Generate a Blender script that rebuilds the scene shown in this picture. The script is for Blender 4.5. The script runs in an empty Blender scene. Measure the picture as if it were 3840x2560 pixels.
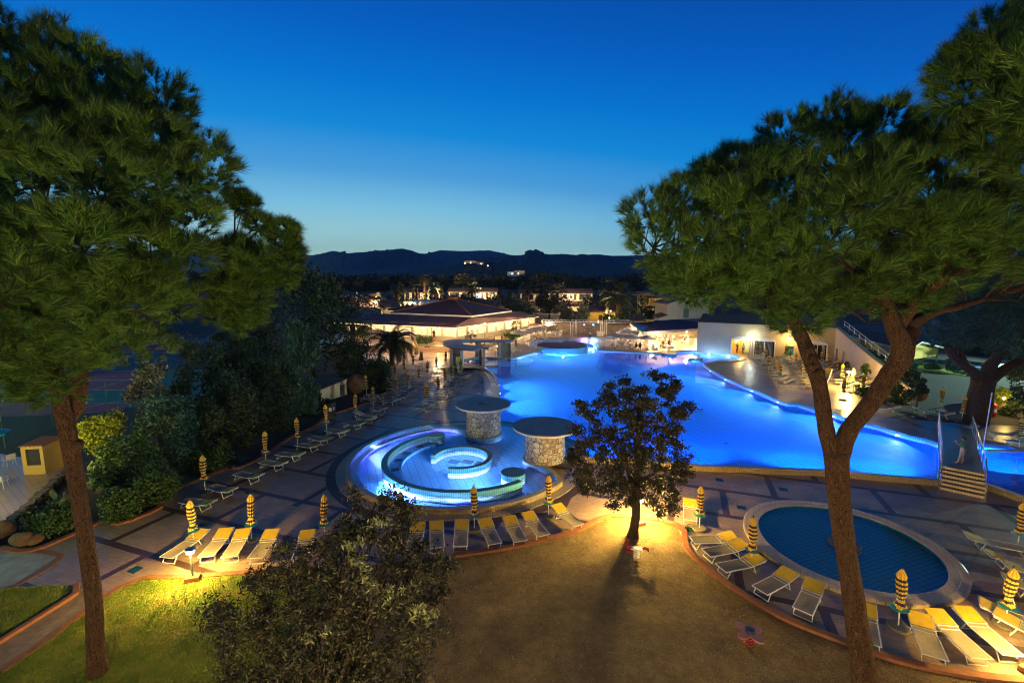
import bpy, math, random
import numpy as np
from mathutils import Vector, Matrix
from mathutils.geometry import tessellate_polygon
R=math.radians
random.seed(7); rng=np.random.default_rng(7)
sc=bpy.context.scene
COL=sc.collection
# ---------------------------------------------------------------- camera
F=1740.; T=R(7.6); H=12.
cam=bpy.data.cameras.new('camera'); co=bpy.data.objects.new('camera',cam); COL.objects.link(co)
cam.sensor_width=36; cam.lens=F/3840*36; cam.clip_end=20000; cam.clip_start=.2
co.location=(0,0,H); co.rotation_euler=(R(90)-T,0,0); sc.camera=co
def G(px,py,z=0.):
    "point of the photograph taken down to the level z"
    u=px-1920; v=py-1280; k=(H-z)/(F*math.sin(T)+v*math.cos(T))
    return (u*k,(F*math.cos(T)-v*math.sin(T))*k)
def P(px,py,Y):
    u=px-1920; v=py-1280; k=Y/(F*math.cos(T)-v*math.sin(T))
    return Vector((u*k,Y,H-(F*math.sin(T)+v*math.cos(T))*k))
def ring_px(pts,x0,y0,s): return [(x0+a/s,y0+b/s) for a,b in pts]
def GP(pts,z=0.): return [G(a,b,z) for a,b in pts]
# ---------------------------------------------------------------- mesh helpers
class MB:
    def __init__(s): s.v=[];s.f=[];s.m=[];s.uv={}
    def add(s,vs,fs,m=0):
        o=len(s.v); s.v+= [tuple(a) for a in vs]; s.f+=[tuple(i+o for i in f) for f in fs]; s.m+=[m]*len(fs)
    def box(s,c,d,rz=0,m=0,M=None):
        hx,hy,hz=d[0]/2,d[1]/2,d[2]/2; cs,sn=math.cos(rz),math.sin(rz); vs=[]
        for z in(-hz,hz):
            for x,y in((-hx,-hy),(hx,-hy),(hx,hy),(-hx,hy)):
                p=Vector((x*cs-y*sn,x*sn+y*cs,z))
                if M is not None: p=M@Vector((x,y,z))
                vs.append((p.x+c[0],p.y+c[1],p.z+c[2]))
        s.add(vs,[(3,2,1,0),(4,5,6,7),(0,1,5,4),(1,2,6,5),(2,3,7,6),(3,0,4,7)],m)
    def path(s,pts,rad,n=8,m=0,caps=True,sq=1.):
        pts=[Vector(p) for p in pts]; o=len(s.v); L=len(pts)
        if not hasattr(rad,'__len__'): rad=[rad]*L
        px=None
        for i,p in enumerate(pts):
            d=(pts[min(i+1,L-1)]-pts[max(i-1,0)]).normalized()
            if px is None:
                px=d.cross(Vector((0,0,1)))
                if px.length<1e-3: px=Vector((1,0,0))
            px=(px-d*px.dot(d)).normalized(); py=d.cross(px)
            for k in range(n):
                a=2*math.pi*k/n; q=p+(px*math.cos(a)+py*math.sin(a)*sq)*rad[i]; s.v.append(tuple(q))
        for i in range(L-1):
            for k in range(n):
                a=o+i*n+k;b=o+i*n+(k+1)%n; s.f.append((a,b,b+n,a+n)); s.m.append(m)
        if caps:
            s.f.append(tuple(o+k for k in range(n))[::-1]); s.m.append(m)
            s.f.append(tuple(o+(L-1)*n+k for k in range(n))); s.m.append(m)
    def lathe(s,prof,n=16,c=(0,0,0),m=0,rip=0,mz=None):
        o=len(s.v)
        for r,z in prof:
            for k in range(n):
                a=2*math.pi*k/n; rr=r*(1+(rip if k%2 else -rip)); s.v.append((c[0]+rr*math.cos(a),c[1]+rr*math.sin(a),c[2]+z))
        for i in range(len(prof)-1):
            for k in range(n):
                a=o+i*n+k;b=o+i*n+(k+1)%n; s.f.append((a,b,b+n,a+n)); s.m.append(m)
        s.f.append(tuple(o+k for k in range(n))[::-1]); s.m.append(m)
        s.f.append(tuple(o+(len(prof)-1)*n+k for k in range(n))); s.m.append(m)
    def flat(s,loops,z,m=0,up=True):
        L=[[Vector((x,y,0)) for x,y in lp] for lp in loops]; al=[p for lp in L for p in lp]
        fs=[]
        for t in tessellate_polygon(L):
            a,b,c=[al[i] for i in t]; k=(b-a).cross(c-a).z
            if abs(k)<1e-9: continue
            fs.append(tuple(t) if (k>0)==up else tuple(t)[::-1])
        zf=z if callable(z) else (lambda x,y:z)
        s.add([(p.x,p.y,zf(p.x,p.y)) for p in al],fs,m)
    def wall(s,pts,z0,z1,closed=True,m=0):
        "vertical sheet along a line, with uv u along the length and v = z"
        n=len(pts); o=len(s.v); acc=0
        for x,y in pts: s.v.append((x,y,z0)); s.v.append((x,y,z1))
        for i in range(n if closed else n-1):
            j=(i+1)%n; d=math.dist(pts[i],pts[j]); a,b=o+2*i,o+2*j
            s.uv[len(s.f)]=[(acc,z0),(acc+d,z0),(acc+d,z1),(acc,z1)]
            s.f.append((a,b,b+1,a+1)); s.m.append(m); acc+=d
    def strip(s,A,B,zA,zB,closed=True,m=0):
        n=len(A); o=len(s.v); acc=0
        for (x,y),(x2,y2) in zip(A,B): s.v.append((x,y,zA)); s.v.append((x2,y2,zB))
        for i in range(n if closed else n-1):
            j=(i+1)%n; d=math.dist(A[i],A[j]); w=math.dist(A[i],B[i]); a,b=o+2*i,o+2*j
            s.uv[len(s.f)]=[(acc,0),(acc+d,0),(acc+d,w),(acc,w)]
            s.f.append((a,b,b+1,a+1)); s.m.append(m); acc+=d
    def prism(s,poly,z0,z1,m=0,top=True,bot=False):
        s.wall(poly,z0,z1,m=m)
        if top: s.flat([poly],z1,m)
        if bot: s.flat([poly],z0,m,up=False)
    def build(s,name,mats,parent=None,smooth=False,**k):
        me=bpy.data.meshes.new(name); me.from_pydata(s.v,[],s.f)
        mats=mats if isinstance(mats,(list,tuple)) else [mats]
        for x in mats: me.materials.append(x)
        if len(mats)>1: me.polygons.foreach_set('material_index',s.m)
        if s.uv:
            uv=me.uv_layers.new(name='UVMap')
            for fi,c in s.uv.items():
                st=me.polygons[fi].loop_start
                for q in range(len(c)): uv.data[st+q].uv=c[q]
        if smooth: me.polygons.foreach_set('use_smooth',[True]*len(me.polygons))
        me.update(); ob=bpy.data.objects.new(name,me); COL.objects.link(ob)
        if parent: ob.parent=parent
        for a,b in k.items(): ob[a]=b
        return ob
def soup(name,V,nv,mat,parent=None,**k):
    "many loose little faces of nv corners each, V=(n,nv,3)"
    V=np.ascontiguousarray(V,dtype=np.float32); n=V.shape[0]
    me=bpy.data.meshes.new(name); me.vertices.add(n*nv); me.vertices.foreach_set('co',V.ravel())
    me.loops.add(n*nv); me.loops.foreach_set('vertex_index',np.arange(n*nv,dtype=np.int32))
    me.polygons.add(n); me.polygons.foreach_set('loop_start',np.arange(0,n*nv,nv,dtype=np.int32))
    try: me.polygons.foreach_set('loop_total',np.full(n,nv,dtype=np.int32))
    except Exception: pass
    me.materials.append(mat); me.update(calc_edges=True)
    ob=bpy.data.objects.new(name,me); COL.objects.link(ob)
    if parent: ob.parent=parent
    for a,b in k.items(): ob[a]=b
    return ob
def thing(name,label,cat,loc=(0,0,0),rz=0,group=None):
    o=bpy.data.objects.new(name,None); o.empty_display_size=.2; COL.objects.link(o); o.location=loc; o.rotation_euler=(0,0,rz)
    o['label']=label; o['category']=cat
    if group: o['group']=group
    return o
def tag(o,label,cat,group=None):
    o['label']=label; o['category']=cat
    if group: o['group']=group
    return o
def struct(o): o['kind']='structure'; return o
def dup(root,loc,rz=0,label=None,group=None,sc_=None):
    r=root.copy(); COL.objects.link(r); r.location=loc; r.rotation_euler=(r.rotation_euler[0],r.rotation_euler[1],rz)
    if sc_: r.scale=(sc_,)*3 if not hasattr(sc_,'__len__') else sc_
    if label: r['label']=label
    if group: r['group']=group
    for ch in list(root.children):
        c=ch.copy(); COL.objects.link(c); c.parent=r
        for g in ch.children:
            d=g.copy(); COL.objects.link(d); d.parent=c
    return r
ORD='first second third fourth fifth sixth seventh eighth ninth tenth eleventh twelfth thirteenth fourteenth fifteenth sixteenth seventeenth eighteenth nineteenth twentieth'.split()
def ordn(i):
    if i<20: return ORD[i]
    t=['twenty','thirty','forty','fifty'][(i+1)//10-2]; r=(i+1)%10
    return t+('-'+ORD[r-1] if r else ('th'))
def smooth_poly(pts,n=6,closed=True):
    out=[]; L=len(pts)
    for i in range(L if closed else L-1):
        p=[Vector(pts[(i+k)%L] if closed else pts[min(max(i+k,0),L-1)]) for k in(-1,0,1,2)]
        for q in range(n):
            t=q/n; v=.5*((2*p[1])+(p[2]-p[0])*t+(2*p[0]-5*p[1]+4*p[2]-p[3])*t*t+(3*p[1]-p[0]-3*p[2]+p[3])*t**3)
            out.append((v.x,v.y))
    if not closed: out.append(tuple(pts[-1]))
    return out
def offset(pts,w,closed=True):
    out=[];L=len(pts)
    for i in range(L):
        a=Vector(pts[(i-1)%L] if closed or i>0 else pts[0]); b=Vector(pts[(i+1)%L] if closed or i<L-1 else pts[-1])
        p=Vector(pts[i]); d=(b-a)
        if d.length<1e-6: out.append(tuple(p)); continue
        d.normalize(); out.append((p.x+d.y*w,p.y-d.x*w))
    return out
def circ(c,r,n=48,a0=0,a1=360):
    full=abs(a1-a0)>=360; m=n if full else n+1
    return [(c[0]+r*math.cos(R(a0+(a1-a0)*i/n)),c[1]+r*math.sin(R(a0+(a1-a0)*i/n))) for i in range(m)]
# ---------------------------------------------------------------- materials
def lin(c):
    if isinstance(c,str):
        c=[int(c[i:i+2],16)/255 for i in(0,2,4)]; c=[x/12.92 if x<=.04045 else ((x+.055)/1.055)**2.4 for x in c]
    return (*c[:3],1)
class NT:
    def __init__(s,name):
        s.mat=bpy.data.materials.new(name); s.mat.use_nodes=True; s.n=s.mat.node_tree.nodes; s.l=s.mat.node_tree.links; s.b=s.n['Principled BSDF']
    def N(s,t,**k):
        x=s.n.new(t)
        for a,b in k.items():
            if a[0]=='_': x.inputs[int(a[1:])].default_value=b
            else: setattr(x,a,b)
        return x
    def L(s,a,b): s.l.new(a,b)
    def coord(s,kind='Object',scale=None,rz=0):
        c=s.N('ShaderNodeTexCoord'); o=c.outputs[kind]
        if scale is not None or rz:
            m=s.N('ShaderNodeMapping'); s.L(o,m.inputs[0]); m.inputs[3].default_value=scale if hasattr(scale,'__len__') else (scale or 1,)*3; m.inputs[2].default_value=(0,0,rz); o=m.outputs[0]
        return o
    def noise(s,co,scale,detail=4,rough=.6):
        x=s.N('ShaderNodeTexNoise'); s.L(co,x.inputs['Vector']); x.inputs['Scale'].default_value=scale; x.inputs['Detail'].default_value=detail; x.inputs['Roughness'].default_value=rough; return x.outputs['Fac']
    def ramp(s,fac,stops,interp='LINEAR'):
        x=s.N('ShaderNodeValToRGB'); s.L(fac,x.inputs[0]); r=x.color_ramp; r.interpolation=interp
        while len(r.elements)<len(stops): r.elements.new(.5)
        for e,(p,c) in zip(r.elements,stops): e.position=p; e.color=lin(c) if not isinstance(c,(int,float)) else (c,c,c,1)
        return x.outputs[0]
    def mix(s,f,a,b,mode='MIX'):
        x=s.N('ShaderNodeMix',data_type='RGBA',blend_type=mode)
        for i,v in((0,f),(6,a),(7,b)):
            if hasattr(v,'node'): s.L(v,x.inputs[i])
            else: x.inputs[i].default_value=v if i==0 else lin(v)
        return x.outputs[2]
    def math(s,op,a,b=0.):
        x=s.N('ShaderNodeMath',operation=op)
        for i,v in((0,a),(1,b)):
            if hasattr(v,'node'): s.L(v,x.inputs[i])
            else: x.inputs[i].default_value=v
        return x.outputs[0]
    def bump(s,h,st=.3,d=.02):
        x=s.N('ShaderNodeBump'); s.L(h,x.inputs['Height']); x.inputs['Strength'].default_value=st; x.inputs['Distance'].default_value=d; s.L(x.outputs[0],s.b.inputs['Normal'])
    def out(s,col,rough=.6,metal=0,spec=None):
        if hasattr(col,'node'): s.L(col,s.b.inputs['Base Color'])
        else: s.b.inputs['Base Color'].default_value=lin(col)
        if hasattr(rough,'node'): s.L(rough,s.b.inputs['Roughness'])
        else: s.b.inputs['Roughness'].default_value=rough
        s.b.inputs['Metallic'].default_value=metal
        if spec is not None: s.b.inputs['Specular IOR Level'].default_value=spec
        return s.mat
def plain(name,c1,c2=None,scale=3.,rough=.6,metal=0,bump=0,bs=None):
    t=NT(name); co=t.coord(); c2=c2 or tuple(x*.75 for x in (lin(c1)[:3])); f=t.noise(co,scale)
    col=t.ramp(f,[(.3,c1),(.7,c2)])
    if bump: t.bump(t.noise(co,bs or scale*6),bump)
    return t.out(col,rough,metal)
def emit(name,c,st):
    t=NT(name); t.b.inputs['Base Color'].default_value=(.1,.1,.1,1); t.b.inputs['Emission Color'].default_value=lin(c); t.b.inputs['Emission Strength'].default_value=st; return t.mat
def brick(t,co,scale,bw,rh,mort,c1,c2,cm,off=.5,smooth=.1):
    x=t.N('ShaderNodeTexBrick'); t.L(co,x.inputs['Vector']); x.offset=off
    for a,b in(('Scale',scale),('Mortar Size',mort),('Mortar Smooth',smooth),('Brick Width',bw),('Row Height',rh),('Bias',0)): x.inputs[a].default_value=b
    for a,b in(('Color1',c1),('Color2',c2),('Mortar',cm)):
        if hasattr(b,'node'): t.L(b,x.inputs[a])
        else: x.inputs[a].default_value=lin(b)
    return x
def deck_mat(name,bands=True,warm=1.):
    t=NT(name); co=t.coord('Object',1,R(20)); co2=t.coord('Object')
    vein=t.noise(t.coord('Object',(1,3,1),R(35)),2.2,8,.75)
    base=t.ramp(vein,[(.25,(.12,.08,.05)),(.45,(.235,.17,.115)),(.6,(.31,.24,.165)),(.75,(.17,.115,.07))])
    dirt=t.noise(co2,.5,4); base=t.mix(.45,base,t.ramp(dirt,[(.3,(.12,.085,.065)),(.7,(.28,.21,.165))]),'MIX')
    tl=brick(t,co,1,.62,.31,.006,(.5,.5,.5),(.62,.62,.62),(.22,.2,.19),0.5)
    c=t.mix(1.,base,t.mix(1,(2.25,2.2,2.15),tl.outputs['Color'],'MULTIPLY'),'MULTIPLY')
    rf=t.ramp(t.noise(co2,1.3,3),[(.3,.30),(.7,.42)])
    if bands:
        bb=brick(t,co,1,5.4,3.1,.17,(0,0,0),(0,0,0),(1,1,1),.5,0.)
        bt=brick(t,t.coord('Object',1,R(20)),1,.3,.15,.008,(.075,.040,.032),(.06,.033,.027),(.03,.018,.015))
        bx=t.N('ShaderNodeSeparateColor'); t.L(bb.outputs['Color'],bx.inputs[0])
        c=t.mix(bx.outputs[0],c,bt.outputs['Color'])
    t.bump(tl.outputs['Fac'],-.25,.01)
    return t.out(c,rf)
def tilewall(name,stripes=False,c=(.62,.5,.3),cm=(.12,.09,.06),bw=.12,rh=.24):
    "glazed tiles on a curved wall, laid by uv in metres"
    t=NT(name); uv=t.coord('UV'); 
    if not stripes:
        b=brick(t,uv,1,bw,rh,.006,c,tuple(x*.86 for x in c),cm,0.); col=b.outputs['Color']
    else:
        sep=t.N('ShaderNodeSeparateXYZ'); t.L(t.coord('Object'),sep.inputs[0])
        z=t.math('MULTIPLY_ADD',sep.outputs[2],1.); z.node.inputs[2].default_value=.62
        st=t.ramp(z,[(0,(.16,.06,.62)),(.12,(.62,.66,.7)),(.60,(.16,.06,.62)),(.68,(.62,.66,.7)),(.775,(.16,.58,.74)),(.99,(.16,.58,.74))],'CONSTANT')
        b=brick(t,uv,1,.125,.25,.006,st,st,(.03,.07,.12),0.); col=b.outputs['Color']
    t.bump(b.outputs['Fac'],-.3,.004)
    return t.out(col,.22)
def floor_tile(name,c1,c2,cm,bw,rh,rz=0,mort=.012,rough=.3):
    t=NT(name); co=t.coord('Object',1,rz)
    b=brick(t,co,1,bw,rh,mort,c1,c2,cm,0.); t.bump(b.outputs['Fac'],-.2,.005); return t.out(b.outputs['Color'],rough)
def stone_mat(name,sc_=3.2,c=((.50,.44,.34),(.30,.24,.17),(.62,.57,.47),(.24,.13,.08)),mort=(.12,.10,.08)):
    t=NT(name); co=t.coord('Object',(1,1,1.15)); 
    w=t.N('ShaderNodeVectorMath',operation='ADD'); nz=t.N('ShaderNodeTexNoise'); t.L(co,nz.inputs[0]); nz.inputs['Scale'].default_value=2.; 
    sx=t.N('ShaderNodeVectorMath',operation='SCALE'); t.L(nz.outputs['Color'],sx.inputs[0]); sx.inputs['Scale'].default_value=.25; t.L(co,w.inputs[0]); t.L(sx.outputs[0],w.inputs[1])
    v=t.N('ShaderNodeTexVoronoi'); t.L(w.outputs[0],v.inputs['Vector']); v.inputs['Scale'].default_value=sc_
    e=t.N('ShaderNodeTexVoronoi',feature='DISTANCE_TO_EDGE'); t.L(w.outputs[0],e.inputs['Vector']); e.inputs['Scale'].default_value=sc_
    sp=t.N('ShaderNodeSeparateColor'); t.L(v.outputs['Color'],sp.inputs[0])
    col=t.ramp(sp.outputs[0],[(0,c[0]),(.35,c[1]),(.4,c[2]),(.8,c[0]),(.88,c[3]),(1,c[1])])
    col=t.mix(.4,col,t.ramp(t.noise(co,7,5),[(.3,(.25,.2,.15)),(.7,(.7,.66,.58))]))
    m=t.ramp(e.outputs['Distance'],[(.02,1.),(.07,0.)])
    col=t.mix(m,col,mort); t.bump(t.ramp(e.outputs['Distance'],[(0,0.),(.12,1.)]),.8,.04); return t.out(col,.75)
def leaf_mat(name,a,b,c=None,rough=.55,tr=0.):
    t=NT(name); g=t.N('ShaderNodeNewGeometry'); r=g.outputs['Random Per Island']
    col=t.ramp(r,[(0,a),(.6,b),(1,c or b)]); n=t.noise(t.coord(),.8,3)
    col=t.mix(1.,col,t.ramp(n,[(.35,(.6,.6,.6)),(.65,(1.25,1.25,1.25))]),'MULTIPLY')
    return t.out(col,rough,0,.3)
def bark_mat(name,a,b,sc_=7.):
    t=NT(name); co=t.coord('Object',(1,1,.28)); n=t.noise(co,sc_,9,.8)
    v=t.N('ShaderNodeTexVoronoi',feature='DISTANCE_TO_EDGE'); wv=t.N('ShaderNodeVectorMath',operation='ADD'); nn=t.N('ShaderNodeTexNoise'); t.L(co,nn.inputs[0]); nn.inputs['Scale'].default_value=5.; t.L(co,wv.inputs[0]); t.L(nn.outputs['Color'],wv.inputs[1]); t.L(wv.outputs[0],v.inputs['Vector']); v.inputs['Scale'].default_value=sc_*1.9
    h=t.math('MULTIPLY',n,t.ramp(v.outputs['Distance'],[(0,.3),(.12,1.)]))
    t.bump(h,1.,.16); return t.out(t.ramp(h,[(.14,tuple(x*.18 for x in a)),(.36,a),(.62,b)]),.85,0,.2)
M={}
M['deck']=deck_mat('marble_paving_with_bands'); M['deck2']=deck_mat('marble_paving',False)
M['rimtop']=floor_tile('rim_tiles',(.36,.31,.25),(.30,.26,.21),(.08,.07,.06),.25,.12,0,.006)
M['yellow_tile']=tilewall('cream_wall_tiles'); M['stripe']=tilewall('striped_pool_tiles',True)
M['teal_top']=floor_tile('teal_cap_tiles',(.07,.16,.15),(.06,.14,.14),(.02,.04,.04),.25,.12)
M['poolfloor']=floor_tile('deep_pool_tiles',(.035,.175,.88),(.03,.16,.83),(.01,.055,.48),.62,.31,R(-14),.02)  # deep and pale floor tiles: water and lamp blue put into their colour
M['spafloor']=floor_tile('pale_pool_tiles',(.24,.47,.95),(.21,.44,.92),(.05,.13,.40),.5,.25,R(-20),.012)
M['kidfloor']=floor_tile('teal_pool_tiles',(.022,.22,.36),(.02,.20,.34),(.01,.09,.15),.40,.20,R(-20),.016)
M['kidrim']=floor_tile('cream_rim_tiles',(.46,.38,.26),(.42,.34,.23),(.16,.12,.08),.24,.24,R(30),.006)
M['stone']=stone_mat('crazy_stone'); M['stone_small']=stone_mat('rubble_stone',5.,((.42,.33,.2),(.28,.2,.12),(.55,.45,.3),(.2,.13,.08)))
M['slab']=plain('grey_concrete',(.36,.38,.37),(.24,.26,.26),1.6,.8,bump=.2)
M['white']=plain('white_paint',(.72,.70,.66),(.62,.60,.56),2,.5); M['cream']=plain('cream_render',(.62,.52,.34),(.50,.42,.27),.8,.85,bump=.15,bs=30)
M['yellowwall']=plain('yellow_render',(.62,.44,.12),(.50,.34,.09),.7,.85,bump=.1,bs=30)
M['alu']=plain('aluminium_tube',(.66,.66,.64),(.55,.55,.53),3,.4,.1)
M['steel']=plain('steel_rail',(.5,.52,.54),(.42,.44,.45),3,.25,.9)
M['sling']=plain('beige_mesh_fabric',(.34,.29,.19),(.27,.23,.15),9,.8); M['canopy']=plain('yellow_fabric',(.74,.50,.025),(.62,.40,.02),5,.75)
M['teal']=plain('teal_plastic',(.02,.30,.30),(.02,.25,.26),4,.4); M['concrete']=plain('speckled_concrete',(.24,.21,.17),(.12,.10,.08),30,.9)
M['brick']=plain('terracotta_brick',(.30,.115,.05),(.20,.075,.035),5,.85,bump=.2)
M['dark']=plain('dark_grey_paint',(.02,.022,.025),(.03,.03,.035),2,.5); M['wood']=plain('brown_wood',(.10,.05,.03),(.06,.03,.02),4,.7)
M['bark']=bark_mat('pine_bark',(.10,.050,.028),(.21,.12,.07),9.); M['bark2']=bark_mat('grey_bark',(.09,.065,.045),(.17,.13,.09),9)
M['needle']=leaf_mat('pine_needles',(.013,.048,.007),(.035,.10,.011),(.11,.17,.02)); M['oakleaf']=leaf_mat('oak_leaves',(.02,.022,.010),(.045,.042,.02),(.09,.075,.04))
M['olive']=leaf_mat('olive_leaves',(.06,.07,.045),(.11,.12,.075),(.17,.17,.11)); M['shrub']=leaf_mat('dark_shrub_leaves',(.018,.035,.012),(.035,.06,.022),(.06,.085,.03))
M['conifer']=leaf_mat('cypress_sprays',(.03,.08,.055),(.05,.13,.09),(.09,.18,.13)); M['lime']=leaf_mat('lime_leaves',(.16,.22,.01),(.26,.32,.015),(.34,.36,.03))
M['ivy']=leaf_mat('ivy_leaves',(.02,.055,.012),(.04,.09,.02),(.07,.12,.03)); M['palm']=leaf_mat('palm_fronds',(.03,.045,.016),(.06,.07,.03),(.10,.10,.05))
M['grey_leaf']=leaf_mat('grey_green_leaves',(.06,.075,.05),(.12,.13,.09),(.22,.21,.16)); M['farleaf']=leaf_mat('far_tree_leaves',(.02,.028,.014),(.035,.045,.02),(.06,.06,.03))
M['grassblade']=leaf_mat('grass_blades',(.12,.20,.012),(.22,.31,.02),(.34,.33,.06),.6)
M['terracotta']=plain('terracotta_pot',(.36,.16,.08),(.28,.12,.06),3,.8)
def tile_roof(name,c1,c2,rz=0.):
    t=NT(name); co=t.coord('Object',1,rz); w=t.N('ShaderNodeTexWave',wave_type='BANDS',bands_direction='X'); t.L(co,w.inputs[0]); w.inputs['Scale'].default_value=1.2; w.inputs['Distortion'].default_value=0
    n=t.noise(t.coord(),1.5,5); col=t.ramp(n,[(.3,c1),(.7,c2)]); col=t.mix(1,col,t.ramp(w.outputs['Fac'],[(0,(.55,.55,.55)),(.4,(1.,1.,1.))]),'MULTIPLY')
    t.bump(w.outputs['Fac'],.6,.06); return t.out(col,.8)
M['roof']=tile_roof('dark_clay_tiles',(.19,.085,.065),(.12,.06,.05),R(56)); M['roof_lit']=tile_roof('lit_clay_tiles',(.20,.09,.045),(.14,.06,.03),R(60)); M['roof2']=tile_roof('grey_clay_tiles',(.09,.05,.042),(.06,.035,.03),R(0))  # roof_lit: warm lamp light on the clay is put into its colour
M['felt']=plain('flat_roof_felt',(.15,.085,.085),(.11,.065,.067),.5,.85)
def umb_mat():
    t=NT('striped_umbrella_cloth'); s=t.N('ShaderNodeSeparateXYZ'); t.L(t.coord(),s.inputs[0])
    z=t.math('DIVIDE',s.outputs[2],2.3); Y=(.70,.45,.05); B=(.022,.024,.055); st=[(0,Y)]
    z0=.90
    for i in range(6):
        st+=[((z0+.172*i+.00)/2.3,B),((z0+.172*i+.092)/2.3,Y)]
    col=t.ramp(z,st,'CONSTANT'); col=t.mix(.25,col,t.ramp(t.noise(t.coord(),9,4),[(.3,(.04,.03,.01)),(.7,(.8,.7,.5))]),'MULTIPLY'); return t.out(col,.8)
M['umb']=umb_mat()
def water_mat(name,tint,rough=.0,b=.02,sc_=1.2):
    t=NT(name); t.b.inputs['Transmission Weight'].default_value=1; t.b.inputs['IOR'].default_value=1.33
    co=t.coord('Object',(1,1,1)); t.bump(t.noise(co,sc_,2,.5),b,.3); return t.out(tint,rough)
M['water']=water_mat('pool_water',(.80,.93,1.),0,.035,1.6); M['kidwater']=water_mat('paddling_pool_water',(.72,.90,1.),0,.03,2.5)
M['glass']=NT('window_glass').out((.02,.03,.035),.05,0,.8)
M['lampglass']=emit('lamp_glass_lit',(1.,.72,.30),14); M['coollamp']=emit('cool_lamp_lit',(.75,.9,1.),14); M['poollens']=emit('pool_lamp_lens',(.6,.85,1.),16)
M['bulbs']=emit('eave_light_strip',(1.,.62,.26),5.)
def interior(name,c1,c2,st,sc_=(.5,.5,1)):
    t=NT(name); co=t.coord('Object',sc_); n=t.noise(co,2.2,6,.75); col=t.ramp(n,[(.36,c2),(.5,c1),(.75,(1.,.84,.55))])
    t.L(col,t.b.inputs['Emission Color']); t.b.inputs['Emission Strength'].default_value=st; return t.out((.3,.25,.18),.5)
M['wallwarm']=plain('restaurant_boards',(.34,.29,.22),(.28,.24,.18),3,.6)
M['lit']=interior('lit_dining_room_window',(1.,.62,.28),(.34,.14,.04),1.2,(.9,.9,1.6)); M['lit2']=interior('lit_room_window',(1.,.70,.30),(.6,.3,.08),.7)
M['litblue']=emit('bluish_lit_window',(.6,.65,1.),.9)
# ---------------------------------------------------------------- lights
def point(c,e,col,r=.08,name='lamp_or_fill_light'):
    l=bpy.data.lights.new(name,'POINT'); l.energy=e; l.color=col; l.shadow_soft_size=r; o=bpy.data.objects.new(name,l); COL.objects.link(o); o.location=c; return o
def spot(c,d,e,col,ang=110,blend=.6,r=.06,name='pool_lamp_or_fill_light'):
    l=bpy.data.lights.new(name,'SPOT'); l.energy=e; l.color=col; l.spot_size=R(ang); l.spot_blend=blend; l.shadow_soft_size=r
    o=bpy.data.objects.new(name,l); COL.objects.link(o); o.location=c; o.rotation_euler=Vector(d).to_track_quat('-Z','Y').to_euler(); return o
WARM=(1.,.62,.22); YEL=(1.,.62,.14); POOL=(.34,.72,1.)
# ---------------------------------------------------------------- sky
w=bpy.data.worlds.new('World'); sc.world=w; w.use_nodes=True; wn=w.node_tree.nodes; wl=w.node_tree.links
tc=wn.new('ShaderNodeTexCoord'); sx=wn.new('ShaderNodeSeparateXYZ'); nm=wn.new('ShaderNodeVectorMath'); nm.operation='NORMALIZE'
wl.new(tc.outputs['Generated'],nm.inputs[0]); wl.new(nm.outputs[0],sx.inputs[0])
def wm(op,a,b=0.,c=None):
    x=wn.new('ShaderNodeMath'); x.operation=op
    for i,v in enumerate((a,b)+((c,) if c is not None else ())):
        if hasattr(v,'node'): wl.new(v,x.inputs[i])
        else: x.inputs[i].default_value=v
    return x.outputs[0]
el=wm('ARCSINE',sx.outputs[2]); dt=wn.new('ShaderNodeVectorMath'); dt.operation='DOT_PRODUCT'; wl.new(nm.outputs[0],dt.inputs[0]); dt.inputs[1].default_value=(math.sin(R(-20)),math.cos(R(-20)),0)
e2=wm('ADD',el,wm('MULTIPLY',wm('SUBTRACT',1.,wm('DIVIDE',dt.outputs['Value'],wm('COSINE',el))),R(15)))
fr=wm('DIVIDE',e2,R(100)); cr=wn.new('ShaderNodeValToRGB'); wl.new(fr,cr.inputs[0])
stops=[(0,'b0cdb6'),(2.,'c6f0e0'),(5,'b4ecf0'),(8.5,'86d2f4'),(12,'52a9e8'),(16.5,'128fe2'),(21,'0178d6'),(26,'0160c4'),(31,'014fae'),(45,'023478'),(70,'021f4c'),(100,'021838')]
while len(cr.color_ramp.elements)<len(stops): cr.color_ramp.elements.new(.5)
for e,(a,c) in zip(cr.color_ramp.elements,stops): e.position=a/100; e.color=lin(c)
wl.new(cr.outputs[0],wn['Background'].inputs[0]); wn['Background'].inputs[1].default_value=1.
sc.view_settings.view_transform='Standard'; sc.view_settings.look='None'; sc.view_settings.exposure=0; sc.view_settings.gamma=1
cy=sc.cycles; cy.use_denoising=True; cy.filter_width=1.05; cy.denoising_prefilter='ACCURATE'; cy.max_bounces=7; cy.diffuse_bounces=3; cy.glossy_bounces=3; cy.transmission_bounces=4; cy.transparent_max_bounces=6; cy.sample_clamp_indirect=60.; cy.use_light_tree=True; cy.caustics_reflective=False; cy.blur_glossy=.3
RIM=.34; WAT=.14; TER=.76
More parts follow.
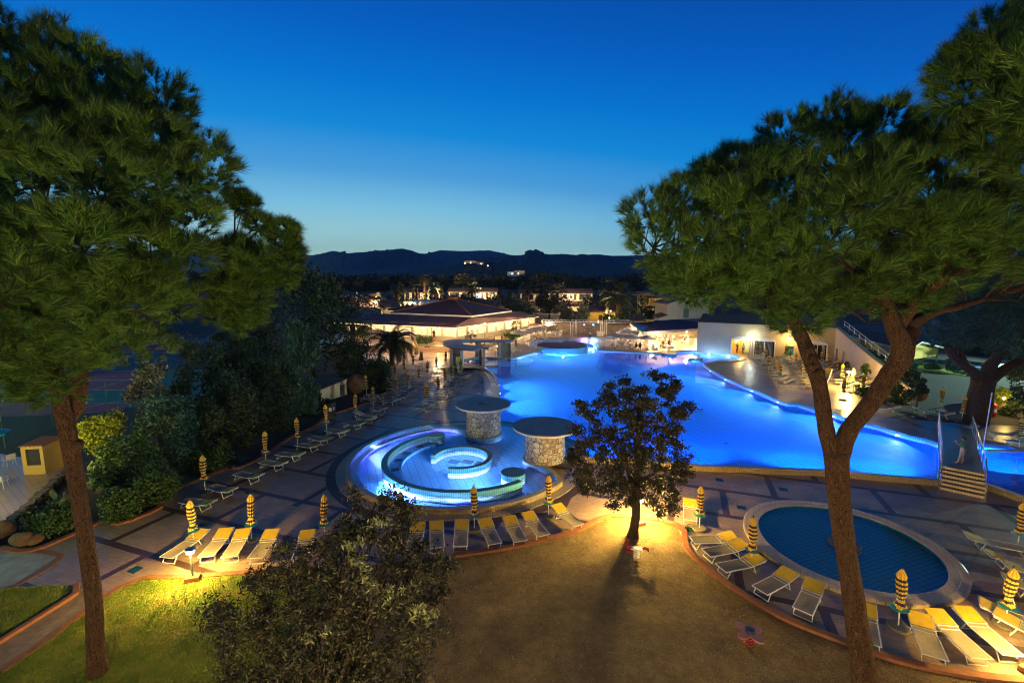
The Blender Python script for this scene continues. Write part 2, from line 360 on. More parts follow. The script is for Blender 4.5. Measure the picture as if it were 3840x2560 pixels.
# ---------------------------------------------------------------- pool outline (seen from above, in metres)
SC=(-3.28,29.91); SR=7.48
C1=(-2.2,34.55); C2=(2.15,29.3); CR=1.31         # the two stone columns
def cr2(pts,z): return GP(ring_px(pts,1280,1550,2.352),z)
def ang(p,c): return math.degrees(math.atan2(p[1]-c[1],p[0]-c[0]))
JC=(29.6,70.6)
def build_outline():
    o=[]
    SI=7.2
    # spa, from its far left round the front to the right
    a1=ang(cr2([(1905,575)],.42)[0],SC)
    o+=[(SC[0]+SI*math.cos(R(a)),SC[1]+SI*math.sin(R(a))) for a in np.linspace(180,360+a1,46)]
    o+=smooth_poly(cr2([(1893,560),(1850,505),(1780,455),(1710,418),(1655,400),(1622,385)],.42),4,False)
    aa=ang(o[-1],C2)
    o+=[(C2[0]+1.45*math.cos(R(a)),C2[1]+1.45*math.sin(R(a))) for a in np.linspace(aa-8 if aa>0 else aa+352,20,14)]
    # near wall of the large pool, then round the right end
    o+=GP([(2330,1716),(2622,1740),(3094,1759),(3535,1796),(3705,1812),(3839,1856),(4300,2010)],RIM)
    o+=[G(4500,1760,RIM)]+GP([(4200,1716),(3839,1676),(3684,1664),(3512,1657),(3483,1647),(3387,1625),(3288,1594),(3212,1577),(3125,1550),(3064,1535),(2992,1511),(2956,1510),(2927,1502),(2829,1461),(2730,1420),(2669,1387),(2636,1363)],RIM)
    # round bay at the bar
    o+=[(JC[0]+4.9*math.cos(R(a)),JC[1]+4.9*math.sin(R(a))) for a in np.linspace(-95,112,16)]
    o+=GP([(2496,1324),(2237,1311)],RIM)
    o+=GP([(2219,1291),(2189,1284),(2120,1270),(2040,1272),(2000,1279),(1983,1288),(1986,1295),(2020,1306),(2052,1312),(1980,1328),(1925,1341),(1885,1345)],RIM)
    # round basin under the pergola
    o+=[(PB[0]+3.3*math.cos(R(a)),PB[1]+3.3*math.sin(R(a))) for a in np.linspace(40,285,20)]
    o+=GP([(1812,1374),(1828,1384),(1848,1395),(1863,1415),(1872,1440),(1875,1480),(1878,1560)],RIM)
    # waved wall round the nearer left column back to the spa
    o+=[(C1[0]+1.45*math.cos(R(a)),C1[1]+1.45*math.sin(R(a))) for a in np.linspace(70,-95,18)]
    o+=smooth_poly(cr2([(1185,193),(1140,185),(1105,160),(1060,135),(1000,115),(930,106),(850,103)],.42),3,False)
    o+=[(SC[0]+SI*math.cos(R(a)),SC[1]+SI*math.sin(R(a))) for a in np.linspace(ang(cr2([(845,103)],.42)[0],SC)+3,176,16)]
    return o
PB=(-3.9,66.3)
OUT=build_outline()
def area(p): return sum(p[i][0]*p[(i+1)%len(p)][1]-p[(i+1)%len(p)][0]*p[i][1] for i in range(len(p)))/2
if area(OUT)<0: OUT=OUT[::-1]
KC=(15.15,19.75)
# the ground sheet with holes for both pools, the paved deck on it
ground_mat=plain('dark_soil',(.045,.035,.022),(.025,.02,.013),.3,.95)
g=MB(); OUT2=offset(OUT,.12); g.flat([[(-900,-40),(900,-40),(900,1500),(-900,1500)],OUT2[::-1],circ(KC,3.5)[::-1]],-.03); struct(g.build('ground',ground_mat))
# deck polygons
curbF=GP([(1500,2110),(1700,2084),(1865,2062),(2029,2029),(2166,1991),(2292,1936),(2539,1969),(2572,2051),(2632,2117),(2745,2203),(2929,2313),(3167,2408),(3284,2451),(3418,2491),(3620,2530),(3840,2555),(4300,2580)])
lawnedge=GP([(0,2518),(156,2413),(401,2230),(486,2187),(556,2164),(700,2162),(850,2150),(1050,2140),(1250,2132)])
curbH=GP([(0,2057),(117,2067),(281,2001),(379,1958),(410,1946),(453,1964),(603,1903),(603,1866),(855,1754),(887,1757),(976,1719),(1091,1639),(1180,1600),(1230,1560),(1330,1527),(1420,1490),(1465,1455),(1430,1400),(1330,1350),(1250,1310)])
deck=[p for p in curbH]+[G(1250,1290),(-9.3,78.2),G(1700,1345),(-8.5,60.5)]
deck+= [G(1830,1400,0),G(1850,1440,0)]+[(OUT2[i]) for i in ()]
left_poly=curbH[::-1]+[G(-400,2080),G(-600,2300)]+[G(-300,2700)]+lawnedge+curbF[1:]+[G(4800,2400),G(4700,1900)]
# right end, then back along the pool centre line to close: holes cut the pool out
left_poly+=[(70,32.),(33,33.4),(20,37.),(9,47),(5.,60),(-2,66),(-9.3,68.3),(-9.3,77.),(-34,79)]
lp=left_poly if area(left_poly)>0 else left_poly[::-1]
d=MB()
# the pool area inside this polygon is open, so cut it along with the paddling pool
def clip_half(poly,hole): pass
import bmesh
def cut_sheet(name,poly,z,mat,holes,**k):
    "sheet of the polygon minus the holes (exact boolean of thin slabs)"
    a=MB(); a.prism(poly,z-.05,z,0,True,True); A=a.build(name,mat)
    for h in holes:
        b=MB(); hh=h if area(h)>0 else h[::-1]; b.prism(hh,z-1,z+1,0,True,True); B=b.build('cutter',mat)
        for ob in(A,B):
            bm=bmesh.new(); bm.from_mesh(ob.data); bmesh.ops.remove_doubles(bm,verts=bm.verts,dist=1e-5); bmesh.ops.recalc_face_normals(bm,faces=bm.faces); bm.to_mesh(ob.data); bm.free()
        m=A.modifiers.new('b','BOOLEAN'); m.operation='DIFFERENCE'; m.object=B; m.solver='EXACT'
        dg=bpy.context.evaluated_depsgraph_get(); dg.update(); me=bpy.data.meshes.new_from_object(A.evaluated_get(dg)); A.modifiers.clear(); A.data=me; bpy.data.objects.remove(B)
    for a_,b_ in k.items(): A[a_]=b_
    return A
struct(cut_sheet('paved_deck',lp,0.,M['deck'],[OUT2,circ(KC,3.6)]))
# upper deck: bar side and right side, level with the pool rim
up=[(5,52),(20,40),(27,34.5)]+[G(3500,1660,RIM),(33,31.),(75,30.),(75,60),(70,110),(-4,110),(-4,96),(-9.3,79.5),(-9.3,60.9),(-5,60.9)]
up=up if area(up)>0 else up[::-1]
struct(cut_sheet('upper_deck',up,RIM,M['deck2'],[OUT2]))
s=MB(); s.box((-9.27,70.3,RIM/2-.03),(.1,18.6,RIM-.02)); s.box((54,30.97,RIM/2-.03),(42,.1,RIM-.02)); struct(s.build('deck_step',M['brick']))
# pool shell
b=MB(); b.flat([OUT],-.95); struct(b.build('pool_floor',M['poolfloor']))
spa_in=[p for p in OUT if math.dist(p,SC)<8.3]
b=MB(); b.flat([circ(SC,8.2,48)],-.62); sf=b.build('spa_floor',M['spafloor']); sf.location=(0,0,0); struct(sf)
b=MB(); b.wall(OUT,-.96,RIM+.001); struct(b.build('pool_wall',M['stripe']))
# rim: flat cap, 0.28 wide; on the low side a cream tiled face down to the deck
rimw=.30; OUTR=offset(OUT,rimw)
b=MB(); b.strip(OUTR,OUT,RIM+.012,RIM+.012); b.wall(OUT,RIM-.04,RIM+.012); b.wall(OUTR[::-1],RIM-.03,RIM+.012); struct(b.build('pool_rim',M['rimtop']))
def low(p): return (p[1]<50 and p[0]<24) or p[1]<36 or (p[0]<0 and p[1]<62)
idx=[i for i,p in enumerate(OUTR) if low(p)]
seg=[];cur=[]
for i in range(len(OUTR)*2):
    p=OUTR[i%len(OUTR)]
    if low(p): cur.append(p)
    else:
        if len(cur)>2: seg.append(cur)
        cur=[]
    if i>=len(OUTR) and not cur: break
if len(cur)>2 and not seg: seg.append(cur)
b=MB()
for s_ in seg[:2]: b.wall(s_[::-1],-.02,RIM-.031,closed=False)
struct(b.build('pool_outer_wall',M['yellow_tile']))
# stepped border round the spa and the left edge: dark band and two low steps
b=MB(); b.strip(circ(SC,8.62,80),circ(SC,8.0,80),.004,.004); struct(b.build('dark_paving_band',plain('brown_border_tiles',(.065,.036,.03),(.05,.028,.024),3,.5)))
b=MB()
for r,z in((8.05,.05),): b.strip(circ(SC,r,80),circ(SC,7.3,80),z,z); b.wall(circ(SC,r,80),-.02,z)
struct(b.build('spa_step',M['rimtop']))
eL=smooth_poly(GP([(1812,1374),(1848,1395),(1863,1415),(1872,1440),(1875,1480),(1878,1560)],RIM),4,False)
b=MB()
for k,(wd,z) in enumerate(((1.0,.22),(1.7,.11))):
    A=offset(eL,-wd,False) if offset(eL,1,False)[5][0]>eL[5][0] else offset(eL,wd,False)
    b.strip(A,eL,z,z,False); b.wall(A,-.02,z,False)
struct(b.build('pool_side_steps',M['rimtop']))
# water
b=MB(); b.flat([OUT],WAT); wtr=b.build('pool_water',M['water']); struct(wtr)
# raised platforms carrying the columns
def thing_mesh(ob,label,cat,group=None): return tag(ob,label,cat,group)
def mushroom(c,ztop,lab,sk=False):
    t=thing('stone_mushroom_shelter',lab,'shelter',(c[0],c[1],RIM),0,'round stone shelters by the whirlpool')
    b=MB(); b.lathe([(CR,0),(CR,ztop-.22-RIM)],40); b.build('column',M['stone'],t)
    b=MB(); z=ztop-RIM; b.lathe([(1.2,z-.26),(2.06,z-.16),(2.1,z-.12)],48); b.lathe([(2.1,z-.12),(2.1,z-.03)],48)
    b.build('rim',M['white'],t,smooth=False)
    b=MB(); b.lathe([(2.1,z-.03),(2.095,z),(.02,z+.004)],48); top=b.build('top',M['slab'],t)
    if sk:
        b=MB(); b.box((0,0,z+.03),(.62,.36,.07)); b.build('hatch',M['dark'],t)
    return t
mushroom(C1,2.6,'round stone shelter with dark square hatch in its flat top, behind the other',True)
mushroom(C2,2.55,'round stone shelter with plain flat grey top, nearer one beside the bushy tree')
b=MB()
for c in(C1,C2): b.strip(circ(c,1.46,40),circ(c,1.2,40),RIM+.02,RIM+.02)
struct(b.build('column_plinth',M['rimtop']))
# platform behind the right column, towards the tree
pl=GP([(1905+0,0)],0) if 0 else None
# curved seat walls inside the whirlpool pool
def curb_wall(name,label,path,th,z0,z1,mat,bulbs=(),group=None):
    A=offset(path,th/2,False); B=offset(path,-th/2,False); poly=A+B[::-1]
    t=thing(name,label,'pool wall',(0,0,0),0,group)
    b=MB(); poly=poly if area(poly)>0 else poly[::-1]; b.wall(poly,z0,z1)
    for c,r in bulbs: b.wall(circ(c,r,24),z0,z1)
    b.build('side',M['stripe'],t)
    b=MB(); b.flat([poly],z1)
    for i,(c,r) in enumerate(bulbs): b.flat([circ(c,r,24)],z1+.003)
    b.build('cap',M['teal_top'],t); return t
RC=(-3.06,29.39); ZT=.48
bl1=GP([(1637,1628)],ZT)[0]; bl2=GP([(1924,1769)],ZT)[0]
a1=ang(GP([(1603,1628)],ZT)[0],RC); a2=ang(GP([(1940,1795)],ZT)[0],RC)
pc=[(RC[0]+5.2*math.cos(R(a)),RC[1]+5.2*math.sin(R(a))) for a in np.linspace(a1,360+a2,60)]
curb_wall('whirlpool_wall','large curved teal and white tiled wall with round ends in the whirlpool',pc,.38,-.62,ZT,M['stripe'],((bl1,.62),(bl2,.74)))
RI=(-3.35,29.25); e1=ang(GP([(1628,1706)],ZT)[0],RI); e2_=ang(GP([(1690,1745)],ZT)[0],RI)
if e2_>0: e2_-=360
pi_=[(RI[0]+1.9*math.cos(R(a)),RI[1]+1.9*math.sin(R(a))) for a in np.linspace(e1,e2_,44)]
curb_wall('whirlpool_wall','small inner ring wall of striped tiles, open at its front left',pi_,.32,-.62,ZT,M['stripe'])
# submerged seat ledge along the large wall with dark mats
A=[(RC[0]+5.0*math.cos(R(a)),RC[1]+5.0*math.sin(R(a))) for a in np.linspace(a1,250,40)]
B=[(RC[0]+4.15*math.cos(R(a)),RC[1]+4.15*math.sin(R(a))) for a in np.linspace(a1,250,40)]
b=MB(); b.strip(A,B,-.12,-.12,False); b.wall(B[::-1],-.62,-.12,False); struct(b.build('pool_bench',M['spafloor']))
b=MB()
for a in(122,142,160,176,196): b.box((RC[0]+4.55*math.cos(R(a)),RC[1]+4.55*math.sin(R(a)),-.112),(.5,.5,.012),R(a))
struct(b.build('bench_grille',M['dark']))
b=MB()
for x,y in((-3.9,29.9),(-3.0,29.9),(-4.2,28.3),(-2.1,29.6)): b.box((x,y,-.61),(.8,.62,.01),R(-20))
struct(b.build('floor_grille',plain('blue_grille',(.06,.12,.3),(.05,.1,.25),8)))
# shelf along the outer wall
A=[(SC[0]+7.19*math.cos(R(a)),SC[1]+7.19*math.sin(R(a))) for a in np.linspace(100,330,50)]
B=[(SC[0]+6.75*math.cos(R(a)),SC[1]+6.75*math.sin(R(a))) for a in np.linspace(100,330,50)]
b=MB(); b.strip(A,B,-.15,-.15,False); b.wall(B[::-1],-.62,-.15,False); struct(b.build('pool_ledge',M['stripe']))
# drain plates on the pool floor
b=MB()
for x,y in((2208,1345),(2188,1385),(2330,1365),(2380,1342),(1966,1454),(1972,1495),(2611,1403),(2676,1437),(2755,1477),(2852,1526),(2976,1588),(3110,1650),(2540,1700),(2722,1665)):
    c=G(x,y,-.3); b.lathe([(.16,-.94),(.16,-.925)],12,(c[0],c[1],0))
struct(b.build('floor_drain',M['dark']))
# ---------------------------------------------------------------- paddling pool
b=MB()
prof=[(4.14,-.02),(4.14,.125),(4.09,.15),(3.85,.155),(3.83,.14),(3.5,.135),(3.47,.12)]
b.lathe(prof,72,(KC[0],KC[1],0)); b.f.pop();b.f.pop();b.m.pop();b.m.pop(); struct(b.build('paddling_pool_rim',M['kidrim']))
b=MB(); b.wall(circ(KC,3.47,72),-.35,.121); struct(b.build('paddling_pool_wall',tilewall('teal_wall_tiles',False,(.04,.26,.30),(.01,.05,.06),.24,.24)))
b=MB(); b.flat([circ(KC,3.47,72)],-.30); struct(b.build('paddling_pool_floor',M['kidfloor']))
b=MB(); b.flat([circ(KC,3.47,72)],.085); struct(b.build('paddling_pool_water',M['kidwater']))
t=thing('fountain_hub','round tiled hub with black rim in the middle of the paddling pool','fountain',(KC[0]-.05,KC[1]-.05,-.3))
b=MB(); b.lathe([(.66,0),(.66,.36),(.62,.38),(.1,.385)],36); b.build('base',M['kidfloor'],t); b=MB(); b.lathe([(.67,.34),(.68,.37),(.64,.40),(.61,.39)],36); b.build('rim',M['dark'],t)
b=MB(); b.path([(0,0,.38),(0,0,.55)],.04,8); b.build('nozzle',M['steel'],t)
b=MB()
for k in range(70):
    for a0 in(195,15):
        a=a0+k*1.0; b.box((KC[0]+3.66*math.cos(R(a)),KC[1]+3.66*math.sin(R(a)),.141),(.24,.022,.008),R(a))
struct(b.build('overflow_grille',plain('grille_slots',(.62,.55,.42),(.5,.44,.34),5)))
# ---------------------------------------------------------------- kerbs, path, lawn, gravel
def kerb(pts,wd,hh,z=0.):
    pts=smooth_poly(pts,3,False); A=offset(pts,wd/2,False);B=offset(pts,-wd/2,False); b=MB(); p=A+B[::-1]; p=p if area(p)>0 else p[::-1]; b.prism(p,-.02,hh); return b
for nm_,pts in(('gravel_kerb',curbF[1:]),('bed_kerb',curbH[:-2]),('lawn_kerb',lawnedge)):
    k=kerb(pts,.26,.10 if nm_!='lawn_kerb' else .03); 
    struct(k.build(nm_,M['brickw']) if 'brickw' in M else k.build(nm_,M['brick']))
t_=NT('gravel'); co_=t_.coord(); n1=t_.noise(co_,38,4,.8); n2=t_.noise(co_,.6,4)
c_=t_.mix(1,t_.ramp(n1,[(.30,(.05,.032,.010)),(.5,(.18,.125,.045)),(.62,(.29,.21,.085)),(.78,(.58,.47,.26))]),t_.ramp(t_.math('ADD',t_.math('MULTIPLY',n2,.6),t_.math('MULTIPLY',t_.noise(co_,2.6,5,.7),.4)),[(.36,(.50,.44,.38)),(.5,(.85,.82,.78)),(.64,(1.25,1.2,1.12))]),'MULTIPLY')
t_.bump(t_.math('ADD',n1,t_.math('MULTIPLY',t_.noise(co_,7,3),2.)),.9,.05); GR=t_.out(c_,.9)
lz=lambda p,z:p
gp=curbF[1:]+[G(4400,2700),(30,-30),(-5,-30)]+[(-5.0,8.),G(1080,2560),G(1180,2300),G(1250,2132)]
gp=gp if area(gp)>0 else gp[::-1]
b=MB(); b.flat([gp],-.012); struct(b.build('gravel',GR))
t_=NT('lawn_ground'); co_=t_.coord(); n1=t_.noise(co_,14,5,.8); n2=t_.noise(co_,.8,4)
c_=t_.mix(t_.ramp(n2,[(.42,0.),(.6,1.)]),t_.ramp(n1,[(.3,(.10,.19,.012)),(.7,(.24,.36,.025))]),t_.ramp(n1,[(.3,(.22,.19,.035)),(.7,(.42,.35,.08))]))
t_.bump(n1,.8,.05); LW=t_.out(c_,.9)
lawn=lawnedge+[G(1180,2300),G(1080,2560),(-5.,8.),(-5.,-30),(-40,-30),G(-600,2900)]
lawn=lawn if area(lawn)>0 else lawn[::-1]
b=MB(); b.flat([lawn],-.008); struct(b.build('lawn',LW))
lawn2=GP([(0,2205),(200,2195),(272,2195),(266,2222),(0,2395),(-500,2700),(-800,2300)]); lawn2=lawn2 if area(lawn2)>0 else lawn2[::-1]
b=MB(); b.flat([lawn2],.012); struct(b.build('side_lawn',LW))
pth=GP([(290,2195),(400,2232),(156,2415),(0,2520),(-400,2800),(-600,2720),(0,2405),(278,2225)]); pth=pth if area(pth)>0 else pth[::-1]
b=MB(); b.flat([pth],.006); struct(b.build('path',plain('path_mortar',(.26,.21,.15),(.15,.12,.085),3,.9,bump=.5,bs=12)))
k=kerb(GP([(-400,2660),(0,2410),(265,2243),(284,2222),(288,2195)]),.17,.12); struct(k.build('path_kerb',M['brick']))
sl=GP([(-400,2048),(0,2062),(218,2085),(48,2195),(0,2200),(-500,2240)]); sl=sl if area(sl)>0 else sl[::-1]
b=MB(); b.flat([sl],.010); struct(b.build('worn_slab',plain('worn_slab_paint',(.20,.19,.17),(.42,.41,.38),1.1,.7)))
k=kerb(GP([(0,2059),(228,2084),(50,2200)]),.22,.02); struct(k.build('slab_border',M['brick']))
# grass blades as one growing mass
def in_poly(x,y,poly):
    c=np.zeros(x.shape,bool); n=len(poly)
    for i in range(n):
        x1,y1=poly[i]; x2,y2=poly[(i+1)%n]
        k=((y1>y)!=(y2>y)); xi=(x2-x1)*(y-y1)/((y2-y1) if abs(y2-y1)>1e-9 else 1e-9)+x1; c^=k&(x<xi)
    return c
def blades(poly,n,h=.055):
    xs=[p[0] for p in poly]; ys=[p[1] for p in poly]; x=rng.uniform(max(min(xs),-20),min(max(xs),0),n); y=rng.uniform(max(min(ys),10.5),max(ys),n); k=in_poly(x,y,poly); x,y=x[k],y[k]; n=len(x)
    a=rng.uniform(0,6.28,n); hh=h*rng.uniform(.5,1.4,n); w_=.008; V=np.zeros((n,3,3)); V[:,0]=np.stack([x-w_*np.cos(a),y-w_*np.sin(a),np.zeros(n)],1); V[:,1]=np.stack([x+w_*np.cos(a),y+w_*np.sin(a),np.zeros(n)],1)
    V[:,2]=np.stack([x+rng.normal(0,.025,n),y+rng.normal(0,.025,n),hh],1); return V
V=np.concatenate([blades(lawn,150000),blades(lawn2,30000)]); o=soup('grass',V,3,M['grassblade']); o['kind']='stuff'
# small loose stones in the gravel
n=26000; gx=rng.uniform(-8,20,n); gy=rng.uniform(10.3,22,n); k=in_poly(gx,gy,gp); gx,gy=gx[k],gy[k]; n=len(gx); s_=rng.uniform(.008,.022,n)
a=rng.uniform(0,6.28,n); V=np.zeros((n,3,3))
for q in range(3): V[:,q]=np.stack([gx+s_*np.cos(a+q*2.09),gy+s_*np.sin(a+q*2.09),-.01+s_*rng.uniform(.1,1.2,n)],1)
o=soup('pebbles',V,3,leaf_mat('pebble_stone',(.10,.065,.035),(.27,.19,.11),(.6,.48,.33))); o['kind']='stuff'
# green inlays in the paving
b=MB()
for x,y,rz in((765,1965,0),(937,1844,0),(1114,1891,0),(1238,1788,0),(507,2135,0),(2586,1985,0),(2697,1799,0),(2937,1834,0),(2780,1902,0)):
    c=G(x,y); b.box((c[0],c[1],.006),(.42,.42,.006),R(-20))
struct(b.build('green_paving_inlay',plain('green_glazed_tile',(.01,.05,.025),(.015,.07,.04),5,.25)))
# ---------------------------------------------------------------- bridge with steps
bn=Vector((*G(3607,1760,.9),0)); bf=Vector((*G(3577,1604,.75),0)); dv=(bf-bn).normalized(); nv=Vector((dv.y,-dv.x,0)); rzb=math.atan2(dv.y,dv.x)-math.pi/2
bw=1.95; Lb=(bf-bn).length
t=thing('footbridge','tiled footbridge with yellow steps and steel handrails crossing the pool','bridge',(bn.x,bn.y,0),rzb)
b=MB(); b.box((0,Lb/2,.83),(bw,Lb,.14)); b.build('deck',floor_tile('bridge_tiles',(.10,.10,.11),(.085,.085,.095),(.03,.03,.035),.45,.22,0),t)
b=MB()
for k in range(6): b.box((.12*k if 0 else 0,-.17-.34*k,(.9-.15*(k+1))/2+.0),(bw,.34,.9-.15*(k+1)-.004)) if .9-.15*(k+1)>.01 else None
b.box((0,.02,.38),(bw,.04,.76)); b.build('steps',tilewall('step_tiles_plain'),t)
b=MB()
for k in range(6):
    y=-.34*k; z1=.9-.15*k
    b.uv[len(b.f)]=[(0,0),(bw,0),(bw,.14),(0,.14)]; b.add([(-bw/2,y-.012,z1-.15),(bw/2,y-.012,z1-.15),(bw/2,y-.012,z1-.005),(-bw/2,y-.012,z1-.005)],[(0,1,2,3)])
b.build('riser',M['yellow_tile'],t)
b=MB()
for k in range(6): b.box((0,-.165-.34*k+ (0),.9-.15*(k+1)+.003),(bw,.34,.012)) if k<5 else None
b.build('tread',plain('brown_tread',(.12,.07,.035),(.09,.055,.03),6,.5),t)
for s_ in(-1,1):
    pb=MB(); x=s_*(bw/2-.05)
    pb.path([(x,Lb-.1,1.85),(x,0,1.85),(x,-1.9,1.0)],.03,8)
    for k in range(9): pb.path([(x,.1+k*(Lb-.2)/8,.88),(x,.1+k*(Lb-.2)/8,1.85)],.025,6)
    pb.path([(x,-1.9,.0),(x,-1.9,1.0)],.03,6)
    pb.build('handrail',M['steel'],t)
b=MB(); b.add([(-bw/2-.01,-1.7,.02),(-bw/2-.01,-.02,.02),(-bw/2-.01,-.02,.85)],[(0,1,2),(2,1,0)]); b.box((-bw/2,.1,.35),(.06,.5,.9)); b.build('side_panel',plain('turquoise_paint',(.08,.38,.46),(.06,.30,.38),2,.5),t)
b=MB()
for k in range(7): b.box((-bw/2-.03,-.35,.12+k*.07),(.02,.62-.085*k,.04))
b.build('vent',M['white'],t)
b=MB()
for k in range(3): b.box((0,Lb+.17+.3*k,(.75-.14*(k+1))/2+RIM/2),(bw,.3,.75-.14*(k+1)-RIM))
b.build('far_steps',M['deck2'],t)
b=MB(); p=G(3684,1690,WAT); b.path([(p[0],p[1],-.5),(p[0]+.1,p[1],4.3)],.035,8); tag(b.build('flagpole',M['alu']),'tall bare aluminium pole standing beside the footbridge','pole')
# ---------------------------------------------------------------- stage drum and bar-side bits
t=thing('stage_drum','low round stage with teal tiled side and dark floor in the pool','stage',(8.4,77.3,0))
b=MB(); b.wall(circ((0,0),4.25,56),-.95,1.05); b.build('side',tilewall('teal_drum_tiles',False,(.10,.36,.42),(.03,.10,.14),.16,.16),t)
b=MB(); b.flat([circ((0,0),4.25,56)],1.05); b.box((2.2,3.6,1.0),(3.4,3.2,.104)); b.build('floor',plain('dark_carpet',(.10,.06,.05),(.07,.045,.04),2,.95),t)
b=MB(); b.box((3.6,4.0,1.06),(.9,.7,.02),.3); b.build('mat',M['white'],t)
for i,(px,py,r) in enumerate(((2509,1323,1.15),(2609,1341,1.0))):
    c=G(px,py,RIM+.1); t=thing('pool_plinth','round pool plinth with blue tiled side '+('nearest the cafe chairs' if i==0 else 'where the right pool edge starts'),'plinth',(c[0],c[1],0),0,'round plinths by the bar')
    b=MB(); b.wall(circ((0,0),r,28),-.95,RIM+.1); b.build('side',tilewall('blue_plinth_tiles%d'%i,False,(.10,.30,.5),(.03,.08,.2),.16,.16),t); b=MB(); b.flat([circ((0,0),r,28)],RIM+.1); b.build('top',M['kidrim'],t)
# raised ring of the round bay
b=MB(); A=circ(JC,5.75,40,-95,125); B=circ(JC,4.9,40,-95,125); b.strip(A,B,RIM+.14,RIM+.14,False); b.wall(A,RIM-.02,RIM+.14,False); b.wall(B[::-1],-.2,RIM+.14,False); struct(b.build('bay_rim',M['rimtop']))
# round steps into the pool at the pergola
b=MB(); sc0=G(1885,1350,0)
for r,z in((2.2,-.1),(3.0,-.3),(3.8,-.5),(4.6,-.7)): A=circ(sc0,r,30,-140,60); b.flat([A],z); b.wall(A,-.95,z)
struct(b.build('pool_entry_steps',M['spafloor']))
# ---------------------------------------------------------------- sun loungers
LG='sun loungers round the pools'
def make_lounger(shade=True,tilt=.10):
    "foot end at y=0, head end at +y; 1.95 long"
    t=thing('sun_lounger','x','sun lounger')
    b=MB(); L_=1.95; w_=.31; z=.33; hy=1.22; hz=z+tilt
    for s in(-1,1): b.path([(s*w_,0,z),(s*w_,hy,z)],.024,5); b.path([(s*w_,hy,z),(s*w_,L_,hz+.02)],.024,5)
    for y,zz in((0,z),(hy,z),(L_,hz+.02)): b.path([(-w_,y,zz),(w_,y,zz)],.018,5)
    b.build('frame',M['alu'],t)
    for y0,y1 in((.28,.10),(1.38,1.52)):
        b=MB(); b.path([(-w_+.03,y0,z),(-w_+.02,y1,.02),(w_-.02,y1,.02),(w_-.03,y0,z)],.024,5); b.build('leg',M['alu'],t)
    b=MB(); n=8
    def sheet(y0,z0,y1,z1,x,sag):
        vs=[]
        for i in range(n+1):
            for j in range(5):
                u=j/4*2-1; k=i/n; vs.append((u*x,y0+(y1-y0)*k,z0+(z1-z0)*k-sag*(1-u*u)*math.sin(math.pi*k)))
        b.add(vs,[(i*5+j,i*5+j+1,i*5+j+6,i*5+j+5) for i in range(n) for j in range(4)])
    sheet(.03,z+.012,hy-.03,z+.012,w_-.015,.05); b.build('seat',M['sling'],t,smooth=True)
    b=MB(); sheet(hy+.03,z+.012,L_-.03,hz+.03,w_-.015,.02); b.build('backrest',M['sling'],t,smooth=True)
    if shade:
        b=MB(); b.path([(-w_-.03,hy+.12,z+.05),(-w_-.03,L_+.04,hz+.10),(w_+.03,L_+.04,hz+.10),(w_+.03,hy+.12,z+.05)],.014,5); b.path([(-w_-.03,hy+.12,z+.05),(w_+.03,hy+.12,z+.05)],.014,5)
        sf=b.build('shade_frame',M['alu'],t)
        b=MB(); sheet(hy+.15,z+.075,L_+.02,hz+.125,w_+.01,.015); b.build('sunshade',M['canopy'],t,smooth=True)
    return t
L0=make_lounger(); usedL=[False]
L1=make_lounger(False,.30); usedL1=[False]
def put(proto,used,loc,rz,label,group):
    if not used[0]:
        used[0]=True; proto.location=loc; proto.rotation_euler=(0,0,rz); proto['label']=label; proto['group']=group; return proto
    return dup(proto,loc,rz,label,group)
def lounger(foot,head,label,group,z=0.,plain_=False):
    f=Vector(G(*foot,z+.33)); h=Vector(G(*head,z+.36)); d=h-f; a=math.atan2(d.y,d.x)-math.pi/2+R(rng.normal(0,1.5)); m=(f+h)/2; d.normalize(); o=m-d*.97
    return put(L1 if plain_ else L0,usedL1 if plain_ else usedL,(o.x,o.y,z),a,label,group)
A5=lambda p:(500+p[0]/1.809,1700+p[1]/1.809); A2=lambda p:(1280+p[0]/2.352,1550+p[1]/2.352); A7=lambda p:(2500+p[0]/1.6336,1600+p[1]/1.6336)
gA='loungers in a line along the hedge'
for i,(f,h) in enumerate((((696,1876),(786,1890)),((798,1824),(858,1843)),((895,1774),(966,1790)),((989,1730),(1057,1744)),((1053,1700),(1125,1706)),((1125,1666),(1188,1675)),((1165,1639),(1230,1652)),((1243,1614),(1283,1620)),((1305,1585),(1348,1592)),((1353,1563),(1389,1571)))):
    lounger(f,h,'yellow-shaded lounger, %s in the line along the hedge from the garden lamp'%ordn(i),gA)
gB='loungers on the paving by the lawn'
for i,(f,h) in enumerate((((655,2068),(732,2015)),((785,2070),(837,2007)),((868,2073),(906,2007)),((970,2076),(1020,2010)),((1130,2076),(1152,2015)))):
    lounger(f,h,['lounger with yellow sunshade lit by the garden lamp, at the very end of its row','brightly lit lounger just right of the glowing garden lamp','brightly lit lounger left of the second striped umbrella by the lawn','lounger with yellow sunshade half behind the bush, right of the second umbrella','lounger with yellow sunshade peeping out over the bush by the third umbrella'][i],gB)
gC='loungers in front of the whirlpool'
for i,(f,h) in enumerate((((1552,2043),(1565,1984)),((1639,2039),(1639,1977)),((1724,2037),(1718,1971)),((1852,2028),(1820,1965)),((1947,2018),(1909,1956)),((2033,1998),(1988,1937)),((2156,1958),(2101,1911)))):
    lounger(f,h,'yellow-shaded lounger, %s from the bush in the curved row before the whirlpool'%ordn(i),gC)
gD='loungers between the gravel and the paddling pool'
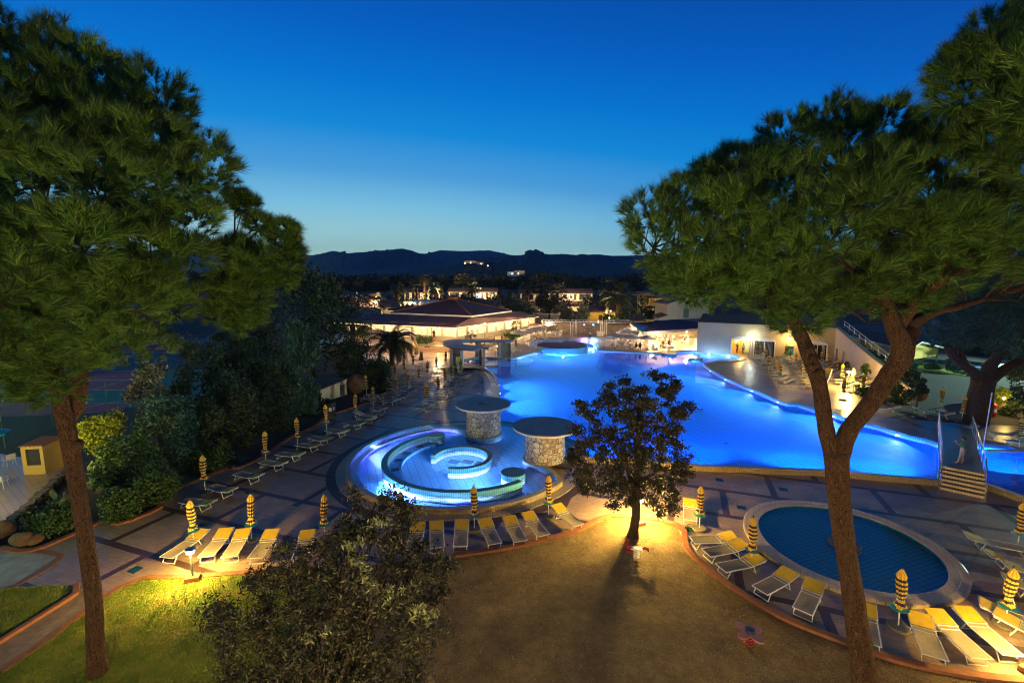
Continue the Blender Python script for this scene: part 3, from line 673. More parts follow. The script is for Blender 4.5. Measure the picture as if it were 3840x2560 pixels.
dl=['lounger with yellow head end beside the umbrella nearest the bushy tree','first lounger of three overlapping ones left of the paddling pool, farthest back','middle lounger of three overlapping ones left of the paddling pool','lounger of the overlapping three that touches the umbrella pole','lone lounger turned aslant between paddling pool and gravel kerb','lounger facing the gravel just left of the large pine trunk','lounger half hidden behind the large pine trunk','yellow-topped lounger just right of the umbrella by the pine trunk','brightly lit lounger in the middle of three at the bottom right corner','brightest lounger next to the lamp at the bottom right corner','lounger right of the paddling pool nearest the bridge steps','second lounger right of the paddling pool behind a striped umbrella','third lounger right of the paddling pool, cut by the picture edge','fourth lounger right of the paddling pool, cut by the picture edge','lounger behind the umbrella in the bottom right corner','lounger under the umbrella table in the bottom right corner']
for i,(f,h) in enumerate((((2589,1940),(2592,1891)),((2610,2022),(2730,2012)),((2660,2070),(2782,2050)),((2714,2126),(2837,2099)),((2860,2206),(2947,2154)),((3014,2281),(3051,2200)),((3259,2402),(3250,2286)),((3504,2454),(3437,2319)),((3660,2448),(3516,2315)),((3776,2436),(3623,2307)),((3818,2053),(3647,2016)),((3905,2118),(3730,2089)),((3970,2160),(3805,2130)),((3985,2235),(3820,2190)),((3900,2345),(3750,2290)),((3965,2400),(3815,2335)))):
    lounger(f,h,dl[i],gD)
gE='loungers on the dark deck beside the left pool edge'
El=[((1396,1554),(1348,1552)),((1407,1532),(1437,1538)),((1371,1493),(1396,1496)),((1399,1480),(1427,1482)),((1445,1501),(1488,1508)),((1486,1488),(1516,1495)),((1562,1524),(1611,1531)),((1598,1507),(1644,1514)),((1631,1488),(1687,1491)),((1631,1475),(1687,1478)),((1499,1472),(1550,1473)),((1526,1462),(1567,1461)),((1546,1442),(1584,1443)),((1559,1434),(1602,1434)),((1586,1419),(1629,1419)),((1593,1409),(1633,1410)),((1620,1398),(1653,1399)),((1645,1382),(1687,1382)),((1652,1458),(1693,1461)),((1680,1445),(1721,1449)),((1680,1430),(1711,1432)),((1698,1422),(1736,1421)),((1713,1412),(1747,1409)),((1733,1400),(1770,1401)),((1527,1388),(1566,1388)),((1521,1401),(1562,1401)),((1495,1409),(1544,1409)),((1488,1422),(1524,1424)),((1562,1373),(1600,1373)),((1566,1364),(1611,1365)),((1664,1371),(1693,1373)),((1450,1440),(1490,1442)),((1462,1455),(1500,1456))]
El.sort(key=lambda a:-a[0][1])
for i,(f,h) in enumerate(El): lounger(f,h,'grey lounger on the left deck, %s back from the shelter with the hatch'%ordn(i),gE,0,True)
gF='loungers beyond the pergola'
for i,(f,h) in enumerate((((1821,1313),(1841,1314)),((1841,1304),(1863,1306)),((1912,1317),(1928,1319)),((1931,1308),(1966,1313)))):
    lounger(f,h,'dark lounger beyond the pergola, %s counting from the curved roof'%ordn(i),gF,RIM,True)
# stacked and upright ones
for k in range(6):
    c=G(1531,1362); o=dup(L1,(c[0],c[1],.22*k),R(84),'lounger in the tall stack beside the palm, %s from the ground'%ordn(k),'stacked loungers by the palm')
c=G(1722,1398); o=dup(L0,(c[0],c[1],.05),R(70),'yellow lounger propped upright beside the pergola','lounger stood on end'); o.rotation_euler=(R(68),0,R(35))
# right-hand deck, three rows running towards the camera
gG='loungers in rows on the right deck'
def row(pa,pb,n,nm_,dirv=(1.9,.25)):
    a=Vector(G(*pa,RIM)); b_=Vector(G(*pb,RIM)); rz=math.atan2(dirv[1],dirv[0])-math.pi/2
    for i in range(n):
        k=i/(n-1); p=a+(b_-a)*k; o=put(L1,usedL1,(p.x,p.y,RIM),rz+R(rng.uniform(-7,7)),'lounger in the %s row on the right deck, %s counting from the building'%(nm_,ordn(i)),gG)
row((2817,1340),(2912,1452),12,'first'); row((2917,1342),(3022,1456),14,'second'); row((2985,1345),(3180,1470),14,'third'); row((3075,1362),(3285,1495),12,'fourth')
for i,(f,h) in enumerate((((3456,1530),(3500,1534)),((3487,1549),(3555,1556)),((3572,1598),(3630,1603)),((3742,1625),(3800,1628)),((3809,1655),(3870,1660)),((3300,1528),(3345,1532)))):
    lounger(f,h,['lounger left of the bridge by the car park edge','second lounger left of the bridge under the striped umbrella','lounger just behind the bridge by the pine trunk','lounger right of the bridge in front of the round planter','lounger right of the bridge at the picture edge','lounger seen between the forked pine limbs and the bridge'][i],'loungers round the bridge',RIM,True)
o=dup(L0,(*G(3090,1448,RIM),RIM),R(-60),'lounger folded upright against the lamp-lit shrubs on the right deck',gG); o.rotation_euler=(R(55),0,R(-60))
# ---------------------------------------------------------------- closed striped umbrellas
def make_umb(open_=1.):
    t=thing('beach_umbrella','x','beach umbrella'); n=20
    b=MB(); b.lathe([(.34,0),(.35,.05),(.30,.09),(.06,.10)],20); b.build('base',M['concrete'],t)
    b=MB(); b.path([(0,0,.08),(0,0,2.24)],.021,8); b.build('pole',M['white'],t)
    b=MB(); b.lathe([(.25,.73),(.275,.745),(.275,.755),(.24,.748)],24); b.build('table',M['teal'],t)
    b=MB()
    w_=[(.20,.84),(.17,.88),(.13,.96),(.095,1.04),(.088,1.10),(.115,1.20),(.135,1.40),(.14,1.60),(.132,1.80),(.115,1.92),(.15,1.94),(.10,2.06),(.05,2.16),(.02,2.20)]
    if open_>1: w_=[(.27,.92),(.26,.98),(.25,1.1),(.24,1.25),(.225,1.45),(.2,1.65),(.165,1.85),(.15,1.93),(.16,1.95),(.11,2.08),(.06,2.17),(.03,2.20)]
    b.lathe(w_,n,rip=.14); 
    for i,v in enumerate(b.v):
        x,y,z=v; a=math.atan2(y,x); r=math.hypot(x,y); r*=1+.12*math.sin(a*2+z*5)*(1 if z<1.9 else .3); zz=z+(.05*math.sin(a*3+1) if z<1.0 else 0)
        b.v[i]=(r*math.cos(a)+.02*math.sin(z*4),r*math.sin(a),zz)
    cn=b.build('canopy',M['umb'],t,smooth=False)
    b=MB(); b.path([(0,0,2.19),(0,0,2.27)],.028,8); b.build('finial',M['dark'],t)
    b=MB(); b.lathe([(.098,1.07),(.108,1.085),(.098,1.10)],12); b.path([(.09,0,1.08),(.13,.0,.95),(.12,.02,.8)],.012,4); b.build('strap',M['white'],t)
    return t
U0=make_umb(); U1=make_umb(2.); uU=[False]; uU1=[False]
def umb(tip,label,group,z=0.,fat=False):
    c=G(tip[0],tip[1],z+2.25); rz=rng.uniform(0,6.28); o=put(U1 if fat else U0,uU1 if fat else uU,(c[0],c[1],z),rz,label,group); o.rotation_euler=(R(rng.normal(0,1.2)),R(rng.normal(0,1.2)),rz); return o
c2=lambda p:(1450+p[0]/4.48,1230+p[1]/4.48)
c1_=lambda p:(p[0]/1.742,1200+p[1]/1.742); c4=lambda p:(1200+p[0]/1.96,1200+p[1]/1.96)
ul=[(c1_((1240,1168)),'closed striped umbrella right above the glowing garden lamp'),(c1_((1618,1136)),'closed striped umbrella, second along the lawn edge from the garden lamp'),(c1_((2103,1134)),'closed striped umbrella, third along the lawn edge, partly behind the bush'),
 (A2((520,680)),'pale umbrella tip showing over the bush before the whirlpool'),(A2((1168,635)),'closed striped umbrella in front of the middle of the whirlpool wall'),(A2((1830,538)),'closed striped umbrella at the right end of the whirlpool wall'),
 ((2632,1818),'closed striped umbrella nearest the bushy tree on its right'),(A7((542,548)),'closed striped umbrella at the left end of the paddling pool'),(A7((1462,860)),'closed striped umbrella just right of the large pine trunk'),(A7((2128,850)),'closed striped umbrella in the bottom right corner above a teal table'),(A7((2190,458)),'closed striped umbrella cut by the right picture edge')]
for p,l in ul: umb(p,l,'striped umbrellas at the front')
for i,p in enumerate((c1_((1320,875)),c1_((1722,722)),c1_((1932,634)),c1_((2125,550)),c4((250,535)),c4((387,480)),c4((337,398)),c4((556,412)))):
    umb(p,'closed yellow and navy umbrella, %s along the hedge from the garden lamp'%ordn(i),'striped umbrellas along the hedge')
Ul=[(445,240),(500,285),(577,375),(437,430),(287,495),(130,580),(990,375),(833,470),(685,540),(545,630),(367,730),(990,655),(1110,600),(1240,500),(862,805),(665,925)]
Ul.sort(key=lambda p:-p[1])
for i,p in enumerate(Ul): umb(c2(p),('loosely closed wide umbrella nearest the shelter with the hatch' if i==0 else 'closed umbrella on the left deck, %s back from the shelter with the hatch'%ordn(i)),'striped umbrellas on the left deck',0,p in((665,925),(577,375),(500,285)))
for i,p in enumerate(((1800,115),(1935,100),(2168,165),(1640,150))): umb(c2(p),'closed umbrella beyond the pergola, %s counting from the steps'%ordn(i),'striped umbrellas beyond the pergola',RIM)
c4b=lambda p:(2550+p[0]/2.94,1200+p[1]/2.94)
for rw,L_ in (('first',[(830,205),(842,235),(882,275),(950,318),(987,380),(1060,425),(1120,472)]),('second',[(1170,265),(1187,285),(1220,310),(1290,358),(1365,430)]),('third',[(1497,310),(1568,340),(1648,380),(1745,428),(1820,632)]),('fourth',[(1803,478),(1925,528),(2030,583)])):
    for i,p in enumerate(L_): umb(c4b(p),'closed striped umbrella in the %s row on the right deck, %s from the building'%(rw,ordn(i)),'striped umbrellas on the right deck',RIM)
for i,p in enumerate(((3538,1450),(3618,1482),(3838,1564))): umb(p,['closed striped umbrella left of the bridge rail','closed striped umbrella between bridge and pine trunk','closed striped umbrella at the edge beside the round planter'][i],'striped umbrellas round the bridge',RIM)
# ---------------------------------------------------------------- open cafe umbrellas
def make_cafe():
    t=thing('cafe_umbrella','x','cafe umbrella'); b=MB(); b.path([(0,0,.05),(0,0,2.5)],.03,8); b.build('pole',M['white'],t)
    b=MB(); b.lathe([(.32,0),(.32,.06),(.05,.1)],16); b.build('base',M['dark'],t)
    b=MB(); n=8; Rr=1.5
    for i in range(n):
        a,c=2*math.pi*i/n,2*math.pi*(i+1)/n; m=(a+c)/2
        p=[(Rr*math.cos(a),Rr*math.sin(a),2.05),(Rr*.93*math.cos(m),Rr*.93*math.sin(m),2.09),(Rr*math.cos(c),Rr*math.sin(c),2.05),(0,0,2.55)]
        b.add([p[0],p[1],p[3]],[(0,1,2)]); b.add([p[1],p[2],p[3]],[(0,1,2)])
        b.add([p[0],p[2],(p[2][0],p[2][1],1.9),(p[0][0],p[0][1],1.9)],[(0,1,2,3)])
    b.build('canopy',plain('off_white_cloth',(.50,.47,.44),(.42,.39,.37),2,.8),t); return t
K0=make_cafe(); uK=[False]
def cafe_u(tip,label,g): c=G(tip[0],tip[1],RIM+2.5); return put(K0,uK,(c[0],c[1],RIM),rng.uniform(0,1),label,g)
for i,p in enumerate(((250,515),(430,480),(570,448),(650,420),(780,385),(880,358),(980,335))): cafe_u((1900+p[0]/5.88,1150+p[1]/5.88),'open white cafe umbrella left of the stage drum, %s counting back from the pergola'%ordn(i),'open umbrellas left of the stage')
for i,p in enumerate(((405,412),(770,438),(1110,452),(590,338),(660,303),(750,248),(900,322),(900,358),(1010,252))): cafe_u((2240+p[0]/5.88,1180+p[1]/5.88),['open umbrella in front, left one of three by the water','open umbrella in front, middle one of three by the water','open umbrella in front, right one of three by the bar roof','white umbrella of the second line, nearest the stage','white umbrella of the third line behind the middle tables','rearmost white umbrella before the rubble wall','white umbrella just left of the bar roof, upper of two','white umbrella just left of the bar roof, lower of two','white umbrella touching the tip of the bar roof'][i],'open umbrellas in front of the bar')
# ---------------------------------------------------------------- tables and chairs
def make_table():
    t=thing('cafe_table','x','table'); b=MB(); b.lathe([(.42,.70),(.43,.72),(.42,.735)],20); b.build('tabletop',M['white'],t); b=MB(); b.path([(0,0,.02),(0,0,.70)],.03,6); b.lathe([(.25,0),(.05,.04)],12); b.build('leg',M['white'],t); return t
def make_chair(wick):
    t=thing('armchair','x','chair'); m=M['white'] if not wick else plain('pale_wicker',(.45,.40,.33),(.34,.30,.25),20,.8)
    b=MB()
    if wick:
        b.box((0,0,.42),(.50,.46,.08)); b.build('seat',m,t); b=MB(); A=circ((0,0),.30,12,-10,190); 
        for i in range(12): b.add([(A[i][0],A[i][1]*.9,.40),(A[i+1][0],A[i+1][1]*.9,.40),(A[i+1][0]*1.1,A[i+1][1],.62+.22*max(0,math.sin(R(-10+200*(i+1)/12)))),(A[i][0]*1.1,A[i][1],.62+.22*max(0,math.sin(R(-10+200*i/12))))],[(0,1,2,3)])
        b.build('backrest',m,t)
    else:
        b.box((0,0,.43),(.46,.44,.03)); b.build('seat',m,t); b=MB(); b.box((0,.23,.64),(.44,.03,.36),M=Matrix.Rotation(R(-10),3,'X')); b.build('backrest',m,t)
        for s in(-1,1): b=MB(); b.path([(s*.25,-.2,.42),(s*.26,-.18,.64),(s*.26,.22,.66)],.02,5); b.build('armrest',m,t)
    for x in(-.2,.2):
        for y in(-.19,.19): b=MB(); b.path([(x,y,.42),(x*1.2,y*1.25,0)],.018,5); b.build('leg',m,t)
    return t
T0=make_table(); uT=[False]; Ch=[make_chair(False),make_chair(True)]; uC=[[False],[False]]
def table_set(p,k,wick,where,gt):
    c=G(p[0],p[1],RIM+.73); put(T0,uT,(c[0],c[1],RIM),0,'round white cafe table %s'%where,gt+' tables'); a0=rng.uniform(0,6.28)
    for i in range(k):
        a=a0+i*2*math.pi/k+rng.uniform(-.25,.25); r=rng.uniform(.66,.82)
        put(Ch[wick],uC[wick],(c[0]+r*math.cos(a),c[1]+r*math.sin(a),RIM),a-math.pi/2,('wicker' if wick else 'white plastic')+' armchair, %s clockwise at the table %s'%(ordn(i),where),gt+' chairs')
Lt=[(310,680),(410,725),(470,635),(570,605),(590,700),(690,570),(790,545),(790,640),(880,590),(960,560),(1090,540),(1120,590),(1200,515)]; Lt.sort(key=lambda p:-p[1])
for i,p in enumerate(Lt): table_set((1900+p[0]/5.88,1150+p[1]/5.88),4,0,'left of the stage, %s from pool'%ordn(i),'left cafe')
Rt=[(180,600,0),(300,560,0),(430,650,1),(600,590,1),(660,660,1),(860,640,1),(1150,630,1),(1210,720,1),(1570,690,1),(1530,590,1),(1440,530,1),(1600,460,1),(1900,560,1),(1000,560,0),(760,540,0),(430,540,0),(1930,440,1),(1330,450,1)]; Rt.sort(key=lambda p:-p[1])
for i,p in enumerate(Rt): table_set((2240+p[0]/5.88,1180+p[1]/5.88),3 if p[2] else 4,p[2],'before the bar, %s from pool'%ordn(i),'bar')
# white plastic chairs at the far left terrace and the courts
for i,(x,y,rz,z) in enumerate(((38,1745,R(250),0),(5,1830,R(200),0),(432,1368,0,0),(470,1362,.4,0))):
    c=G(x,y,z); put(Ch[0],uC[0],(c[0],c[1],z),rz,['white plastic armchair beside the yellow hut','white plastic armchair nearest the left picture edge','white plastic armchair beside the tennis court, left of a pair','white plastic armchair beside the tennis court, right of a pair'][i],'garden chairs')
c=G(-30,1775); put(T0,uT,(c[0],c[1],0),0,'white round garden table left of the yellow hut','garden tables')
# swing benches by the cream building
for i,(x,y) in enumerate(((2896,1336),(3088,1347))):
    c=G(x,y,RIM); t=thing('canopy_bench','white canopied garden bench by the cream wall, '+('left one before the curtained door' if i==0 else 'right one beside the pine limb'),'bench',(c[0],c[1],RIM),R(-12),'white canopied benches')
    b=MB(); b.box((0,0,.45),(1.9,.6,.1)); b.build('seat',M['white'],t); b=MB(); b.box((0,.3,.8),(1.9,.08,.65)); b.build('backrest',M['white'],t)
    for s in(-1,1):
        b=MB(); b.path([(s*1.,-.5,0),(s*.98,0,1.2),(s*1.,.5,0)],.03,6); b.build('leg',M['white'],t)
    b=MB(); b.path([(-1.1,-.3,1.15),(-1.1,.0,1.25),(-1.1,.4,1.2)],.02,6); b.box((0,.05,1.22),(2.2,.8,.05)); b.build('canopy',M['white'],t)
# ---------------------------------------------------------------- buildings
def V3(p,z): return (p[0],p[1],z)
def onpx(px,A,B,py=1300):
    "fraction along A-B seen at picture column px"
    k=(px-1920)/(F*math.cos(T)-(py-1280)*math.sin(T)); dx,dy=B[0]-A[0],B[1]-A[1]
    return (k*A[1]-A[0])/(dx-k*dy)
def facade(t,name,mat,A,B,z0,z1,ops,depth=.35,top=None):
    "wall A-B with openings (u0,u1,za,zb,arch) in metres along; returns helper"
    A=Vector((A[0],A[1],0));B=Vector((B[0],B[1],0)); d=(B-A); L=d.length; d.normalize(); n=Vector((d.y,-d.x,0))   # n towards the viewer side
    W=lambda u,z,o=0:(A+d*u+n*o)[:2]+(z,)
    out=[(0,z0),(L,z0)]+(top or [(L,z1),(0,z1)])
    holes=[]
    for u0,u1,za,zb,ar in ops:
        h=[(u0,za),(u1,za),(u1,zb)]
        if ar: h+=[((u0+u1)/2+(u1-u0)/2*math.cos(R(a)),zb+ar*math.sin(R(a))) for a in range(20,180,20)]
        h+=[(u0,zb)]; holes.append(h)
    b=MB(); LL=[[Vector((x,y,0)) for x,y in lp] for lp in [out]+[h[::-1] for h in holes]]; al=[p for l in LL for p in l]
    fs=[]
    for tr in tessellate_polygon(LL):
        a,c,e=[al[i] for i in tr]; k=(c-a).cross(e-a).z
        if abs(k)>1e-9: fs.append(tuple(tr) if k>0 else tuple(tr)[::-1])
    b.add([W(p.x,p.y) for p in al],fs)
    for h in holes:
        for i in range(len(h)):
            p,q=h[i],h[(i+1)%len(h)]; b.add([W(*p),W(*q),W(q[0],q[1],-depth),W(p[0],p[1],-depth)],[(0,1,2,3)])
    # body thickness
    b.add([W(0,z0),W(0,z1 if not top else top[-1][1]),W(0,z1 if not top else top[-1][1],-depth),W(0,z0,-depth)],[(0,1,2,3)])
    b.add([W(L,z0),W(L,z1 if not top else top[0][1]),W(L,z1 if not top else top[0][1],-depth),W(L,z0,-depth)],[(0,1,2,3)])
    b.build(name,mat,t); return W,L,d,n
def quad(t,name,mat,pts): b=MB(); b.add(pts,[tuple(range(len(pts)))]); return b.build(name,mat,t)
def slabquad(b,pts,th=.12):
    n=len(pts); lo=[(p[0],p[1],p[2]-th) for p in pts]; b.add(list(pts)+lo,[tuple(range(n)),tuple(range(n,2*n))[::-1]]+[(i,(i+1)%n,n+(i+1)%n,n+i)[::-1] for i in range(n)])
# restaurant
t=thing('restaurant','large white restaurant with dark hipped roof and rows of glowing windows','building')
E0=Vector((-10.4,82.));u1=Vector((-.929,.37));u2=Vector((.561,.828)); ez=3.62
EL=E0+u1*27; ER=E0+u2*29.6; U0_=Vector((-7.6,87.)); UR=Vector((-.1,101.4)); UL=Vector((-25,95.)); UL2=UL+u1*11
b=MB(); slabquad(b,[V3(E0,ez),V3(U0_,5.0),V3(UL2,5.0),V3(EL,ez)],.14); slabquad(b,[V3(E0,ez),V3(ER,ez),V3(UR+u2*3,5.0),V3(U0_,5.0)],.14)
slabquad(b,[V3(EL,ez),V3(UL2,5.0),V3(UL2+Vector((6,14)),5.),V3(EL+Vector((0,14)),5.)],.14); b.build('lower_roof',M['felt'],t)
Q=[U0_,UR,Vector((-17.5,109.6)),UL]; pk=Vector((-12.4,98.2))
b=MB(); 
for i in range(4): p,q=Q[i],Q[(i+1)%4]; b.add([V3(p,5.3),V3(q,5.3),V3(pk,8.0)],[(0,1,2)])
rf=b.build('roof',M['roof'],t)
b=MB()
for i in range(4): b.path([V3(Q[i],5.36),V3(pk,8.06)],.12,6)
b.build('ridge_tiles',M['brick'],rf)
b=MB()
for i in range(4): p,q=Q[i],Q[(i+1)%4]; m_=(p+q)/2; d=(q-p); b.box((m_.x,m_.y,5.12),(d.length,.16,.3),math.atan2(d.y,d.x))
b.build('fascia',M['white'],t)
b=MB(); b.box((pk.x,pk.y,8.1),(2.,2.,.55)); cu=b.build('cupola',M['brick'],rf)
def pyramid(b,c,w_,d_,z0,z1,rz=0.,ov=0):
    cs,sn=math.cos(rz),math.sin(rz); P4=[(c[0]+x*cs-y*sn,c[1]+x*sn+y*cs,z0) for x,y in((-w_,-d_),(w_,-d_),(w_,d_),(-w_,d_))]; b.add(P4+[(c[0],c[1],z1)],[(0,1,4),(1,2,4),(2,3,4),(3,0,4),(3,2,1,0)])
b=MB(); pyramid(b,(pk.x,pk.y),1.5,1.5,8.4,8.8); b.build('cupola_roof',M['roof'],rf)
W0=E0+Vector((.35,.95)).normalized()*1.3+Vector((0,.2)); WL=W0+u1*25.5; WR=W0+u2*27.3
def wall_windows(A,B,n,label_wins,z0=TER,zt=ez,skip=(),door=()):
    L=(B-A).length; w_=L/n; ops=[]
    for i in range(n):
        if i in door: ops.append((i*w_+.25,(i+1)*w_-.25,z0+.02,z0+2.3,0))
        elif i not in skip: ops.append((i*w_+.22,(i+1)*w_-.22,z0+.95,z0+2.45,0))
    W,Ln,d,nn=facade(t,'wall',M['wallwarm'],A,B,z0-.1,zt+.35,ops,.18)
    for u0,u1_,za,zb,_ in ops:
        wn_=quad(t,'window',M['lit'],[W(u0,za,-.15),W(u1_,za,-.15),W(u1_,zb,-.15),W(u0,zb,-.15)])
        fb=MB(); fb.path([W(u0,za+.42,-.02),W(u1_,za+.42,-.02)],.03,4); fb.path([W(u0,za,.03),W(u1_,za,.03)],.05,4); fb.build('frame',M['white'],wn_)
    return W
Wl=wall_windows(WL,W0,8,'',door=(4,)); Wr=wall_windows(W0,WR,9,'',door=(6,))
b=MB()
for A,B in((EL,E0),(E0,ER)):
    d=(B-A); n=Vector((d.y,-d.x)).normalized()*-.12; b.path([V3(A+n,ez-.17),V3(B+n,ez-.17)],.045,5)
b.build('eave_light',M['bulbs'],t)
b=MB()
for A,B in((EL,E0),(E0,ER)):
    d=(B-A); L=d.length; d.normalize()
    for k in range(int(L/.9)): p=A+d*(.9*k+.3); q=p+Vector((-d.y,d.x))*1.2; b.path([V3(p,ez-.2),V3(q,ez+.02)],.05,4)
b.build('rafter_ends',M['white'],t)
for k in(10,19,24.6): p=E0+u1*k if 0 else W0+u1*(25.5-k)
wl=[]
for A,d_,ks in((W0,u1,(.15,3.4,6.8,15.)),(W0,u2,(5.3,11.5,17.,23.5))):
    for k in ks:
        p=A+d_*k; nn=Vector((-.35,-.95)) if d_ is u1 else Vector((.83,-.56)); q=p+nn*.35
        b=MB(); b.lathe([(.02,-.16),(.13,-.08),(.15,0),(.11,.1),(.02,.14)],10,(q.x,q.y,TER+2.35)); b.build('wall_lamp',M['lampglass'],t); wl.append((q.x+nn.x*.25,q.y+nn.y*.25,TER+2.3))
for x in wl: point(x,230,WARM,.12)
for k in (2,6,10,14,18,22): p=E0+u1*k; point((p.x-.2,p.y-1.2,2.9),60,WARM,.3)
for k in (3,8,13,18,23): p=E0+u2*k; point((p.x+1.1,p.y-.6,2.9),90,WARM,.3)
for p,q in((Wl,12.),): b=MB(); b.path([Wl(20.2,TER,.1),Wl(20.2,ez,.1)],.05,6); b.build('drainpipe',M['wood'],t)
# terrace with its steps
tp=[(-36,77.8),(-10.6,77.8),(-4.6,80.8),(-.3,92.2),(4.8,104),(2,112),(-36,112)]
b=MB(); b.prism(tp,-.1,TER); struct(b.build('restaurant_terrace',M['deck']))
b=MB()
for k in range(3): z=TER-.19*(k+1); o=.42*(k+1); b.prism([(-36,77.8-o),(-10.5,77.8-o),(-4.3+o*.8,80.7-o*.6),(-.3+o,92.2-o*.3),(4.8+o,104),(2,105),(-36,100)],-.05,z)
struct(b.build('terrace_steps',plain('step_marble',(.30,.20,.13),(.22,.14,.09),2,.5)))
# pavilion roofs behind
def hip(label,A,Bp,Cp,D,z0,apex,roofm,wallm,walls=1.8,cup=True,gr='hipped pavilions behind the restaurant'):
    t=thing('hipped_pavilion',label,'building',(0,0,0),0,gr); q=[A,Bp,Cp,D]; b=MB()
    for i in range(4): b.add([tuple(q[i]),tuple(q[(i+1)%4]),tuple(apex)],[(0,1,2)])
    rf=b.build('roof',roofm,t); b=MB()
    for i in range(4): b.path([q[i]+Vector((0,0,.05)),apex+Vector((0,0,.05))],.11,5)
    b.build('ridge_tiles',M['roof_lit'],rf)
    b=MB(); c=(A+Cp)/2
    for i in range(4):
        p=c+(q[i]-c)*.93; r=c+(q[(i+1)%4]-c)*.93; p.z=r.z=z0; b.add([(p.x,p.y,z0-walls),(r.x,r.y,z0-walls),(r.x,r.y,z0),(p.x,p.y,z0)],[(0,1,2,3)])
    b.build('wall',wallm,t)
    if cup: b=MB(); b.box((apex.x,apex.y,apex.z+.15),(1.6,1.6,.6)); pyramid(b,(apex.x,apex.y),1.4,1.4,apex.z+.55,apex.z+.95); b.build('cupola',M['roof'],rf)
    return t
A=P(1430,1158,121); Bp=P(1250,1142,134); Cc=P(1548,1143,136); D=Bp+Cc-A; 
for v in(A,Bp,Cc,D): v.z=4.5
ap=(A+D)/2; ap.z=7.4; hip('brown hipped roof with small cupola, left of the restaurant roof',A,Cc,D,Bp,4.5,ap,M['roof_lit'],M['cream'],4)
A=P(1500,1157,112); Bp=P(1455,1150,116); Cc=P(1600,1147,119); D=Bp+Cc-A
for v in(A,Bp,Cc,D): v.z=4.4
ap=(A+D)/2; ap.z=5.6; hip('small low hipped roof over a glowing wall between two larger roofs',A,Cc,D,Bp,4.4,ap,M['roof'],M['lit2'],1.5,False)  # lamp light on this wall is put in as its own glow
A=P(1870,1166,124); Bp=P(1640,1150,130); Cc=P(1905,1150,150); D=Bp+Cc-A
for v in(A,Bp,Cc,D): v.z=4.6
ap=P(1738,1113,133); hip('dark hipped roof showing just behind the peak of the restaurant roof',A,Cc,D,Bp,4.6,ap,M['roof'],M['cream'],4)
for i,(x,w_) in enumerate(((1560,2.),(1590,2.),(1622,2.4))):
    c=P(x,1136,122); b=MB(); b.lathe([(w_,-1.4),(w_,0),(w_*.85,.45),(w_*.5,.75),(.05,.85)],14,tuple(c)); tag(b.build('tarpaulin_dome',M['white']),['pale tarpaulin dome on the roof terrace, left one of three','pale tarpaulin dome on the roof terrace, middle one of three','largest pale tarpaulin dome beside the restaurant roof slope'][i],'cover','tarpaulin domes')
# two-storey houses in the distance
def rowhouse(label,x0,x1,Y,lits,gr,ytop=1082,yeave=1094,yb=1121,gable=False):
    t=thing('terraced_house',label,'house',(0,0,0),0,gr); a=P(x0,yeave,Y); b_=P(x1,yeave,Y); ze=a.z; zb=P(x0,yb,Y).z; zr=P(x0,ytop,Y+4).z+.3; g=1.
    ops=[]; nw=len(lits); L=b_.x-a.x; w_=L/nw
    for i,l in enumerate(lits): ops.append((i*w_+.5,(i+1)*w_-.5,zb+.1,ze-.25,0))
    W,_,_,_=facade(t,'wall',M['cream'],a,b_,zb-4,ze,ops,.9)
    for (u0,u1_,za,zb_,_),l in zip(ops,lits):
        m=(u0+u1_)/2; q=quad(t,'window',M['dark'],[W(u0,za,-.88),W(u1_,za,-.88),W(u1_,zb_,-.88),W(u0,zb_,-.88)])
        if l: k=(u1_-u0)*(.28 if l<3 else .14); quad(q,'pane',M['litblue'] if l==2 else M['lit2'],[W(m-k,za,-.84),W(m+k,za,-.84),W(m+k,zb_-.1,-.84),W(m-k,zb_-.1,-.84)])
    b=MB(); slabquad(b,[(a.x-.5,Y-.6,ze),(b_.x+.5,Y-.6,ze),(b_.x+.5,Y+4,zr),(a.x-.5,Y+4,zr)],.15); slabquad(b,[(a.x-.5,Y+4,zr),(b_.x+.5,Y+4,zr),(b_.x+.5,Y+9,ze),(a.x-.5,Y+9,ze)],.15); b.build('roof',M['roof2'],t)
    b=MB(); b.add([(b_.x,Y,zb-4),(b_.x,Y+8.5,zb-4),(b_.x,Y+8.5,ze),(b_.x,Y+4,zr),(b_.x,Y,ze)],[(0,1,2,3,4)]); b.add([(a.x,Y,zb-4),(a.x,Y+8.5,zb-4),(a.x,Y+8.5,ze),(a.x,Y+4,zr),(a.x,Y,ze)],[(4,3,2,1,0)]); b.build('gable',M['cream'],t)
    b=MB(); slabquad(b,[(a.x-.5,Y-1.6,zb-1.1),(b_.x+.5,Y-1.6,zb-1.1),(b_.x+.5,Y-.02,zb-.2),(a.x-.5,Y-.02,zb-.2)],.12); b.build('porch_roof',M['roof2'],t); return t
gh='two-storey terraced houses in the distance'
rowhouse('pale terraced house behind the palms, left one of three in a line',1515,1650,178,(3,1,3),gh)
rowhouse('pale terraced house with a bluish lit window, middle one of three',1682,1862,176,(0,0,2,1),gh)
rowhouse('long terraced house with a pale gable end, right one of three',1952,2222,172,(0,0,0,1,0),gh,1085,1099,1126)
rowhouse('small yellow-lit house end behind the left cupola',1355,1400,150,(0,),gh,1096,1102,1112)
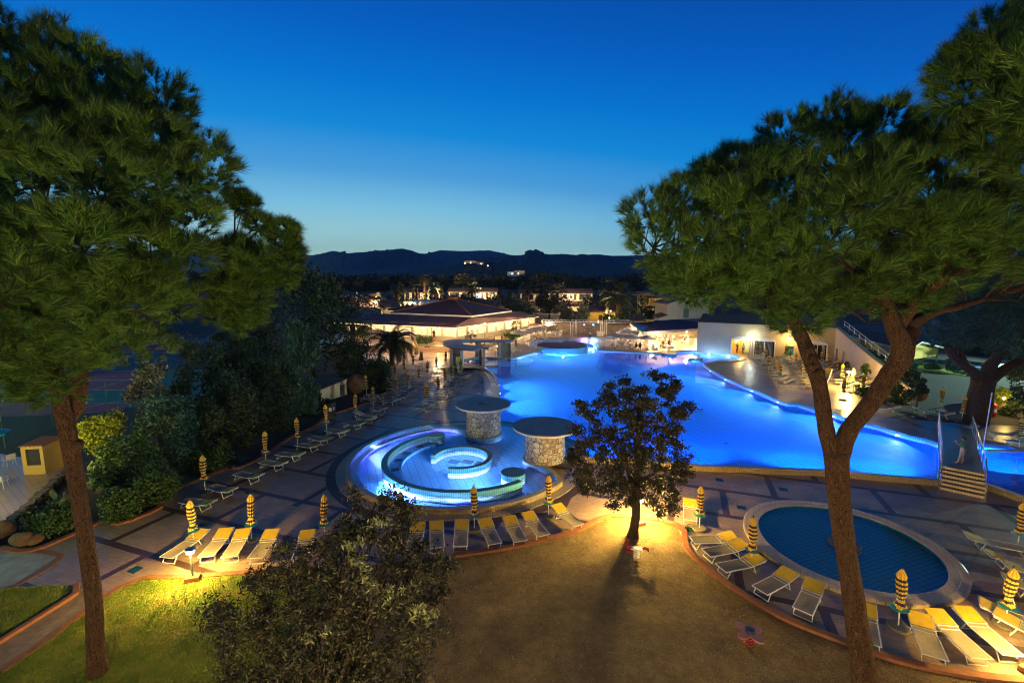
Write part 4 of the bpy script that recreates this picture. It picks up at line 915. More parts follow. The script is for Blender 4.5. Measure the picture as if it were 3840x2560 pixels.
# low house with lit yellow wall
t=thing('low_house','low dark-roofed house with a lamp-lit yellow wall behind the stage','house'); a=P(2195,1168,122); b_=P(2352,1168,122); g_=1.2
W,_,_,_=facade(t,'wall',M['yellowwall'],(a.x,122),(b_.x,122),g_-.5,a.z,[(3.5,4.5,g_,g_+1.6,0)],.4)
b=MB(); b.add([(b_.x,122,.5),(b_.x,131,.5),(b_.x,131,a.z),(b_.x,122,a.z)],[(0,1,2,3)]); b.build('side_wall',M['yellowwall'],t); b=MB(); b.add([(a.x,122,.5),(a.x,131,.5),(a.x,131,a.z),(a.x,122,a.z)],[(3,2,1,0)]); b.build('side_wall',M['yellowwall'],t)
quad(t,'door',M['dark'],[W(3.5,g_,-.38),W(4.5,g_,-.38),W(4.5,g_+1.6,-.38),W(3.5,g_+1.6,-.38)])
b=MB(); rd=P(2262,1143,127); slabquad(b,[(a.x-.7,121,a.z),(b_.x+.7,121,a.z),(rd.x+3,127,rd.z),(rd.x-3,127,rd.z)]); slabquad(b,[(b_.x+.7,121,a.z),(b_.x+.7,133,a.z),(rd.x+3,127,rd.z)]); slabquad(b,[(a.x-.7,133,a.z),(a.x-.7,121,a.z),(rd.x-3,127,rd.z)]); b.build('roof',M['roof'],t)
# yellow apartments
t=thing('yellow_apartment_house','yellow two-storey apartments with balconies and shuttered gable wall','house'); Y=148
def XY(px,Y): return P(px,1150,Y).x
z=lambda py:P(2400,py,Y).z
b=MB(); b.add([(XY(2388,Y),Y,z(1180)),(XY(2428,Y),Y,z(1180)),(XY(2428,Y),Y,z(1115)),(XY(2428,Y),Y,z(1110)),(XY(2425,Y),Y,z(1094)),(XY(2388,Y),Y,z(1105))],[(0,1,2,3,4,5)])
b.add([(XY(2425,Y),Y,z(1094)),(XY(2455,Y),Y,z(1106)),(XY(2455,Y),Y,z(1180)),(XY(2425,Y),Y,z(1180))],[(3,2,1,0)]); b.build('wall',M['yellowwall'],t)
for y0,y1 in((1119,1142),(1154,1172)): b=MB(); b.box((XY(2405,Y),Y-.05,(z(y0)+z(y1))/2),(.8,.12,z(y0)-z(y1))); b.build('shutter',M['dark'],t)
b=MB(); slabquad(b,[(XY(2384,Y),Y-.4,z(1106)),(XY(2424,Y),Y-.4,z(1094)),(XY(2424,Y),Y+9,z(1094)),(XY(2384,Y),Y+9,z(1106))]); slabquad(b,[(XY(2432,Y-3),Y-3.4,z(1115)),(XY(2560,Y-3),Y-3.4,z(1119)),(XY(2560,Y),Y+5,z(1108)),(XY(2432,Y),Y+5,z(1104))]); slabquad(b,[(XY(2416,Y-5),Y-5,z(1150)),(XY(2560,Y-5),Y-5,z(1157)),(XY(2560,Y),Y-2.4,z(1146)),(XY(2428,Y),Y-2.4,z(1142))]); b.build('roof',M['roof'],t)
for y0,y1 in((1119,1141),(1152,1176)):
    b=MB(); b.box((XY(2495,Y),Y-1.4,(z(y0)+z(y1))/2),(11,.1,z(y0)-z(y1)+.1)); b.build('balcony_wall',M['yellowwall'],t)
    for x in(2435,2458,2482,2508,2530): b=MB(); b.box((XY(x,Y-3),Y-2.9,(z(y0)+z(y1))/2),(.22,.25,z(y0)-z(y1)+.1)); b.build('column',M['cream'],t)
b=MB(); b.box((XY(2495,Y),Y-2.9,z(1143)),(11.,.2,.7)); b.build('balustrade',M['cream'],t)
# white gable house
t=thing('white_gable_house','plain white gabled house with one dark shuttered window above the bar roof','house'); Y=104; z=lambda py:P(2560,py,Y).z
b=MB(); b.add([(XY(2472,Y),Y,z(1215)),(XY(2660,Y),Y,z(1215)),(XY(2660,Y),Y,z(1122)),(XY(2600,Y),Y,z(1106)),(XY(2503,Y),Y,z(1137)),(XY(2503,Y),Y,z(1182)),(XY(2472,Y),Y,z(1190))],[tuple(range(7))])
b.add([(XY(2503,Y),Y,z(1215)),(XY(2503,Y),Y+9,z(1215)),(XY(2503,Y),Y+9,z(1137)),(XY(2503,Y),Y,z(1137))],[(3,2,1,0)]); b.build('wall',plain('white_render',(.30,.25,.24),(.25,.21,.20),1,.85),t)
b=MB(); slabquad(b,[(XY(2498,Y),Y-.3,z(1139)),(XY(2600,Y),Y-.3,z(1105)),(XY(2600,Y),Y+10,z(1105)),(XY(2498,Y),Y+10,z(1139))]); slabquad(b,[(XY(2600,Y),Y-.3,z(1105)),(XY(2665,Y),Y-.3,z(1124)),(XY(2665,Y),Y+10,z(1124)),(XY(2600,Y),Y+10,z(1105))]); slabquad(b,[(XY(2468,Y),Y-.4,z(1191)),(XY(2505,Y),Y-.4,z(1180)),(XY(2505,Y),Y+4,z(1175)),(XY(2468,Y),Y+4,z(1186))]); b.build('roof',M['roof'],t)
b=MB(); b.box((XY(2574,Y),Y-.06,(z(1157)+z(1191))/2),(1.1,.14,z(1157)-z(1191))); b.build('shutter',M['dark'],t)
# bar with its big sloping roof
t=thing('poolside_bar','open-fronted bar under a dark sloping roof with pale blue edge board','building')
a=Vector((21.9,77.5)); c=Vector((33.4,82.8)); zf=3.25; r1=Vector((26.8,87.)); r2=Vector((37.8,92.5))
b=MB(); slabquad(b,[V3(a,zf),V3(c,zf),V3(r2,4.35),V3(r1,4.35)],.15); slabquad(b,[V3(r1,4.35),V3(r2,4.35),V3(r2+Vector((-2,7)),3.4),V3(r1+Vector((-3,7)),3.4)],.15); b.build('roof',M['felt'],t)
b=MB(); d=(c-a); m_=(a+c)/2; b.box((m_.x+.1,m_.y-.25,zf-.12),(d.length,.12,.42),math.atan2(d.y,d.x)); b.build('fascia',plain('pale_blue_board',(.42,.46,.60),(.36,.40,.54),1,.5),t)
bw0=r1+Vector((-3.,6.5)); bw1=r2+Vector((1.,3.))
quad(t,'back_wall',M['stone_small'],[V3(bw0,RIM),V3(bw1,RIM),V3(bw1,3.6),V3(bw0,3.6)])
quad(t,'ceiling',M['white'],[V3(a+Vector((.3,.3)),zf-.2),V3(c,zf-.2),V3(bw1,3.3),V3(bw0,3.3)])
quad(t,'side_wall',M['white'],[V3(c+Vector((.6,0)),RIM),V3(bw1,RIM),V3(bw1,3.6),V3(c+Vector((.6,0)),3.3)])
for k in(.08,.5): p=a+d*k; b=MB(); b.box((p.x,p.y+.5,(RIM+zf)/2-.1),(.35,.35,zf-RIM-.25)); b.build('pillar',M['white'],t)
for k in range(6): p=bw0+(a-bw0)*(.12+.13*k); b=MB(); b.box((p.x,p.y,RIM+1.3),(.08,.9,2.5),math.atan2((a-bw0).y,(a-bw0).x)+math.pi/2); b.build('folding_door',M['white'],t)
b=MB(); p=c+Vector((-1.2,.4)); b.box((p.x,p.y,RIM+.55),(1.3,.6,1.1),.45); b.build('counter',M['cream'],t)
b=MB(); b.box((31.,91.5,RIM+2.1),(3.,.5,.15),.45); b.build('shelf',M['wood'],t)
for px,py in((2575,1243),(2422,1253)):
    q=P(px,py,82 if px>2500 else 79.5); b=MB(); b.lathe([(.02,-.14),(.14,-.06),(.15,.03),(.02,.13)],10,tuple(q)); b.build('lamp',M['lampglass'],t); point((q.x,q.y-.3,q.z-.1),1300 if px>2500 else 900,(1.,.72,.36),.15)
for p,e in(((29,84.5,2.9),3000),((34.5,88,3.),2600),((27.5,90,3.),2400)): point(p,e,(1.,.70,.34),.25)
# cream building with arched doors
t=thing('cream_building','long cream building with three arched doorways beside the sun deck','building')
A=(29.98,74.49);B=(45.91,65.33)
def U(px,py=1300): return onpx(px,A,B,py)*math.dist(A,B)
zt=5.2; ops=[(U(2744),U(2815),RIM,RIM+2.35,.45),(U(2829),U(2904),RIM,RIM+2.35,.35),(U(2955),U(2977),RIM+.4,RIM+1.9,0),(U(3033),U(3101),RIM,RIM+2.3,.45)]
W,L,d,n=facade(t,'wall',plain('ochre_render',(.52,.40,.20),(.44,.33,.16),.6,.85,bump=.15,bs=30),A,B,RIM-.1,zt,ops,.5)
b=MB(); q0=W(0,zt);q1=W(L,zt);q2=W(L,zt,-12);q3=W(0,zt,-12); b.add([q0,q1,q2,q3],[(0,1,2,3)]); b.add([W(-.01,RIM),q0,q3,W(-.01,RIM,-12)],[(0,1,2,3)]); b.build('flat_roof',M['felt'],t)
b=MB(); slabquad(b,[W(0,zt+.05,-.5),W(L,zt+.05,-.5),W(L,zt+1.1,-5),W(0,zt+1.1,-5)],.1); b.build('roof',M['roof2'],t)
for i,(u0,u1_,za,zb,ar) in enumerate(ops):
    fb=MB()
    if ar:
        arch=[W(u0-.06,za,.03),W(u0-.06,zb,.03)]+[W((u0+u1_)/2-(u1_-u0+.12)/2*math.cos(R(a_)),zb+(ar+.05)*math.sin(R(a_)),.03) for a_ in range(20,180,20)]+[W(u1_+.06,zb,.03),W(u1_+.06,za,.03)]
        fb.path(arch,.10,5); dr=fb.build('door',M['white'],t)
    if i==0:
        bb=MB(); bb.add([W(u0-.3,za,-3),W(u1_+.3,za,-3),W(u1_+.3,3.5,-3),W(u0-.3,3.5,-3)],[(0,1,2,3)]); bb.add([W(u0-.3,za,-.5),W(u0-.3,za,-3),W(u0-.3,3.5,-3),W(u0-.3,3.5,-.5)],[(0,1,2,3)]); bb.add([W(u1_+.3,za,-.5),W(u1_+.3,za,-3),W(u1_+.3,3.5,-3),W(u1_+.3,3.5,-.5)],[(0,1,2,3)]); bb.add([W(u0-.3,3.2,-.5),W(u0-.3,3.2,-3),W(u1_+.3,3.2,-3),W(u1_+.3,3.2,-.5)],[(0,1,2,3)]); bb.build('inner_room',M['yellowwall'],dr)
        quad(dr,'arch_panel',M['white'],[W(u0,zb,-.06),W(u1_,zb,-.06),W((u0+u1_)/2+.8,zb+.36,-.06),W((u0+u1_)/2,zb+.45,-.06),W((u0+u1_)/2-.8,zb+.36,-.06)])
        bb=MB(); c_=W((u0*.3+u1_*.7),za+1.1,-2.9); bb.box(c_,(1.,.1,2.),math.atan2(d.y,d.x)); bb.build('inner_doorway',plain('blue_white_paint',(.5,.62,.7),(.45,.58,.66),1),dr)
        c_=W(u0+.5,za+1.75,-2.93); bb=MB(); bb.box(c_,(.7,.06,.6),math.atan2(d.y,d.x)); bb.build('notice',M['white'],dr)
        point(W((u0+u1_)/2,3.0,-1.6),420,(1.,.72,.25),.2)
    else:
        gm=M['glass'] if i!=2 else M['teal']
        gq=quad(t if not ar else dr,'window' if not ar else 'glass',gm,[W(u0,za,-.4),W(u1_,za,-.4),W(u1_,zb,-.4),W(u0,zb,-.4)])
        if ar:
            quad(dr,'arch_panel',M['white'],[W(u0,zb,-.06),W(u1_,zb,-.06),W((u0+u1_)/2+.8,zb+.36,-.06),W((u0+u1_)/2,zb+ar,-.06),W((u0+u1_)/2-.8,zb+.36,-.06)])
            cb=MB()
            for k in range(14):
                u=u0+.12+k*(u1_-u0-.2)/14
                if i==3 and 4<k<11: continue
                cb.path([W(u,za,-.36),W(u,zb,-.36)],.06,6)
            cb.build('curtain',plain('grey_curtain',(.26,.25,.23),(.20,.19,.18),6),dr)
            cb=MB(); m_=(u0+u1_)/2; cb.path([W(m_,za,-.3),W(m_,zb,-.3)],.05,4); cb.build('frame',M['white'],dr)
for px,py,col,e,lm in((2822,1244,(.80,.95,.9),190,'coollamp'),(2966,1252,(1.,.66,.25),420,'lampglass')):
    u=U(px,py); q=W(u,P(px,py,70).z if 0 else 3.35,.18); b=MB(); b.lathe([(.03,-.14),(.12,-.06),(.13,.05),(.03,.12)],10,q); b.build('wall_lamp',M[lm],t); point(W(u,3.4,.9),e,col,.1)
# descending wing wall with end pillar, ramp rail
E_=G(3405,1510,RIM)
t=thing('sloping_wing_wall','long pinkish wall sloping down from the cream building to a square pillar','wall')
LW_=math.dist(B,E_); pk_=plain('pinkish_render',(.50,.40,.34),(.43,.34,.29),.8,.85,bump=.15,bs=30)
zq=lambda px,py:P(px,py,B[1]+(E_[1]-B[1])*onpx(px,B,E_,py)).z
uw=lambda px,py:onpx(px,B,E_,py)*LW_
tops=[(LW_,zq(3404,1452)),(uw(3310,1372),zq(3310,1372)),(uw(3256,1329),zq(3256,1329)),(0,5.25)]
ops=[(uw(3133,1320),uw(3142,1320),RIM,RIM+2.1,0),(uw(3158,1330),uw(3167,1330),RIM,RIM+2.1,0)]
W2,_,d2,n2=facade(t,'wall',pk_,B,E_,RIM-.1,5.2,ops,.3,top=tops)
b=MB(); pts=[W2(u,z_+.03,-.15) for u,z_ in tops]; 
for i in range(len(tops)-1):
    (ua,za_),(ub,zb_)=tops[i],tops[i+1]; slabquad(b,[W2(ua,za_+.08,.06),W2(ua,za_+.08,-.4),W2(ub,zb_+.08,-.4),W2(ub,zb_+.08,.06)],.1)
b.build('coping',M['concrete'],t)
for o in ops: quad(t,'door',M['wood'],[W2(o[0],o[2],-.25),W2(o[1],o[2],-.25),W2(o[1],o[3],-.25),W2(o[0],o[3],-.25)])
b=MB(); p=W2(LW_+.25,0,-.15); b.box((p[0],p[1],RIM+.95),(.55,.55,1.95),math.atan2(d2.y,d2.x)); b.build('pillar',pk_,t)
b=MB(); tt=tops[::-1]
for h in(.5,.95): b.path([W2(u,z_+h,-.9) for u,z_ in tt[:3]],.025,5)
for k in range(9): u=tt[2][0]*k/8; z_=5.25+(tt[2][1]-5.25)*k/8; b.path([W2(u,z_,-.9),W2(u,z_+.95,-.9)],.02,4)
b.build('handrail',M['alu'],t)
# low long building behind it
t=thing('long_low_building','long low building with sloping tiled roof and rows of tall windows','building')
NL=Vector((*G(3402,1378,.5),0)); NR=Vector((*G(3513,1363,.5),0)); zE=P(3524,1300,NR.y).z; FL=Vector(P(3160,1238,80)); dir_=Vector((FL.x-NL.x,FL.y-NL.y,0)); LB=dir_.length; dir_.normalize()
FLp=NL+dir_*LB; FR=NR+dir_*LB
o9=[(k*LB/9+.25,(k+1)*LB/9-.25,1.5,2.9,0) for k in range(9)]
W3,_,_,_=facade(t,'wall',M['cream'],(FLp.x,FLp.y),(NL.x,NL.y),.3,zE,o9,.25)
for k,o in enumerate(o9):
    q=quad(t,'window',M['lit2'] if k in(1,2,4,5) else M['glass'],[W3(o[0],o[2],-.2),W3(o[1],o[2],-.2),W3(o[1],o[3],-.2),W3(o[0],o[3],-.2)])
    fb=MB()
    for j in range(5): u=o[0]+(o[1]-o[0])*j/4; fb.path([W3(u,o[2],-.15),W3(u,o[3],-.15)],.04,4)
    fb.build('frame',M['white'],q)
Le=(NR-NL).length; o2=[(.35,Le-.45,1.55,3.0,0)]
W4,_,_,_=facade(t,'end_wall',M['yellowwall'],(NL.x,NL.y),(NR.x,NR.y),.3,zE,o2,.25,top=[(Le,zE),(Le*.3,zE+.95),(0,zE+.3)])
q=quad(t,'window',M['glass'],[W4(.35,1.55,-.2),W4(Le-.45,1.55,-.2),W4(Le-.45,3.,-.2),W4(.35,3.,-.2)]); fb=MB()
for j in range(5): u=.35+(Le-.8)*j/4; fb.path([W4(u,1.55,-.1),W4(u,3.,-.1)],.06,4)
for z_ in(1.55,3.): fb.path([W4(.3,z_,-.05),W4(Le-.4,z_,-.05)],.07,4)
fb.build('frame',M['wood'],q)
b=MB(); up_=Vector((0,0,1)); rg=NL+(NR-NL)*.3; 
slabquad(b,[V3(NL-dir_*.6-(NR-NL).normalized()*.8,zE+.05),V3(rg-dir_*.6,zE+1.05),V3(rg+dir_*LB,zE+1.05),V3(FLp-(NR-NL).normalized()*.8,zE+.05)],.14); slabquad(b,[V3(rg-dir_*.6,zE+1.05),V3(NR-dir_*.6+(NR-NL).normalized()*.6,zE-.05),V3(FR+(NR-NL).normalized()*.6,zE-.05),V3(rg+dir_*LB,zE+1.05)],.14); b.build('roof',M['roof2'],t)
b=MB(); b.path([V3(NL-dir_*.62-(NR-NL).normalized()*.8,zE-.03),V3(rg-dir_*.62,zE+.98),V3(NR-dir_*.62+(NR-NL).normalized()*.6,zE-.1)],.12,4); b.path([V3(NL-dir_*.6-(NR-NL).normalized()*.85,zE-.03),V3(FLp-(NR-NL).normalized()*.85,zE-.03)],.1,4); b.build('gutter',M['white'],t)
# shed with dark door on the left, yellow hut
t=thing('flat_shed','flat-roofed cream shed with dark door beside a brown boulder','shed'); A=G(1205,1510);B=G(1302,1478); zt=P(1302,1420,B[1]).z; L=math.dist(A,B)
W5,_,_,_=facade(t,'wall',M['cream'],A,B,0,zt,[(L*.72,L*.93,0,zt*.72,0)],.2,top=[(L,zt),(0,P(1205,1459,A[1]).z)]); quad(t,'door',M['dark'],[W5(L*.72,0,-.15),W5(L*.93,0,-.15),W5(L*.93,zt*.72,-.15),W5(L*.72,zt*.72,-.15)])
b=MB(); slabquad(b,[W5(-.1,P(1205,1459,A[1]).z+.03,.1),W5(L+.1,zt+.05,.1),W5(L+.1,zt+.05,-3),W5(-.1,zt,-3)],.08); b.build('roof',M['felt'],t); b=MB(); b.add([W5(L,0),W5(L,0,-3),W5(L,zt,-3),W5(L,zt)],[(0,1,2,3)]); b.build('side_wall',M['cream'],t)
t=thing('utility_hut','small yellow hut with wavy clay roof and dark metal hatch','hut'); A=G(90,1780);B=G(172,1776); C=G(246,1744); zt=P(78,1675,A[1]).z; L=math.dist(A,B)
W6,_,_,_=facade(t,'wall',M['yellowwall'],A,B,0,zt,[(L*.2,L*.85,zt*.32,zt*.9,0)],.12); quad(t,'hatch',M['dark'],[W6(L*.2,zt*.32,-.08),W6(L*.85,zt*.32,-.08),W6(L*.85,zt*.9,-.08),W6(L*.2,zt*.9,-.08)])
b=MB(); b.add([V3(B,0),V3(C,0),V3(C,zt),V3(B,zt)],[(0,1,2,3)]); D=(A[0]+C[0]-B[0],A[1]+C[1]-B[1]); b.build('side_wall',M['yellowwall'],t); b=MB(); b.add([V3(A,0),V3(D,0),V3(D,zt),V3(A,zt)],[(3,2,1,0)]); b.build('back_wall',M['yellowwall'],t)
b=MB(); dx=Vector((B[0]-A[0],B[1]-A[1],0)); dy=Vector((C[0]-B[0],C[1]-B[1],0)); n=28
vs=[]
for j in(0,1):
    for i in range(n+1): p=Vector((A[0],A[1],zt+.02))+dx*(i/n*1.12-.06)+dy*(j*1.1-.05); p.z+=.06*abs(math.sin(math.pi*i/n*6))+.22*j*.6; vs.append(tuple(p))
b.add(vs,[(i,i+1,n+2+i,n+1+i) for i in range(n)]); b.add([(x,y,z_-.05) for x,y,z_ in vs],[(i,i+1,n+2+i,n+1+i)[::-1] for i in range(n)]); b.add([vs[i] for i in range(n+1)]+[(x,y,z_-.05) for x,y,z_ in vs[:n+1]],[(i,n+1+i,n+2+i,i+1) for i in range(n)]); b.build('roof',M['terracotta'],t)
# pergola over the round basin
t=thing('pergola','curved blue-grey roof ring on stone and white pillars over a round basin','pergola'); zc=2.95
cen=G(1790,1298,zc); 
def ell(a,ro): return (cen[0]+ro*math.cos(R(a)),cen[1]+ro*1.25*math.sin(R(a)))
outer=smooth_poly(GP(ring_px([(1345,735),(1290,762),(1200,762),(1060,748),(960,722),(915,698),(925,672),(990,655),(1100,648),(1300,646),(1480,650),(1600,656),(1702,660)],1350,1050,2.94),zc),3,False)
inner=smooth_poly(GP(ring_px([(1600,680),(1480,672),(1300,670),(1190,672),(1132,685),(1135,702),(1200,714),(1300,722),(1422,735)],1350,1050,2.94),zc),3,False)
poly=outer+GP(ring_px([(1690,668)],1350,1050,2.94),zc)+inner+GP(ring_px([(1415,752)],1350,1050,2.94),zc)
poly=poly if area(poly)>0 else poly[::-1]
b=MB(); b.flat([poly],zc); b.flat([poly],zc-.22,up=False); b.wall(poly,zc-.22,zc); b.build('roof_ring',M['slab'] if 0 else plain('blue_grey_roof',(.30,.31,.34),(.24,.25,.28),1,.7),t)
def pil(px,py,w_,dd,m,z0=0.): c=G(px,py,z0); b=MB(); b.box((c[0],c[1]+dd/2,(z0+zc-.22)/2),(w_,dd,zc-.22-z0)); return b
pil(1712,1384,1.75,.6,0).build('stone_pillar',M['stone_small'],t); 
for x in(1692,1732): pil(x,1386,.38,.7,0).build('pillar',M['white'],t)
pil(1815,1377,.42,.5,0).build('pillar',M['white'],t); pil(1802,1379,.3,.5,0).build('pillar',M['wood'],t)
pil(1788,1342,.45,.5,0,.2).build('stone_pillar',M['stone_small'],t); pil(1798,1342,.5,.45,0,.2).build('pillar',M['white'],t)
pil(1890,1341,2.0,.5,0,.2).build('stone_pillar',M['stone_small'],t); pil(1874,1342,.28,.6,0,.2).build('pillar',M['white'],t); pil(1909,1341,.22,.6,0,.2).build('pillar',M['white'],t)
b=MB(); A=circ(PB,3.95,40,20,300);Bq=circ(PB,3.3,40,20,300); b.strip(A,Bq,RIM+.03,RIM+.03,False); b.wall(A,-.02,RIM+.03,False); struct(b.build('basin_rim',M['rimtop']))
# hand rails into the water
for i,(p,q) in enumerate((((1858,1337),(1912,1366)),((1915,1336),(1935,1354)))):
    a=G(*p,RIM); c=G(*q,WAT); b=MB(); b.path([(a[0],a[1],RIM),(a[0],a[1],RIM+.85),(c[0],c[1],WAT+.3),(c[0],c[1],-.5)],.03,6); tag(b.build('pool_handrail',M['steel']),'steel handrail into the water, %s of the two by the pergola pillar'%('left' if i==0 else 'right'),'handrail','handrails at the pool steps')
# rubble wall and light trusses behind the stage
t=thing('rubble_wall','low rubble stone wall behind the stage and cafe tables','wall'); a=P(1985,1243,101); c=P(2445,1243,99)
b=MB(); b.box(((a.x+c.x)/2,100.3,RIM+.95),(c.x-a.x,.5,1.9),math.atan2(c.y-a.y,c.x-a.x)); b.build('stones',M['stone_small'],t)
b=MB(); b.box(((a.x+c.x)/2,101.5,RIM+1.9),(c.x-a.x,1.6,.3)); b.build('flower_bed',M['brick'],t)
def truss(label,x0,x1,Y,ztop,dep,posts):
    t=thing('light_truss',label,'truss',(0,0,0),0,'white tube frames behind the stage'); A_=XY(x0,Y);B_=XY(x1,Y)
    b=MB()
    for z_ in(ztop,ztop-.35): b.path([(A_,Y,z_),(B_,Y,z_)],.06,5); b.path([(A_,Y+dep,z_+.1),(B_,Y+dep,z_+.1)],.05,5)
    for k in range(9): x=A_+(B_-A_)*k/8; b.path([(x,Y,ztop),(x,Y+dep,ztop+.1)],.04,4)
    b.build('beam',M['white'],t)
    for x,yy in posts: b=MB(); b.path([(XY(x,Y+yy),Y+yy,RIM),(XY(x,Y+yy),Y+yy,ztop)],.09,6); b.build('post',M['white'],t)
truss('white tube frame over the stage carrying the coloured spotlights',2150,2262,95,3.4,3,((2141,0),(2150,.2),(2255,0),(2262,.2),(2159,3),(2164,3)))
truss('white tube frame left of the stage above the tables',2033,2140,97,3.2,3,((2034,3),(2048,3)))
truss('white tube frame right of the stage ending by the shrubs',2278,2372,97,3.3,3,((2277,0),(2270,2)))
t=thing('goal_frame','plain white crossbar frame on the lawn behind the cafe umbrellas','frame'); b=MB(); Y=118; z_=P(2000,1174,Y).z; b.path([(XY(2000,Y),Y,.9),(XY(2000,Y),Y,z_),(XY(2090,Y),Y,z_-.3),(XY(2090,Y),Y,.9)],.09,6); b.build('bar',M['white'],t)
# stage lights, sound desk, tripod
t=thing('stage_spotlights','pair of coloured spotlights hung from the truss','spotlight',(0,0,0))
for px,col,ec,e in((2191,(.5,.25,1.),'8a5cff',900),(2225,(.1,.6,1.),'4ab0ff',700)):
    q=P(px,1217,96); b=MB(); b.lathe([(.10,-.15),(.16,0),(.12,.1)],12,(q.x,q.y,q.z)); b.build('lamp',emit('stage_lamp_'+ec,ec,12),t); spot((q.x,q.y-.4,q.z),(0 if px<2200 else -.05,-1,-.36),e*3.,col,75,.6,.1,'stage_spot')
c=G(2250,1260,RIM); t=thing('sound_desk','white sound desk with mixer beside the stage frame','desk',(c[0],c[1],RIM)); b=MB(); b.box((0,0,.55),(1.3,.7,1.1)); b.build('body',M['white'],t); b=MB(); b.box((0,0,1.16),(.7,.5,.12)); b.build('mixer',M['dark'],t)
c=G(2200,1250,RIM); t=thing('tripod_stand','black tripod stand in front of the rubble wall','stand',(c[0],c[1],RIM)); b=MB(); b.path([(0,0,.6),(0,0,2.1)],.04,6)
for a_ in(0,120,240): b.path([(0,0,.9),(.6*math.cos(R(a_)),.6*math.sin(R(a_)),0)],.03,5)
b.build('frame',M['dark'],t)
# ---------------------------------------------------------------- tennis courts and fence
b=MB(); b.flat([GP([(0,1560),(300,1530),(860,1520),(1000,1330),(980,1270),(200,1262),(-900,1262),(-900,1620)])[::-1]],-.012); struct(b.build('court_surround',plain('green_court_paint',(.03,.15,.13),(.02,.11,.10),.6,.8)))
cm=plain('red_court_paint',(.34,.05,.10),(.26,.04,.08),.6,.8)
def court(q):
    p=GP(q); p=p if area(p)>0 else p[::-1]; b=MB(); b.flat([p],-.006); struct(b.build('tennis_court',cm))
court([(-200,1560),(60,1560),(460,1545),(480,1510),(-200,1512)]); court([(120,1466),(560,1466),(620,1388),(150,1388)]); court([(300,1326),(700,1326),(800,1280),(350,1280)])
b=MB()
for p,q in(((120,1462),(560,1462)),((140,1425),(590,1425)),((160,1391),(610,1391)),((330,1466),(560,1400)),((300,1512),(500,1512)),((300,1530),(460,1500)),((350,1322),(700,1322)),((150,1388),(110,1466))):
    a=G(*p);c=G(*q); dx,dy=c[0]-a[0],c[1]-a[1]; l=math.hypot(dx,dy); b.box(((a[0]+c[0])/2,(a[1]+c[1])/2,.0),(l,.08,.006),math.atan2(dy,dx))
struct(b.build('court_lines',M['white']))
t=thing('court_net','sagging white-topped tennis net across the far court','net'); a=G(500,1328);c=G(690,1286); b=MB(); b.path([(a[0],a[1],.95),(c[0],c[1],1.1)],.05,5); b.path([(a[0],a[1],0),(a[0],a[1],.95)],.05,5); b.path([(c[0],c[1],0),(c[0],c[1],1.1)],.05,5); b.build('band',M['white'],t)
t=thing('wire_fence','green posts with sagging chain-link mesh round the courts','fence'); ps=[(-60,1690),(20,1680),(200,1600),(408,1560),(560,1525)]
gm=plain('green_post_paint',(.06,.22,.16),(.05,.18,.13),2,.6)
tops_=[]
for p in ps: a=G(*p); b=MB(); b.path([(a[0],a[1],0),(a[0],a[1],3.)],.045,6); b.build('post',gm,t); tops_.append(Vector((a[0],a[1],3.)))
b=MB()
for i in range(len(tops_)-1):
    A_,B_=tops_[i],tops_[i+1]; L=(B_-A_).length; n=int(L/.26); m=10
    for k in range(-m,n+m):
        for s_ in(1,-1):
            k0,k1=k,k+s_*m; z0,z1=0.,2.9
            if not(0<=k0<=n) or not(0<=k1<=n): continue
            b.path([(A_.lerp(B_,k0/n).x,A_.lerp(B_,k0/n).y,z0),(A_.lerp(B_,k1/n).x,A_.lerp(B_,k1/n).y,z1)],.007,3,caps=False)
    b.path([tuple(A_-Vector((0,0,.1))),tuple(B_-Vector((0,0,.3)))],.012,4)
b.build('mesh',gm,t)
t=thing('folded_umbrella','turquoise umbrella edge sticking in at the left picture border','umbrella',(*G(-30,1735),0)); b=MB(); b.path([(0,0,0),(0,0,2.1)],.03,6); b.build('pole',M['alu'],t); b=MB(); b.lathe([(1.1,1.85),(1.1,2.0),(.02,2.3)],8); b.build('canopy',M['teal'],t)
# far-left terrace with its rough wall
tp=GP([(-500,1700),(0,1700),(250,1742),(246,1780),(0,2000),(-500,2300)]); tp=tp if area(tp)>0 else tp[::-1]
b=MB(); b.flat([tp],-.004); struct(b.build('side_terrace',floor_tile('terrace_tiles',(.36,.29,.21),(.33,.26,.19),(.16,.12,.09),.6,.3,R(35))))
t=thing('dry_stone_wall','low rough stone wall between the side terrace and the planted bed','wall'); pts=GP([(250,1772),(190,1835),(100,1915),(0,2010),(-200,2150)]); b=MB()
for i in range(len(pts)-1):
    A_,B_=Vector(pts[i]),Vector(pts[i+1]); L=(B_-A_).length
    for k in range(int(L/.3)+1): p=A_.lerp(B_,k*.3/L); b.box((p.x+rng.uniform(-.06,.06),p.y+rng.uniform(-.06,.06),.1),(rng.uniform(.3,.45),rng.uniform(.3,.45),rng.uniform(.3,.5)),rng.uniform(0,3))
b.build('stones',plain('grey_rubble',(.14,.12,.10),(.07,.06,.05),4,.9,bump=.6),t)
